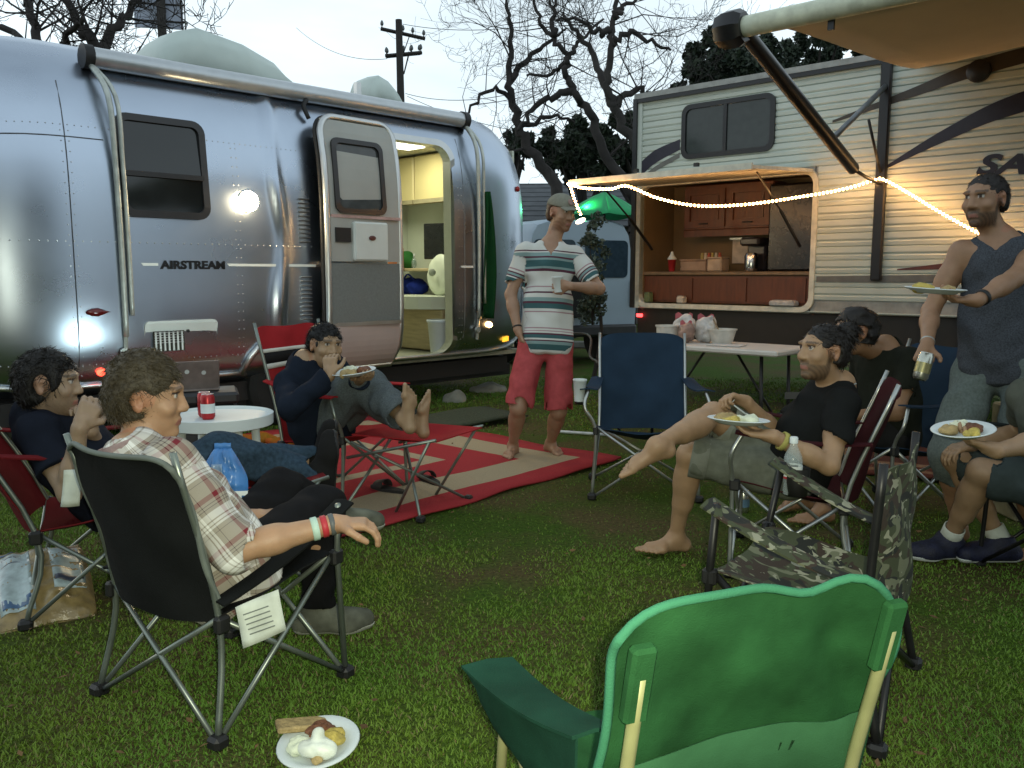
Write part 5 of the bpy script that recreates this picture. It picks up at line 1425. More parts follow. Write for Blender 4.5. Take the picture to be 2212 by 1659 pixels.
def camo_mat():
    m = bpy.data.materials.new('camouflage_canvas'); nt, b = nodes_of(m); N, L = nt.nodes.new, nt.links.new
    tc = N('ShaderNodeTexCoord'); prev = None
    base = N('ShaderNodeRGB'); base.outputs[0].default_value = (.052, .062, .028, 1); prev = base.outputs[0]
    for sc__, th, col, off in ((9, .54, (.040, .026, .016), 0), (8, .58, (.014, .016, .012), 5), (11, .60, (.15, .16, .095), 9), (15, .645, (.30, .30, .21), 14)):
        mp = N('ShaderNodeMapping'); mp.inputs['Location'].default_value = (off, off * 1.7, off * .6); mp.inputs['Scale'].default_value = (1, 1, 1.5)
        no = N('ShaderNodeTexNoise'); no.inputs['Scale'].default_value = sc__; no.inputs['Detail'].default_value = 1.5; no.inputs['Distortion'].default_value = 1.4
        L(tc.outputs['Object'], mp.inputs[0]); L(mp.outputs[0], no.inputs['Vector'])
        gt = N('ShaderNodeMath'); gt.operation = 'GREATER_THAN'; gt.inputs[1].default_value = th; L(no.outputs['Fac'], gt.inputs[0])
        mx = N('ShaderNodeMixRGB'); mx.inputs[2].default_value = (*col, 1); L(gt.outputs[0], mx.inputs[0]); L(prev, mx.inputs[1]); prev = mx.outputs[0]
    L(prev, b.inputs['Base Color']); b.inputs['Roughness'].default_value = .85
    n2 = N('ShaderNodeTexNoise'); n2.inputs['Scale'].default_value = 300; L(tc.outputs['Object'], n2.inputs['Vector'])
    bp = N('ShaderNodeBump'); bp.inputs['Strength'].default_value = .25; bp.inputs['Distance'].default_value = .004; L(n2.outputs['Fac'], bp.inputs['Height']); L(bp.outputs[0], b.inputs['Normal'])
    return m
camo = camo_mat()
bands = [(.62, .66, white_band, .006), (.66, .75, black_band, .006), (.75, .78, white_band, .006)]
camp_chair('camp_chair', 'black camp chair with grey frame holding the man in plaid', (-.91, 2.575), (.54, .84), black_f, grey_fr, w=.50, bh=.84, rec=.10, edge=pm('grey_piping', (.13, .15, .13), .7), curved=False, seed=2, armq=.10, arm_h=.17)
camp_chair('camp_chair', 'red striped camp chair at far left under the curly haired man', (-1.68, 3.38), (.91, .41), fabric('shaded_red_canvas', (.13, .011, .013)), grey_fr, w=.54, bh=.95, rec=.30, band=bands, footrest=.62, seed=3, cup=-1)  # same red canvas as its pair, with the dim light put into the colour
camp_chair('camp_chair', 'red striped camp chair with footrest below the trailer door', (-1.00, 4.92), (.86, -.46), red_f, grey_fr, w=.55, bh=1.02, rec=.16, band=bands, footrest=.55, seed=4)
camp_chair('camp_chair', 'red camp chair with silver frame under man in black shirt', (1.27, 3.76), (-.93, .32), fabric('dimmed_red_canvas', (.045, .009, .012)), silver_fr, w=.54, bh=.86, rec=.16, seed=5)  # red canvas darkened to stand for the shade behind the sitter
camp_chair('camp_chair', 'empty navy camp chair holding a foam cup in its arm', (.79, 5.05), (-.10, -.99), navy_f, silver_fr, w=.55, bh=.92, rec=.22, top_dip=.0, seed=6, cup=1, armw=.10)
camp_chair('camp_chair', 'navy camp chair standing behind the man in black shirt', (2.06, 4.62), (-.92, -.35), navy_f, silver_fr, w=.56, bh=.92, rec=.18, seed=7)
camp_chair('camp_chair', 'empty camouflage camp chair with black frame and water bottle', (.95, 2.57), (-.84, .55), camo, black_fr, w=.56, bh=.80, rec=.0, armq=.25, rad=.0125, seed=8, cup=1, armw=.11, curved=False)
camp_chair('camp_chair', 'green canvas chair seen from behind in the foreground', (.33, 1.70), (-.36, .93), green_f, tan_fr, w=.53, sh=.30, bh=.74, rec=.10, rad=.0125, band=[(.03, .47, fabric('green_mesh', (.036, .115, .050), .2), -.024)], edge=green2, floppy=.9, seed=9, armw=.12, arm_h=.14, top_dip=-.02, wrap=.035, side=True, arm_mat=green_d, curved=False)
camp_chair('camp_chair', 'dark camp chair at right edge under person in blue trainers', (2.38, 3.44), (-.98, -.12), fabric('charcoal_canvas', (.018, .026, .026)), black_fr, w=.54, bh=.9, rec=.2, seed=10)
# ================================================================== people
def cloth_m(name, col, var=.12, scale=30, bump=.3, col2=None, rough=.9): return pm(name, col, rough, 0, var, scale, bump, 380, col2=col2, sheen=.25)
def knit_stripes():
    m = bpy.data.materials.new('striped_jersey'); nt, b = nodes_of(m); N, L = nt.nodes.new, nt.links.new
    at = N('ShaderNodeAttribute'); at.attribute_name = 'st'; sx = N('ShaderNodeSeparateXYZ'); L(at.outputs['Vector'], sx.inputs[0])
    W, T_, M_, Tl, Pk = (.56, .57, .54), (.035, .10, .11), (.085, .025, .045), (.20, .30, .30), (.34, .22, .24)
    mr = N('ShaderNodeMapRange'); mr.inputs['From Min'].default_value = -.10; mr.inputs['From Max'].default_value = .64; L(sx.outputs[0], mr.inputs[0])
    st_ = [(0, W), (.035, T_), (.085, Tl), (.11, M_), (.125, W), (.14, T_), (.17, M_), (.185, W), (.20, Pk), (.21, W), (.225, Pk), (.235, W), (.375, Pk), (.385, W), (.41, T_), (.455, M_), (.475, Tl), (.51, W), (.55, M_), (.565, W), (.605, Pk), (.615, W), (.75, M_), (.77, Tl), (.79, T_), (.85, Tl), (.87, M_), (.885, Tl), (.92, W), (.93, M_), (.945, W)]
    r1 = stripe_ramp(nt, mr.outputs[0], st_)
    mr2 = N('ShaderNodeMapRange'); mr2.inputs['From Min'].default_value = 0; mr2.inputs['From Max'].default_value = .30; L(sx.outputs[0], mr2.inputs[0])
    r2 = stripe_ramp(nt, mr2.outputs[0], [(0, W), (.42, Pk), (.45, W), (.50, M_), (.53, Tl), (.58, M_), (.61, W), (.64, T_), (.74, W)])
    gt = N('ShaderNodeMath'); gt.operation = 'GREATER_THAN'; gt.inputs[1].default_value = .5; L(sx.outputs[2], gt.inputs[0])
    mx = N('ShaderNodeMixRGB'); L(gt.outputs[0], mx.inputs[0]); L(r1.outputs[0], mx.inputs[1]); L(r2.outputs[0], mx.inputs[2])
    no = N('ShaderNodeTexNoise'); no.inputs['Scale'].default_value = 400; tc = N('ShaderNodeTexCoord'); L(tc.outputs['Object'], no.inputs['Vector'])
    bp = N('ShaderNodeBump'); bp.inputs['Strength'].default_value = .3; bp.inputs['Distance'].default_value = .003; L(no.outputs['Fac'], bp.inputs['Height']); L(bp.outputs[0], b.inputs['Normal'])
    L(mx.outputs[0], b.inputs['Base Color']); b.inputs['Roughness'].default_value = .9
    return m
def plaid():
    m = bpy.data.materials.new('plaid_cotton'); nt, b = nodes_of(m); N, L = nt.nodes.new, nt.links.new
    at = N('ShaderNodeAttribute'); at.attribute_name = 'st'; sx = N('ShaderNodeSeparateXYZ'); L(at.outputs['Vector'], sx.inputs[0])
    G, W, M_, K = (.30, .27, .22), (.74, .74, .70), (.15, .010, .018), (.04, .02, .025)
    def axis(o, per, ph):
        dv = N('ShaderNodeMath'); dv.operation = 'DIVIDE'; dv.inputs[1].default_value = per; L(o, dv.inputs[0])
        ad = N('ShaderNodeMath'); ad.operation = 'ADD'; ad.inputs[1].default_value = ph + 20; L(dv.outputs[0], ad.inputs[0])
        fr = N('ShaderNodeMath'); fr.operation = 'FRACT'; L(ad.outputs[0], fr.inputs[0])
        return stripe_ramp(nt, fr.outputs[0], [(0, G), (.16, M_), (.26, G), (.32, K), (.335, G), (.38, K), (.395, G), (.47, W), (.62, G), (.645, W), (.70, G), (.725, W), (.77, G), (.86, K), (.875, G)])
    a, c = axis(sx.outputs[0], .135, .15), axis(sx.outputs[1], .125, .4)
    mx = N('ShaderNodeMixRGB'); mx.inputs[0].default_value = .5; L(a.outputs[0], mx.inputs[1]); L(c.outputs[0], mx.inputs[2])
    L(mx.outputs[0], b.inputs['Base Color']); b.inputs['Roughness'].default_value = .9
    tc = N('ShaderNodeTexCoord'); no = N('ShaderNodeTexNoise'); no.inputs['Scale'].default_value = 350; L(tc.outputs['Object'], no.inputs['Vector'])
    bp = N('ShaderNodeBump'); bp.inputs['Strength'].default_value = .25; bp.inputs['Distance'].default_value = .003; L(no.outputs['Fac'], bp.inputs['Height']); L(bp.outputs[0], b.inputs['Normal'])
    return m
SK = (.33, .195, .125)
# ---- standing man in striped shirt
f4R, f4L = grd(1108, 990), grd(1190, 984)
J = dict(pelvis=cam(1180, 735, 5.85), pR=(-1, .05, 0), chest=cam(1187, 578, 5.86), cR=(-1, -.02, 0), head=cam(1212, 462, 5.84), hF=(.60, -.76, -.16), hU=(.08, 0, 1),
         wrR=cam(1118, 712, 5.80), epR=(-1, .6, 0), hdR=(.35, -.1, -.9), hnR=(.9, .2, .2), wrL=cam(1232, 618, 5.62), epL=(1, .2, -.6), hdL=(-.97, -.15, .15), hnL=(0, 1, .1),
         anR=f4R + V(0, .05, .085), kpR=(-.1, -1, 0), anL=f4L + V(0, .05, .085), kpL=(.1, -1, 0), ftR=(-.30, -.95, 0), ftL=(.42, -.9, 0))
p4 = Person('person', 'standing man in striped shirt, coral shorts and grey cap', f4R.lerp(f4L, .5), J, skin=SK, vox=.0065, beard=((.13, .05, .022), .75), brow=(.08, .035, .02), hairc=(.06, .03, .02), fist=(.3, .75), lens=(.30, .26, .46, .42))
p4.top('t_shirt', knit_stripes(), sleeve=.78, infl=.014, loose=-.004, vneck=.055, neck=.03, hem=-.07, wr=.005, seed=3)
p4.bottoms('shorts', cloth_m('coral_twill', (.40, .075, .080)), upto=.98, flare=.034, infl=.006, waist=.04, wr=.005, seed=4)
p4.hair(hair_mat((.07, .035, .02)), th=.006, amp=.003, low=-.04, strands=500, slen=.012, face=.03)
def cap_hat(p, mat, mat2):
    P = lambda r, f, u: p.hd + (p.hR * r + p.hF * f + p.hU * u)
    L = [ell(P(0, -.012, .050), (.090, .110, .088), p.hR, p.hU, .02)]
    Vt, Q = field_mesh(L, .006, [(P(0, 0, .048), -(p.hU + p.hF * .06))]); o = np_mesh('cap', Vt, Q, mat, p.root)
    g = []
    for q in [k / 6 for k in range(7)]:
        g.append([Vector(P(.076 * s * (1 - .12 * q * q), .072 + (.068) * q * math.sqrt(max(0, 1 - (s * .8) ** 2)) + .02 * (1 - abs(s)), .058 - .018 * q - .016 * s * s)) for s in [-1 + 2 * k / 8 for k in range(9)]])
    m = MB(); m.sheet(g, .005); m.build('brim', mat, o, smooth=True, world=True)
    m = MB(); m.lathe([(.022, 0), (.024, .003), (.014, .004)], 14, Vector(unit(p.hF * .85 + p.hU * .5)).to_track_quat('Z', 'Y').to_matrix(), P(.01, .088, .085)); m.build('cap_badge', mat2, o, smooth=True, world=True)
cap_hat(p4, cloth_m('grey_cap', (.22, .22, .18)), cloth_m('cap_badge_red', (.32, .22, .20)))
p4.band('wristband', hub, p4.el['R'], p4.wr['R'], .92, .031, .012)
# ---- man in tank top
ftT = Vector((2.30, 3.95, 0))
J = dict(pelvis=(2.25, 3.92, .90), pR=(-.75, .66, 0), chest=cam(2160, 590, 3.92), cR=(-.80, .6, 0), head=cam(2128, 435, 3.88), hF=(-.86, -.50, -.06),
         shR=cam(2078, 545, 3.98), wrR=cam(2003, 742, 3.85), epR=(.2, .9, 0), hdR=(-.35, -.35, -.85), hnR=(-.3, -.9, 0), wrL=cam(2110, 650, 3.55), epL=(.9, -.2, -.7), hdL=(-.97, .1, .02), hnL=(0, 0, 1),
         anR=(2.16, 4.02, .085), kpR=(-.8, -.6, 0), anL=(2.42, 3.84, .085), kpL=(-.7, -.7, 0), ftR=(-.8, -.6, 0), ftL=(-.6, -.8, 0))
p6 = Person('person', 'standing bearded man in grey tank top holding can and plate', ftT, J, skin=(.29, .165, .095), vox=.006, beard=((.018, .012, .010), .85), hairc=(.012, .010, .009), fist=(.85, .35), lens=(.30, .27, .45, .42))
p6.top('tank_top', cloth_m('heather_grey', (.060, .068, .082), .35, 160), tank=True, infl=.012, neck=.05, vneck=.02, hem=-.08, wr=.005, seed=6)
p6.bottoms('sweat_shorts', cloth_m('grey_sweatcloth', (.125, .155, .15), .2, 90), upto=1.30, flare=.020, infl=.012, waist=.07, wr=.007, seed=7)
p6.hair(hair_mat((.014, .011, .010)), th=.004, amp=.003, low=-.030, strands=5000, slen=.013, face=.034, lift=.4, freq=2)
p6.band('watch', hub, p6.el['L'], p6.wr['L'], .86, .031, .022); p6.band('bracelet', silver_fr, p6.el['R'], p6.wr['R'], .95, .029, .008)
def pendant(p, mat, drop=.16, w=.055):
    n = p.neck; pts = [n + p.cR * w * math.cos(a) * (1 if abs(a) < 9 else 1) + p.cF * (.05 + .065 * abs(math.sin(a)) if math.sin(a) < 0 else -.04) + p.U * (.0 + (drop * math.sin(a) if math.sin(a) < 0 else .03)) for a in [2 * math.pi * k / 24 for k in range(25)]]
    m = MB(); m.tube([Vector(q) for q in pts], .0028, 5); m.build('necklace', mat, p.root, smooth=True, world=True)
pendant(p6, hub, .15)
# ---- seated man in black shirt, one bare foot crossed over his knee
J = dict(pelvis=(1.25, 3.73, .44), pR=(.2, .97, 0), chest=(1.36, 3.71, .675), cR=(.08, .99, 0), head=cam(1776, 763, 3.66), hF=(-.93, -.32, .06), hU=(-.05, 0, 1),
         wrL=cam(1672, 943, 3.42), epL=(.6, -.3, -.9), hdL=(-.9, .25, .1), hnL=(0, 0, 1), wrR=cam(1612, 868, 3.78), epR=(.4, .3, -.9), hdR=(-.85, -.2, .3), hnR=(.1, -.3, -1),
         anL=grd(1432, 1196) + V(.06, 0, .085), kpL=(-.6, -.1, 1), anR=cam(1418, 962, 3.52), kpR=(.1, .75, .8), ftL=(-.92, -.28, 0), ftR=(-.80, -.35, .42), fuR=(-.25, -.35, .9))
p5 = Person('person', 'barefoot man in black t-shirt and khaki shorts eating with legs crossed', (1.30, 3.74, 0), J, skin=(.33, .205, .115), vox=.0055, beard=((.030, .018, .012), .8), hairc=(.012, .010, .009), fist=(.75, .12), lens=(.29, .26, .45, .43))
p5.top('t_shirt', cloth_m('black_cotton', (.010, .011, .011)), sleeve=.66, infl=.014, loose=.012, neck=.03, hem=-.05, wr=.006, seed=8)
p5.bottoms('shorts', cloth_m('khaki_twill', (.135, .145, .115), .15), upto=(.86, .97), flare=.028, infl=.012, waist=.09, wr=.006, seed=9)
for q in 'RL':
    a, b = p5.hip[q], p5.kn[q]; t_ = .80 if q == 'R' else .90
    p5.band('cuff', cloth_m('khaki_cuff', (.19, .20, .165)), a, b, t_, .092, .075, .006)
p5.hair(hair_mat((.013, .011, .010)), th=.006, amp=.003, low=-.035, strands=5000, slen=.032, face=.032, lift=.2, freq=2, extra=[((0, -.115, .085), (.050, .048, .052)), ((.0, -.135, .11), (.035, .03, .03))], comb=(0, -.8, .2))
p5.band('wrist_beads', cloth_m('yellow_beads', (.36, .33, .10)), p5.el['L'], p5.wr['L'], .84, .033, .022, .006)
pendant(p5, silver_fr, .24, .06)
m = MB(); m.box(Vector(p5.ch + p5.cF * .134 + p5.U * .04), (.12, .004, .03))
m.build('chest_print', pm('faded_print', (.05, .05, .05), .9), p5.root, world=True)
# ---- curly haired man at far left
J = dict(pelvis=(-1.62, 3.40, .41), pR=(.41, -.91, 0), chest=(-1.78, 3.33, .64), cR=(.36, -.93, 0), head=cam(108, 832, 3.28), hF=(.97, .18, -.06), hU=(.0, 0, 1),
         wrR=cam(172, 925, 3.05), epR=(.2, -.2, -1), hdR=(.35, .35, .85), hnR=(-.5, .85, 0), wrL=cam(196, 930, 3.30), epL=(.4, .5, -1), hdL=(-.15, -.25, .95), hnL=(.2, -.95, 0),
         anR=(-.86, 3.68, .42), kpR=(0, 0, 1), anL=(-.90, 3.86, .44), kpL=(0, 0, 1), ftR=(.1, .05, 1), ftL=(.1, .05, 1), fuR=(-.9, -.4, .1), fuL=(-.9, -.4, .1))
p1 = Person('person', 'curly haired man in navy t-shirt with clasped hands, far left', (-1.62, 3.40, 0), J, skin=(.31, .215, .14), vox=.006, beard=((.05, .035, .025), .35), hairc=(.010, .009, .008), barefoot=(False, False), fist=(.6, .6))
p1.top('t_shirt', cloth_m('navy_jersey', (.010, .013, .022)), sleeve=.62, infl=.016, loose=.014, neck=.035, vneck=.03, hem=-.04, wr=.006, seed=11)
p1.bottoms('jeans', cloth_m('blue_denim', (.028, .050, .075), .3, 60), upto=1.96, flare=.018, infl=.012, waist=.08, wr=.007, seed=12)
p1.hair(hair_mat((.011, .010, .009)), th=.009, amp=.006, low=-.070, strands=4500, slen=.030, face=.012, top=.006, seed=5, extra=[((0, -.075, -.045), (.060, .038, .04))], comb=(0, -.3, -.2), lift=.35)
for q in 'RL': p1.shoe(q, cloth_m('black_suede', (.012, .012, .012)), dark_rub)
# ---- man in plaid shirt, nearest the camera
J = dict(pelvis=(-.90, 2.53, .42), pR=(.84, -.54, 0), chest=(-1.03, 2.475, .645), cR=(.83, -.56, 0), head=cam(318, 862, 2.55), hF=(.97, .20, -.10), hU=(.12, 0, 1),
         wrR=cam(720, 1132, 2.48), epR=(.3, -.3, -1), hdR=(.98, .1, -.02), hnR=(0, 0, -1), wrL=(-.86, 2.74, .50), epL=(-.8, .3, -.6), hnL=(0, 0, -1),
         anR=grd(690, 1372) + V(-.01, .02, .09), kpR=(.4, .5, 1), anL=cam(722, 1108, 3.45), kpL=(.3, .9, .3), ftR=(.93, .10, 0), ftL=(.85, .4, .1))
p2 = Person('person', 'man in plaid shirt and black trousers seated with his back turned', (-.93, 2.50, 0), J, skin=(.40, .235, .135), vox=.005, hairc=(.035, .026, .016), fist=(.40, .4), barefoot=(False, False), lens=(.30, .265, .44, .43))
p2.top('plaid_shirt', plaid(), sleeve=.16, long=True, infl=.016, loose=.016, neck=.012, hem=-.10, wr=.006, seed=13, sleeve_r=.010)
p2.bottoms('trousers', cloth_m('black_denim', (.009, .009, .010)), upto=1.93, flare=.008, infl=.010, waist=.08, wr=.005, seed=14)
p2.hair(hair_mat((.062, .050, .030)), th=.008, amp=.004, low=-.050, strands=9000, slen=.026, face=.02, top=.016, seed=6, comb=(0, .35, .25), wid=.0011, vox=.005, lift=.25)
m = MB(); cc = Vector(p2.neck + p2.U * .012); Mq = Vector(unit(p2.U + p2.cF * .25)).to_track_quat('Z', 'Y').to_matrix()
m.lathe([(.083, -.03), (.078, .0), (.072, .028), (.068, .026), (.073, 0)], 26, Mq, cc, cap=False); me_ = m.build('collar', cloth_m('plaid_collar', (.36, .26, .24), .4, 22), p2.root, smooth=True, world=True)
for nm, c_, t_, w_, r_ in (('paper_wristband', (.45, .62, .52), .80, .020, .031), ('red_wristband', (.42, .03, .04), .90, .018, .029), ('watch', (.10, .11, .11), .985, .016, .029)):
    p2.band(nm, pm('band_' + nm, c_, .5), p2.el['R'], p2.wr['R'], t_, r_, w_)
for q in 'RL': p2.shoe(q, cloth_m('grey_suede_shoe', (.105, .11, .085), .5, 12), pm('pale_rubber', (.30, .31, .26), .7), lace=pm('lace_grey', (.40, .42, .38), .8), hi=.045)
# ---- man eating in the red chair below the door
J = dict(pelvis=(-1.08, 4.84, .41), pR=(-.46, -.86, 0), chest=(-1.12, 4.76, .67), cR=(-.50, -.86, 0), head=cam(703, 748, 4.72), hF=(.62, -.78, -.08), hU=(.05, 0, 1),
         wrR=cam(712, 812, 4.42), epR=(-.4, -.6, -.6), hdR=(0, .2, .97), hnR=(.2, .95, 0), wrL=cam(775, 818, 4.55), epL=(.3, .6, -.7), hdL=(.5, -.8, .1), hnL=(0, 0, 1),
         anL=cam(872, 905, 4.42), kpL=(.1, .2, 1), anR=(-.52, 4.62, .48), kpR=(.1, -.3, 1), ftL=(-.12, .12, 1), fuL=(-.75, .62, -.05), ftR=(-.05, .12, 1), fuR=(-.82, .5, -.05))
p3 = Person('person', 'man in navy jacket eating with one bare foot up', (-1.10, 4.86, 0), J, skin=(.31, .205, .12), vox=.0065, hairc=(.008, .008, .008), fist=(.7, .2), lip=(.25, .12, .09))
p3.top('jacket', cloth_m('navy_fleece', (.010, .015, .026)), sleeve=.95, long=True, infl=.020, loose=.014, neck=.022, hem=-.05, wr=.006, seed=15)
p3.bottoms('sweatpants', cloth_m('grey_marl', (.088, .105, .11), .25, 120), upto=1.92, flare=.022, infl=.014, waist=.08, wr=.008, seed=16)
p3.hair(hair_mat((.008, .008, .008)), th=.008, amp=.005, low=-.035, strands=4000, slen=.026, face=.022, seed=8, freq=2, comb=(0, .4, .3), lift=.25)
# ---- person in blue trainers at the right edge
J = dict(pelvis=(2.33, 3.42, .44), pR=(-.12, .98, 0), chest=(2.20, 3.37, .69), cR=(-.1, .98, 0), head=(2.14, 3.33, 1.02), hF=(-.95, -.2, 0),
         wrL=cam(2118, 985, 2.98), epL=(.7, -.3, -.8), hdL=(-.85, .25, .3), hnL=(0, .2, 1), wrR=(2.0, 3.66, .56), epR=(.3, .6, -.6),
         anL=grd(2062, 1228) + V(.02, .10, .10), kpL=(-.5, -.2, 1), anR=grd(2178, 1235) + V(.02, .10, .10), kpR=(-.5, .2, 1), ftL=(-.95, -.15, 0), ftR=(-.90, .0, 0))
p7 = Person('person', 'person in blue trainers holding a plate at right edge', (2.33, 3.42, 0), J, skin=(.32, .205, .12), vox=.0065, hairc=(.02, .015, .012), barefoot=(False, False), fist=(.4, .25))
p7.top('t_shirt', cloth_m('olive_jersey', (.10, .11, .09)), sleeve=.6, loose=.012, hem=-.05, seed=17)
p7.bottoms('shorts', cloth_m('slate_shorts', (.045, .06, .062)), upto=.92, flare=.035, waist=.08, seed=18)
p7.hair(hair_mat((.02, .016, .012)), strands=500)
for q in 'RL':
    p7.shoe(q, pm('royal_blue_mesh', (.008, .010, .030), .6, 0, .5, 30, .4, 200), pm('white_sole', (.50, .54, .52), .6), lace=pm('blue_lace', (.02, .04, .5), .6), hi=.045)
    p7.band('sock', cloth_m('white_sock', (.52, .56, .50)), p7.kn[q], p7.an[q], .90, .041, .075, .005)
# ---- person half hidden behind the man in black
J = dict(pelvis=(2.05, 4.62, .45), pR=(-.35, .92, 0), chest=(2.02, 4.60, .75), cR=(-.35, .92, 0), head=(1.80, 4.50, .99), hF=(-.95, -.1, -.1),
         wrL=(1.72, 4.30, .58), epL=(.5, -.2, -.9), hnL=(0, 0, -1), wrR=(1.75, 4.75, .58), epR=(.4, .4, -.8), hnR=(0, 0, -1), anL=(1.62, 4.35, .085), kpL=(-.6, 0, 1), anR=(1.60, 4.6, .085), kpR=(-.6, 0, 1))
p8 = Person('person', 'dark haired person in dark shirt half hidden behind the seated eater', (2.05, 4.62, 0), J, skin=(.27, .15, .08), vox=.0075, hairc=(.012, .01, .009))
p8.top('t_shirt', cloth_m('dark_olive_jersey', (.016, .018, .013)), sleeve=.6, loose=.012, seed=19)
p8.bottoms('trousers', cloth_m('dark_trousers', (.02, .02, .02)), upto=1.9, flare=.015, seed=20)
p8.hair(hair_mat((.012, .010, .009)), th=.016, amp=.008, strands=600)
# ================================================================== things lying and standing about
def rug_mat(name, hx, hy, bands_):
    m = bpy.data.materials.new(name); nt, b = nodes_of(m); N, L = nt.nodes.new, nt.links.new
    tc = N('ShaderNodeTexCoord'); sx = N('ShaderNodeSeparateXYZ'); L(tc.outputs['Object'], sx.inputs[0])
    ds = []
    for i, hh in ((0, hx), (1, hy)):
        ab = N('ShaderNodeMath'); ab.operation = 'ABSOLUTE'; L(sx.outputs[i], ab.inputs[0])
        sb = N('ShaderNodeMath'); sb.operation = 'SUBTRACT'; sb.inputs[0].default_value = hh; L(ab.outputs[0], sb.inputs[1]); ds.append(sb)
    mn = N('ShaderNodeMath'); mn.operation = 'MINIMUM'; L(ds[0].outputs[0], mn.inputs[0]); L(ds[1].outputs[0], mn.inputs[1])
    no = N('ShaderNodeTexNoise'); no.inputs['Scale'].default_value = 5; L(tc.outputs['Object'], no.inputs['Vector'])
    ad = N('ShaderNodeMath'); ad.operation = 'MULTIPLY_ADD'; ad.inputs[1].default_value = .02; L(no.outputs['Fac'], ad.inputs[0]); L(mn.outputs[0], ad.inputs[2])
    rp = stripe_ramp(nt, ad.outputs[0], bands_)
    n2 = N('ShaderNodeTexNoise'); n2.inputs['Scale'].default_value = 140; n2.inputs['Detail'].default_value = 5; L(tc.outputs['Object'], n2.inputs['Vector'])
    mr = N('ShaderNodeMapRange'); mr.inputs['To Min'].default_value = .65; mr.inputs['To Max'].default_value = 1.3; L(n2.outputs['Fac'], mr.inputs[0])
    mx = N('ShaderNodeMixRGB'); mx.blend_type = 'MULTIPLY'; mx.inputs[0].default_value = 1; L(rp.outputs[0], mx.inputs[1]); L(mr.outputs[0], mx.inputs[2]); L(mx.outputs[0], b.inputs['Base Color'])
    b.inputs['Roughness'].default_value = .95; b.inputs['Specular IOR Level'].default_value = .1
    bp = N('ShaderNodeBump'); bp.inputs['Strength'].default_value = .5; bp.inputs['Distance'].default_value = .006; L(n2.outputs['Fac'], bp.inputs['Height']); L(bp.outputs[0], b.inputs['Normal'])
    return m
def rug(name, label, corner, ex, lx, ly, mat, th=.012):
    """corner: nearest corner; ex: direction of the first side; the second runs to its left, away from the camera"""
    ex = Vector((ex[0], ex[1], 0)).normalized(); ey = Vector((ex.y, -ex.x, 0))
    c = Vector(corner) + ex * lx / 2 + ey * ly / 2; c.z = 0
    rz = math.atan2(ex.y, ex.x)
    g = []; rg = random.Random(3)
    for j in range(25):
        row = []
        for i in range(25):
            x, y = (i / 24 - .5) * lx, (j / 24 - .5) * ly
            e = min(lx / 2 - abs(x), ly / 2 - abs(y))
            z = .010 + .012 * max(0, math.sin(3.1 * x + 1.3 * y) * math.sin(2.3 * y - x)) + (.006 * math.sin(9 * x + 7 * y) if e < .1 else 0)
            wob = .018 * math.sin(5 * x) if abs(abs(y) - ly / 2) < .01 else 0
            row.append((x, y + wob, z + .006))
        g.append(row)
    m = MB(); m.sheet(g, th); o = m.build(name, mat, smooth=True); o.location = c; o.rotation_euler = (0, 0, rz); MW[o.name] = Matrix.Translation(c) @ Matrix.Rotation(rz, 4, 'Z')
    return tag(o, label, 'rug')
RED, TANC = (.33, .036, .042), (.36, .30, .20)
rug('floor_rug', 'red and tan bordered rug on grass before the trailer door', grd(1345, 995), (-1.39, -1.56), 2.75, 2.75, rug_mat('red_tan_rug', 1.375, 1.375, [(0, RED), (.22, TANC), (.52, RED), (.88, TANC), (1.16, RED)]))
rug('floor_rug', 'brown striped rug beneath the chairs near the white camper', (3.9, 4.55, 0), (-.88, .48), 2.4, 1.5, rug_mat('brown_rug', 1.2, .75, [(0, (.10, .03, .02)), (.10, (.20, .11, .06)), (.18, (.09, .03, .02)), (.30, (.22, .13, .075)), (.40, (.08, .03, .02))]))
dm = grd(1000, 913)
m = MB()
g = [[(dm.x + .48 * math.cos(R(38)) * a - .32 * math.sin(R(38)) * b, dm.y + (.48 * math.sin(R(38)) * a + .32 * math.cos(R(38)) * b), .052 + .03 * max(0, -a - .2) ** 2 + .012 * math.sin(3 * a)) for a in np.linspace(-1, 1, 9)] for b in np.linspace(-1, 1, 7)]
m.sheet(g, .014); tag(m.build('door_mat', pm('moss_mat', (.030, .040, .022), .95, 0, .5, 60, .9, 180), smooth=True, loc=(dm.x, dm.y, .04)), 'dark green door mat lying on the red rug', 'door mat')
# sandals
def sandal(p, a, lab):
    t = thing('sandal', lab, 'sandal', p, a, 'pair of sandals on the rug')
    out = [(.045 * math.cos(x) * (1 if math.sin(x) > 0 else .8), .135 * math.sin(x)) for x in [2 * math.pi * k / 20 for k in range(20)]]
    m = MB(); m.poly([(x, y, .022) for x, y in out], (0, 0, .025)); m.build('sole', pm('dark_sandal', (.016, .014, .013), .8), t)
    g = [[Vector((.05 * math.cos(math.pi * s), .01 + .07 * q, .046 + .05 * math.sin(math.pi * s) * (1 - .3 * q))) for s in [k / 8 for k in range(9)]] for q in (0, .5, 1)]
    m = MB(); m.sheet(g, .006); m.build('strap', pm('sandal_strap', (.022, .018, .018), .7), t, smooth=True)
sandal(grd(838, 1070), R(55), 'dark sandal on the rug nearer the chair footrest'); sandal(grd(928, 1050), R(30), 'dark sandal on the rug nearer the standing man')
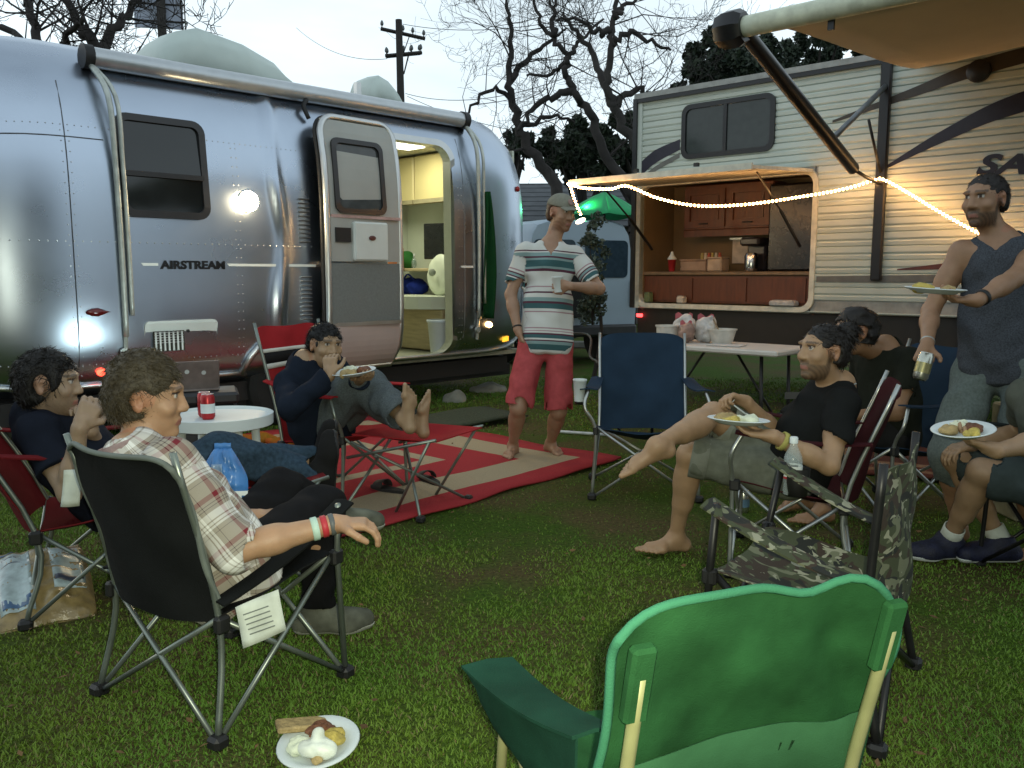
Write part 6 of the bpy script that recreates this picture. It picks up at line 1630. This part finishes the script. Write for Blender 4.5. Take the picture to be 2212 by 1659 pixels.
# disposable plates with food
foam = pm('foam_white', (.60, .66, .66), .5, 0, .05, 8)
def plate(label, c, r=.125, tilt=(0, 0), food=0, seed=0, mat=None):
    M_ = Euler((tilt[0], tilt[1], 0)).to_matrix()
    t = thing('paper_plate', label, 'plate', c, 0, 'plates of food')
    m = MB(); m.lathe([(.002, 0), (r * .62, 0), (r * .72, .006), (r * .96, .018), (r, .020), (r * .97, .023), (r * .72, .011), (r * .6, .004), (.002, .004)], 36, M_); m.build('plate', mat or foam, t, smooth=True)
    rg = random.Random(seed)
    cols = [pm('food_egg', (.46, .36, .08), .6, 0, .3, 40, .6, 80), pm('food_brown', (.14, .055, .025), .6, 0, .4, 40, .6, 80), pm('food_cream', (.62, .66, .50), .5, 0, .1, 30, .4, 60), pm('food_toast', (.34, .25, .11), .7, 0, .3, 30, .6, 80)]
    for k in range(food):
        a = 2 * math.pi * k / food + rg.uniform(-.3, .3); q = M_ @ Vector((r * .42 * math.cos(a), r * .42 * math.sin(a), .014)); w = rg.uniform(.024, .038)
        Vt, Q = field_mesh([ell((q.x + rg.gauss(0, .012), q.y + rg.gauss(0, .012), q.z + rg.uniform(0, .008)), (rg.uniform(.4, 1) * w, rg.uniform(.4, 1) * w, w * .5), (1, rg.uniform(-1, 1), 0), (0, 0, 1), .01) for _ in range(6)], .003, (), wrinkle(.004, k + seed, 6))
        o = np_mesh('food_portion', Vt, Q, cols[(k + seed) % 4], t); o.matrix_local = Matrix.Identity(4)
    return t
pc = grd(690, 1632)
pt = plate('foam plate of leftovers lying on the grass', pc + V(0, 0, .022), .112, (R(8), R(-3)), 4, 0)
m = MB(); m.rbox((-.060, .060, .034), (.14, .06, .018), .008, Matrix.Rotation(R(24), 3, 'Z') @ Matrix.Rotation(R(8), 3, 'Y')); m.build('toast_slice', MATS['food_toast'], pt)
Vt, Q = field_mesh([ell((.0, -.05, .03), (.045, .035, .022), (1, 0, 0), (0, 0, 1), .02), ell((.005, -.03, .055), (.018, .018, .02), (1, 0, 0), (0, 0, 1), .015), ell((.03, -.06, .03), (.03, .025, .02), (1, 0, 0), (0, 0, 1), .02)], .003, (), wrinkle(.003, 4, 5))
o = np_mesh('cream_dollop', Vt, Q, pm('sour_cream', (.72, .76, .66), .4), pt); o.matrix_local = Matrix.Identity(4)
def hand_spot(p, q, up=.0): c, d, n, th = p.hand_c[q]; return Vector(c), Vector(d), Vector(n), Vector(th)
c, d, n, th = hand_spot(p5, 'L'); plate('white plate held by the barefoot man in black', c + Vector((-.06, .04, .005)), .125, (R(-3), R(3)), 3, 2)
c, d, n, th = hand_spot(p3, 'L'); plate('pale plate held by the man in navy jacket', c + Vector((-.05, -.02, -.005)), .12, (R(4), R(-6)), 3, 5)
c, d, n, th = hand_spot(p6, 'L'); plate('thin plate held level by the man in tank top', c + Vector((-.10, 0, .0)), .12, (R(2), R(3)), 2, 7)
c, d, n, th = hand_spot(p7, 'L'); plate('oval plate held out by person at right edge', c + Vector((-.05, .0, .005)), .105, (R(5), R(-8)), 4, 9)
# cups, can, bottle, fork
def cup(name, label, c, axis, r=.04, h=.095, mat=None, group=None):
    Mq = Vector(axis).to_track_quat('Z', 'Y').to_matrix()
    t = thing(name, label, 'cup', c, 0, group)
    m = MB(); m.lathe([(.002, 0), (r * .68, 0), (r * .7, .004), (r * .97, h - .004), (r * 1.04, h - .002), (r * 1.04, h + .002), (r * .96, h), (r * .66, .006), (.002, .006)], 24, Mq); m.build('cup', mat or foam, t, smooth=True, angle=50)
    m = MB(); m.lathe([(r * 1.0, h - .006), (r * 1.06, h), (r * 1.0, h + .005)], 24, Mq, cap=False); m.build('rim', mat or foam, t, smooth=True)
    return t
c, d, n, th = hand_spot(p4, 'L'); cup('foam_cup', 'white foam cup in the hand of man in striped shirt', c + Vector((.0, -.012, -.055)), (-.08, 0, 1), .038, .10, group='foam cups')
nc = MW['camp_chair.004'] @ Vector((.55 / 2 + .055 + .055, .21 + .03 - .06, .42 + .22 - .075))
cup('foam_cup', 'white foam cup standing in the navy chair\'s arm', nc, (.03, 0, 1), .040, .125, group='foam cups')
def can(name, label, c, axis, mats, r=.033, h=.122):
    Mq = Vector(axis).to_track_quat('Z', 'Y').to_matrix(); t = thing(name, label, 'can', c)
    m = MB(); m.lathe([(.018, .004), (.026, 0), (r, .012), (r, h - .014), (.027, h - .002)], 24, Mq); bd_ = m.build('body', mats[0], t, smooth=True, angle=40)
    m = MB(); m.lathe([(.027, h - .003), (.028, h), (.025, h), (.024, h - .005), (.002, h - .005)], 24, Mq, cap=False); m.build('lid', alu_trim, t, smooth=True)
    m = MB(); m.lathe([(r + .0006, .03), (r + .0006, h * .62)], 24, Mq, cap=False); m.build('printed_band', mats[1], t, smooth=True)
    return t
canb = pm('can_silver', (.52, .53, .46), .28, .9); cang = pm('can_gold', (.36, .33, .16), .35, .7)
c, d, n, th = hand_spot(p6, 'R'); can('drink_can', 'silver drink can hanging from the tank top man\'s hand', c + Vector((-.035, -.035, -.10)), (.28, .1, 1), (canb, cang))
cb = MW['camp_chair.006'] @ Vector((.56 / 2 + .055 + .055, .21 + .03 - .05, 
.42 + .22 - .125))
bt = thing('water_bottle', 'clear water bottle in the camouflage chair\'s arm holder', 'bottle', cb)
bpl = pm('clear_plastic', (.6, .7, .7), .12, 0, .03, 8, alpha=.25, spec=.7)
m = MB(); m.lathe([(.002, 0), (.030, 0), (.032, .01), (.031, .05), (.033, .055), (.033, .12), (.030, .14), (.014, .175), (.0125, .19), (.002, .19)], 24, None, cap=False); m.build('body', bpl, bt, smooth=True, angle=50)
m = MB(); m.lathe([(.0145, .185), (.0145, .205), (.012, .208)], 16); m.build('cap', foam, bt, smooth=True, angle=40)
m = MB(); m.lathe([(.0336, .062), (.0336, .105)], 24, None, cap=False); m.build('label_band', pm('bottle_label', (.62, .66, .62), .5), bt, smooth=True)
m = MB(); m.lathe([(.0338, .058), (.0338, .066)], 24, None, cap=False); m.build('red_band', pm('bottle_red', (.35, .02, .03), .5), bt, smooth=True)
c, d, n, th = hand_spot(p5, 'R')
fk = thing('plastic_fork', 'white plastic fork in the barefoot man\'s raised hand', 'fork', c)
m = MB(); m.tube([(.03, 0, .03), (.0, -.01, .0), (.06, -.03, -.045)], [.003, .003, .004], 6); m.build('handle', foam, fk, smooth=True)
g = [[(.06 + .045 * q, -.03 - .012 * q + .011 * s, -.045 - .028 * q + .004 * s * s) for s in (-1, 0, 1)] for q in (0, .5, 1)]
m = MB(); m.sheet(g, .003); m.build('tines', foam, fk)
# snack bags
def pillow_bag(name, label, c, rz, w, l, h, mats, tilt=0, seed=0, gather=0.0):
    t = thing(name, label, 'bag', c, rz)
    rg = random.Random(seed); Mt = Matrix.Rotation(tilt, 3, 'X')
    def surf(sgn, u, v): 
        e = max(0, (1 - u * u)) ** .55 * max(0, (1 - v ** 4)) ** .6
        cr = .012 * math.sin(9 * u + 4 * v + seed) * math.sin(6 * v - 3 * u) + .006 * math.sin(21 * u * v + 13 * v)
        return Mt @ Vector((u * w / 2 * (1 - .06 * abs(v)) * (1 - gather * max(0, v - .2) ** 1.3), v * l / 2 + .006 * math.sin(7 * u) * (1 - gather), h / 2 + .008 + sgn * (h / 2) * e + (cr * e if sgn > 0 else 0)))
    n_ = 22
    for sgn in (1, -1):
        m = MB(); G_ = [[surf(sgn, -1 + 2 * i / n_, -1 + 2 * j / n_) for i in range(n_ + 1)] for j in range(n_ + 1)]
        m.add([p for r_ in G_ for p in r_], [(j * (n_ + 1) + i, j * (n_ + 1) + i + 1, (j + 1) * (n_ + 1) + i + 1, (j + 1) * (n_ + 1) + i) for j in range(n_) for i in range(n_)]); m.build('front' if sgn > 0 else 'back', mats[0], t, smooth=True)
    for (u0, u1, v0, v1, mt) in mats[1]:
        m = MB(); G_ = [[surf(1, u0 + (u1 - u0) * i / 8, v0 + (v1 - v0) * j / 8) + Mt @ Vector((0, 0, .0015)) for i in range(9)] for j in range(9)]
        m.sheet(G_, .001); m.build('printed_panel', mt, t, smooth=True)
    for v in (-1, 1):
        m = MB(); m.sheet([[surf(1, u, v) + Mt @ Vector((0, v * o_, 0)) for u in np.linspace(-.95, .95, 12)] for o_ in (0, .018)], .002); m.build('seal', mats[0], t, smooth=True)
    return t
bw = pm('bag_print_pale', (.36, .45, .46), .35, 0, .25, 30); bb2 = pm('bag_print_blue', (.06, .12, .22), .35, 0, .3, 30)
bc = pm('bag_clear_tortilla', (.26, .19, .075), .3, 0, .4, 18, .6, 30, spec=.7); bkk = pm('bag_print_dark', (.05, .06, .09), .4)
pillow_bag('chip_bag', 'clear bag of tortilla chips with pale print lying on grass', grd(92, 1300), R(32), .36, .50, .13, (bc, [(-.85, -.18, -.80, .78, bw), (.22, .85, -.45, .80, bw), (-.80, -.25, -.72, -.50, bb2), (.25, .82, -.28, -.14, bkk), (-.75, -.35, .60, .64, bkk), (-.75, -.35, .40, .42, bkk), (-.9, -.5, .86, .96, bb2)]), tilt=R(16), seed=2)
bagblue = pm('bag_blue', (.05, .17, .42), .3, 0, .3, 14, spec=.6); bagpur = pm('bag_purple', (.09, .045, .17), .35, 0, .3, 14)
tb = pillow_bag('chip_bag', 'blue and purple crisp bag hanging by the plaid man\'s shoulder', cam(487, 1052, 3.0), R(8), .17, .27, .08, (bagblue, [(-.9, .9, -.96, -.35, bagpur), (-.5, .1, .25, .6, pm('bag_clear_window', (.20, .30, .45), .2))]), tilt=R(78), seed=5, gather=.85)
me = text_mesh('T', .085, .004, 0, .001); lt = link('letter', me, foam, tb); lt.matrix_local = Matrix.Rotation(R(78), 4, 'X') @ Matrix.Translation((.035, -.075, .082))
# round side table with laptop and drinks
TZ = .60; tc_ = Vector((-1.45, 4.18, 0))
rt = thing('side_table', 'round white plastic side table between the red chairs', 'table', tc_)
m = MB(); m.lathe([(.002, TZ - .02), (.235, TZ - .02), (.25, TZ - .045), (.26, TZ - .04), (.262, TZ + .012), (.252, TZ + .014), (.245, TZ), (.002, TZ)], 40); m.build('table_top', foam, rt, smooth=True, angle=40)
for k in range(4):
    a = R(45 + 90 * k); m = MB(); m.tube([(.19 * math.cos(a), .19 * math.sin(a), TZ - .02), (.22 * math.cos(a), .22 * math.sin(a), 0)], [.022, .018], 8); m.build('leg', foam, rt, smooth=True)
lpp = V(-2.03, 5.44, .56)
cx_ = thing('cooler_box', 'dark cooler box holding the laptop beside the trailer', 'cooler', (lpp.x, lpp.y, 0), R(20))
m = MB(); m.rbox((0, 0, .24), (.50, .34, .48), .03); m.build('body', pm('cooler_dark', (.02, .022, .026), .5), cx_); m = MB(); m.rbox((0, 0, .52), (.52, .36, .075), .02); m.build('lid', pm('cooler_lid', (.03, .032, .036), .5), cx_)
m = MB(); m.tube([(-.25, -.15, .40), (-.28, -.17, .43), (-.28, .17, .43), (-.25, .15, .40)], .012, 6); m.build('handle', hub, cx_)
lp = thing('laptop', 'open grey laptop with round stickers on its lid', 'laptop', lpp, R(208))
grl = pm('laptop_grey', (.22, .19, .18), .4, .3)
m = MB(); m.rbox((0, 0, .008), (.27, .19, .014), .004); m.build('base', grl, lp)
m = MB(); m.rbox((0, .105, .105), (.27, .008, .185), .003, Matrix.Rotation(R(-12), 3, 'X')); ld_ = m.build('lid', grl, lp)
m = MB(); m.box((0, .099, .105), (.25, .002, .165), Matrix.Rotation(R(-12), 3, 'X')); m.build('lit_screen', emit('laptop_screen', (.80, 1.0, .98), 34.0), ld_)
for x, z in ((-.04, .12), (.06, .13)):
    m = MB(); m.lathe([(.014, 0), (.014, .001)], 14, Matrix.Rotation(R(-90 - 12), 3, 'X'), (x, .1105 + (z - .105) * .21, z)); m.build('sticker', foam, ld_)
redm = pm('can_red', (.40, .025, .03), .35, .4)
can('drink_can', 'red and white drink can on the white side table', tc_ + V(-.02, -.09, TZ + .002), (0, 0, 1), (redm, foam)); can('drink_can', 'red drink can behind another on the side table', tc_ + V(-.06, -.02, TZ + .002), (0, 0, 1), (redm, redm))
# folding table by the camper with tubs and bags
ftc = Vector((1.62, 6.62, 0)); FR_ = math.atan2(-.682, .731)
ft = thing('folding_table', 'white folding table loaded with food tubs before the camper', 'table', ftc, FR_)
m = MB(); m.rbox((0, 0, .735), (1.22, .61, .04), .01); m.build('table_top', pm('blow_moulded_white', (.58, .56, .52), .5, 0, .06, 6), ft)
for x in (-.45, .45):
    for y in (-.22, .22):
        m = MB(); m.tube([(x, y, .72), (x * 1.05, y, 0)], .013, 6); m.build('leg', black_fr, ft, smooth=True)
    m = MB(); m.tube([(x * 1.02, -.22, .25), (x * 1.02, .22, .25)], .011, 6); m.build('cross_bar', black_fr, ft, smooth=True)
    m = MB(); m.tube([(x, 0, .25), (x * .3, 0, .70)], .010, 6); m.build('brace', black_fr, ft, smooth=True)
def ftw(x, y, z=.757): return MW[ft.name] @ Vector((x, y, z))
def tub(label, c, r0, r1, h, mat, lid=None):
    t = thing('food_tub', label, 'tub', c, 0, 'food containers on the folding table')
    m = MB(); m.lathe([(.002, 0), (r0, 0), (r0 + .004, .006), (r1, h - .012), (r1 + .008, h - .01), (r1 + .008, h), (r1 - .004, h), (r0 - .004, .008), (.002, .008)], 26); m.build('tub', mat, t, smooth=True, angle=40)
    m = MB(); m.lathe([(.002, h * .55), (r1 * .9, h * .55)], 20, cap=False); m.build('contents', MATS['food_cream'], t)
    return t
tub('white tub nearest the left end of the folding table', ftw(-.46, -.05), .075, .088, .13, pm('tub_white', (.55, .54, .50), .4)); tub('rounded white bowl with spoon handle on folding table', ftw(-.02, .05), .075, .105, .115, MATS['tub_white'])
m = MB(); p_ = ftw(-.02, .05); m.tube([p_ + V(0, 0, .05), p_ + V(-.07, .02, .19)], .006, 6); tag(m.build('spoon', pm('wood_spoon', (.28, .2, .12), .6), loc=p_ + V(0, 0, .05)), 'spoon standing in the rounded white bowl', 'spoon')
zc = pm('zip_bag_film', (.50, .48, .46), .25, 0, .3, 16, .7, 22, spec=.7)
for i, (x, y, w, h, lab, mt) in enumerate(((-.40, .10, .20, .20, 'crumpled clear food bag behind the white tub', zc), (-.28, -.06, .13, .15, 'pink meat in a clear bag on folding table', pm('meat_bag', (.30, .19, .15), .3, 0, .4, 16, .6, 24)), (-.17, .05, .18, .20, 'tall clear food bag in the middle of folding table', zc))):
    Vt, Q = field_mesh([ell(nv(ftw(x, y, .757 + h * .48)), (w / 2, .06, h / 2), RXv, (0, 0, 1), .03), ell(nv(ftw(x + .03, y, .757 + h * .7)), (w / 3, .035, h / 2.6), RXv, (0.2, 0, 1), .03)], .008, [(nv((0, 0, .758)), (0, 0, -1))], wrinkle(.009, 30 + i, 2.6))
    b0 = ftw(x, y); t = thing('food_bag', lab, 'bag', b0, 0, 'food bags on the folding table'); np_mesh('bag', Vt, Q, mt, t)
    m = MB(); m.sheet([[b0 + V((k - .5) * w * .8 * .73, -(k - .5) * w * .8 * .68, h + .0 + .015 * math.sin(9 * k) + q) for k in np.linspace(0, 1, 7)] for q in (-.03, .015)], .003); m.build('seal', pm('bag_seal', (.40, .10, .12) if i == 0 else (.45, .42, .42), .4), t, world=True)
m = MB(); q0 = ftw(.10, -.10); m.rbox(q0 + V(0, 0, .004), (.26, .18, .006), .002, Matrix.Rotation(FR_ + .2, 3, 'Z')); tag(m.build('cutting_sheet', pm('paper_white', (.55, .54, .52), .7), loc=q0), 'flat white sheet lying on the folding table', 'paper')
# kitchen things
def kw(x, y, z): return rvw((x, y, z))
kc = cup('red_cup', 'red cup with pale lid on the camper counter', kw(.32, .20, 1.32), (0, 0, 1), .042, .12, redm)
m = MB(); m.lathe([(.045, .118), (.047, .128), (.02, .165), (.012, .20)], 18, None, (0, 0, 0)); m.build('lid_and_straw', foam, kc, smooth=True, angle=40)
pr = thing('paper_roll_holder', 'white paper sheet hung at the back of camper counter', 'paper', kw(.88, .58, 1.40)); m = MB(); m.box(kw(.90, .585, 1.52), (.22, .02, .24), Matrix.Rotation(RROT, 3, 'Z')); m.build('sheet', pm('paper_cream', (.58, .50, .42), .7), pr, world=True)
m = MB(); m.box(kw(.90, .57, 1.645), (.26, .04, .02), Matrix.Rotation(RROT, 3, 'Z')); m.build('bar', alu_trim, pr, world=True)
sr = thing('spice_rack', 'rack of mixed spice jars on the camper counter', 'rack', kw(.62, .45, 1.32)); m = MB(); m.box(kw(.62, .47, 1.40), (.26, .12, .01), Matrix.Rotation(RROT, 3, 'Z')); m.box(kw(.62, .47, 1.325), (.26, .12, .01), Matrix.Rotation(RROT, 3, 'Z'))
m.build('shelf', dark_rub, sr, world=True)
for k in range(6):
    m = MB(); m.lathe([(.018, 0), (.018, .075), (.014, .08), (.014, .10)], 12, None, kw(.52 + k * .04, .45, 1.407)); m.build('jar', [pm('jar_yellow', (.42, .32, .10), .4), pm('jar_white', (.5, .46, .38), .4), pm('jar_red', (.36, .07, .04), .4)][k % 3], sr, smooth=True, angle=40, world=True)
for i, (x, y, w, h, lab, col) in enumerate(((.55, .30, .30, .11, 'clear plastic food boxes stacked low on the counter', (.30, .20, .14)), (.80, .28, .16, .13, 'pale carton on the counter beside the food boxes', (.40, .30, .22)))):
    t = thing('food_box', lab, 'box', kw(x, y, 1.318)); m = MB(); m.rbox(kw(x, y, 1.318 + h / 2), (w, .16, h), .012, Matrix.Rotation(RROT, 3, 'Z')); m.build('box', pm('foodbox%d' % i, col, .3, 0, .2, 12), t, world=True)
    m = MB(); m.rbox(kw(x, y, 1.318 + h + .006), (w + .01, .17, .012), .004, Matrix.Rotation(RROT, 3, 'Z')); m.build('lid', pm('boxlid%d' % i, [c_ * 1.2 for c_ in col], .4), t, world=True)
cm_ = thing('coffee_maker', 'dark coffee maker with steel carafe on the counter', 'coffee maker', kw(1.14, .35, 1.318)); m = MB(); m.rbox(kw(1.16, .42, 1.48), (.20, .12, .32), .02, Matrix.Rotation(RROT, 3, 'Z')); m.rbox(kw(1.16, .32, 1.60), (.20, .22, .08), .02, Matrix.Rotation(RROT, 3, 'Z')); m.build('body', pm('maker_black', (.02, .018, .022), .3), cm_, world=True)
m = MB(); m.lathe([(.06, 0), (.065, .02), (.065, .14), (.05, .17)], 20, None, kw(1.16, .27, 1.325)); m.build('carafe', pm('steel', (.5, .5, .5), .2, 1), cm_, smooth=True, angle=40, world=True)
for i, (x, lab, sz, col) in enumerate(((.16, 'green tin at the left of hatch sill', (.07, .08, .10), (.12, .16, .07)), (.55, 'small white jar on the hatch sill', (.08, .08, .07), (.5, .45, .38)), (1.62, 'white packet at the right end of hatch sill', (.24, .12, .05), (.42, .42, .42)))):
    t = thing('packet' if i == 2 else 'jar', lab, 'container', kw(x, .02, 1.005)); m = MB(); m.rbox(kw(x, .03, 1.005 + sz[2] / 2), sz, .012, Matrix.Rotation(RROT, 3, 'Z')); m.build('body', pm('sill%d' % i, col, .5, 0, .25, 20), t, world=True)
    m = MB(); m.rbox(kw(x, .03, 1.005 + sz[2]), (sz[0] * .8, sz[1] * .8, .012), .004, Matrix.Rotation(RROT, 3, 'Z')); m.build('lid', pm('silllid%d' % i, [c_ * .8 for c_ in col], .5), t, world=True)
# things inside the aluminium trailer
def tw(x, y, z): return tworld((x, y, z))
TRm = Matrix.Rotation(TROT, 3, 'Z')
mn = thing('monitor', 'black flat monitor on the desk inside the trailer', 'monitor', tw(4.08, 1.12, 1.36)); m = MB(); m.rbox(tw(4.04, 1.12, 1.66), (.04, .50, .40), .012, TRm @ Matrix.Rotation(R(14), 3, 'Z')); m.build('screen', pm('screen_black', (.012, .013, .015), .25), mn, world=True)
m = MB(); m.box(tw(4.08, 1.12, 1.42), (.04, .05, .12), TRm); m.rbox(tw(4.08, 1.12, 1.364), (.16, .24, .012), .004, TRm); m.build('stand', dark_rub, mn, world=True)
Vt, Q = field_mesh([ell(nv(tw(3.98, 1.62, 1.15)), (.13, .22, .10), TX, (0, 0, 1), .03), ell(nv(tw(3.96, 1.48, 1.14)), (.12, .14, .09), TX, (0, 0, 1), .03)], .01, [(nv(tw(3.9, 1.5, 1.062)), (0, 0, -1))], wrinkle(.012, 61, 1.4))
t = thing('duffel_bag', 'blue cloth bag on the dinette inside the trailer', 'bag', tw(3.95, 1.55, 1.06)); np_mesh('bag', Vt, Q, fabric('royal_blue_cloth', (.015, .03, .22)), t); m = MB(); m.tube(bez([tw(3.90, 1.45, 1.22), tw(3.88, 1.55, 1.29), tw(3.90, 1.66, 1.22)], 6), .01, 6); m.build('handle', MATS['royal_blue_cloth'], t, smooth=True, world=True)
for i, (x, lab) in enumerate(((3.80, 'ivory seat cushion leaning inside the trailer, nearer the door'), (3.98, 'ivory seat cushion leaning inside the trailer, behind the other'))):
    t = thing('cushion', lab, 'cushion', tw(x, .95, 1.06), 0, 'cushions in the trailer'); Vt, Q = field_mesh([ell(nv(tw(x, .88 + .0 * i, 1.28)), (.075, .20, .23), TX, (0.05, 0.05, 1), .02)], .01, (), wrinkle(.006, 70 + i)); np_mesh('cushion', Vt, Q, MATS['ivory_vinyl'], t)
    m = MB(); m.lathe([(.035, 0), (.04, .01), (.03, .02)], 14, M90, (0, 0, 0)); o = m.build('button', pm('cushion_button', (.30, .33, .27), .6), t, smooth=True); o.location = Vector(Vector((0, 0, .25)) - Vector((.03, .15, 0)))
t = thing('waste_bin', 'white waste bin just inside the trailer doorway', 'bin', tw(3.28, .30, .48)); m = MB(); m.lathe([(.09, 0), (.12, .34), (.125, .35), (.115, .35), (.085, .01)], 20, cap=False); m.build('bin', white_pl, t, smooth=True, angle=40); m = MB(); m.lathe([(.126, .33), (.132, .355), (.12, .36)], 20, cap=False); m.build('rim', foam, t, smooth=True)
t = thing('glue_bottle', 'small clear bottle on the desk inside the trailer', 'bottle', tw(3.92, 1.48, 1.36)); m = MB(); m.lathe([(.028, 0), (.03, .08), (.012, .12)], 14); m.build('body', bpl, t, smooth=True); m = MB(); m.lathe([(.012, .12), (.006, .165)], 10); m.build('cap', foam, t, smooth=True)
t = thing('desk_chair', 'orange chair back against the desk inside the trailer', 'chair', tw(3.75, 1.62, .5)); m = MB(); m.rbox(tw(3.75, 1.62, 1.46), (.04, .30, .26), .03, TRm); m.build('backrest', pm('orange_shell', (.42, .12, .03), .5), t, world=True); m = MB(); m.tube([tw(3.76, 1.62, 1.38), tw(3.76, 1.62, .5)], .015, 6); m.build('post', black_fr, t, world=True)
t = thing('green_jacket', 'green cloth heap at the back of trailer desk', 'clothing', tw(4.1, 1.78, 1.36)); Vt, Q = field_mesh([ell(nv(tw(4.1, 1.82, 1.45)), (.11, .10, .11), TX, (0, 0, 1), .04)], .012, (), wrinkle(.018, 77)); np_mesh('cloth', Vt, Q, fabric('leaf_green_cloth', (.03, .13, .03)), t)
# green towel hung from the trailer's awning arm
g = []
for j in range(22):
    q = j / 21; z = 2.10 - 1.25 * q; wd = .03 + .20 * min(1, q * 1.5) - .05 * q * q
    g.append([tworld(T(3.60 + wd * (s - .35) + .008 * math.sin(5 * q + 7 * s), z, .06 + .035 * math.sin(9 * s + 2 * q) + .02 * s)) for s in np.linspace(0, 1, 13)])
m = MB(); m.sheet(g, .006); tag(m.build('hanging_towel', fabric('bottle_green_towel', (.008, .050, .016)), smooth=True, loc=g[-1][6]), 'dark green towel hanging at the trailer\'s rounded end', 'towel')
# paper hung from the black chair and one tucked by the red chair
def sheet_of_paper(label, c, ru, rv_, lines=6, mat=None):
    t = thing('paper_sheet', label, 'paper', c, 0, 'loose printed papers'); ru, rv_ = Vector(ru), Vector(rv_); nrm = ru.cross(rv_).normalized()
    m = MB(); m.sheet([[ru * (a - .5) + rv_ * b + nrm * .005 * math.sin(4 * a + 3 * b) for a in np.linspace(0, 1, 7)] for b in np.linspace(0, 1, 7)], .0015); m.build('sheet', pm('paper_sheet', (.56, .60, .52), .8), t, smooth=True)
    return t
sp = sheet_of_paper('white printed tag hanging under the black chair\'s seat', cam(555, 1292, 2.36), (.115, .02, .045), (.02, -.01, -.115))
for k in range(5):
    m = MB(); m.box(Vector((.0, .0, -.03 - .014 * k)) + Vector((.004 * k, -.014, 0)), (.075, .0012, .0035), Matrix.Rotation(R(-20), 3, 'Y')); m.build('print_line', pm('print_grey', (.18, .20, .18), .8), sp)
sheet_of_paper('white leaflet beside the far left red chair', cam(158, 1015, 2.95), (.06, .01, .0), (-.02, 0, -.13))
# odds and ends on the ground
def stone(label, c, s, seed):
    t = thing('stone', label, 'stone', c, 0, 'pale stones on the lawn'); Vt, Q = field_mesh([ell(nv(c) + (0, 0, s[2] * .3), s, (1, .3, 0), (0, 0, 1), .02)], .012, (), wrinkle(.03, seed)); np_mesh('stone', Vt, Q, pm('pale_stone', (.20, .21, .18), .9, 0, .25, 9, .5, 30), t)
stone('pale flat stone beside the standing man\'s right calf', grd(1055, 845), (.20, .16, .06), 81); stone('small pale stone near the rug\'s far corner', grd(983, 868), (.10, .07, .10), 82)
stone('small pale lump on grass at lower right', grd(2078, 1392), (.03, .025, .018), 83)
m = MB(); c = grd(1300, 752); m.rbox(c + V(0, 0, .06), (1.5, .14, .12), .02, Matrix.Rotation(R(-6), 3, 'Z')); tag(m.build('parking_kerb', pm('old_concrete', (.17, .17, .15), .9, 0, .2, 6, .4, 20), loc=c), 'low pale concrete kerb behind the standing man', 'kerb')
m = MB(); A_, B_ = grd(1255, 905), grd(1175, 912); m.tube([V(.35, 6.9, .02), V(.75, 6.75, .02)], .012, 6); tag(m.build('tent_pole', pm('white_rod', (.55, .58, .58), .4), loc=(.35, 6.9, .02)), 'short white rod lying behind the standing man', 'rod')
pts = bez([tw(4.3, .2, .55), cam(1258, 720, 7.2), cam(1275, 770, 6.6), cam(1300, 800, 6.2), grd(1340, 930), grd(1480, 960)], 8)
m = MB(); m.tube(pts, .010, 6); tag(m.build('hanging_cable', dark_rub, smooth=True, loc=pts[-1]), 'black power cable hanging beside the man in striped shirt', 'cable')
Vt, Q = field_mesh([ell(nv(grd(555, 962)) + (0, 0, .05), (.16, .10, .05), (1, 0, 0), (0, 0, 1), .03), ell(nv(grd(615, 968)) + (0, 0, .05), (.14, .10, .05), (1, 0, 0), (0, 0, 1), .03)], .012, (), wrinkle(.02, 90))
t = thing('folded_towel', 'yellow and orange cloth crumpled beside the side table', 'towel', grd(585, 965)); np_mesh('cloth', Vt, Q, fabric('orange_cloth', (.36, .20, .02), .4, col2=(.40, .07, .02)), t)
can('drink_can', 'small pale can on the grass under the barefoot man\'s chair', grd(1605, 1105), (0, 0, 1), (canb, pm('can_blue', (.10, .18, .26), .4)))
bx0 = cam(2232, 940, 4.6)
t = thing('printed_carton', 'yellowish printed carton at the frame\'s right edge', 'box', (bx0.x, bx0.y, 0)); m = MB(); m.rbox((0, 0, .30), (.30, .30, .60), .01); m.build('carton', pm('carton_print', (.30, .27, .16), .7, 0, .3, 8), t)
for z in (.42, .52):
    m = MB(); m.ring([(-.05 + .04 * math.cos(a), -.152, z + .04 * math.sin(a)) for a in [2 * math.pi * k / 16 for k in range(16)]], [(-.05 + .022 * math.cos(a), -.152, z + .022 * math.sin(a)) for a in [2 * math.pi * k / 16 for k in range(16)]], (0, .001, 0)); m.build('printed_ring', dark_rub, t)
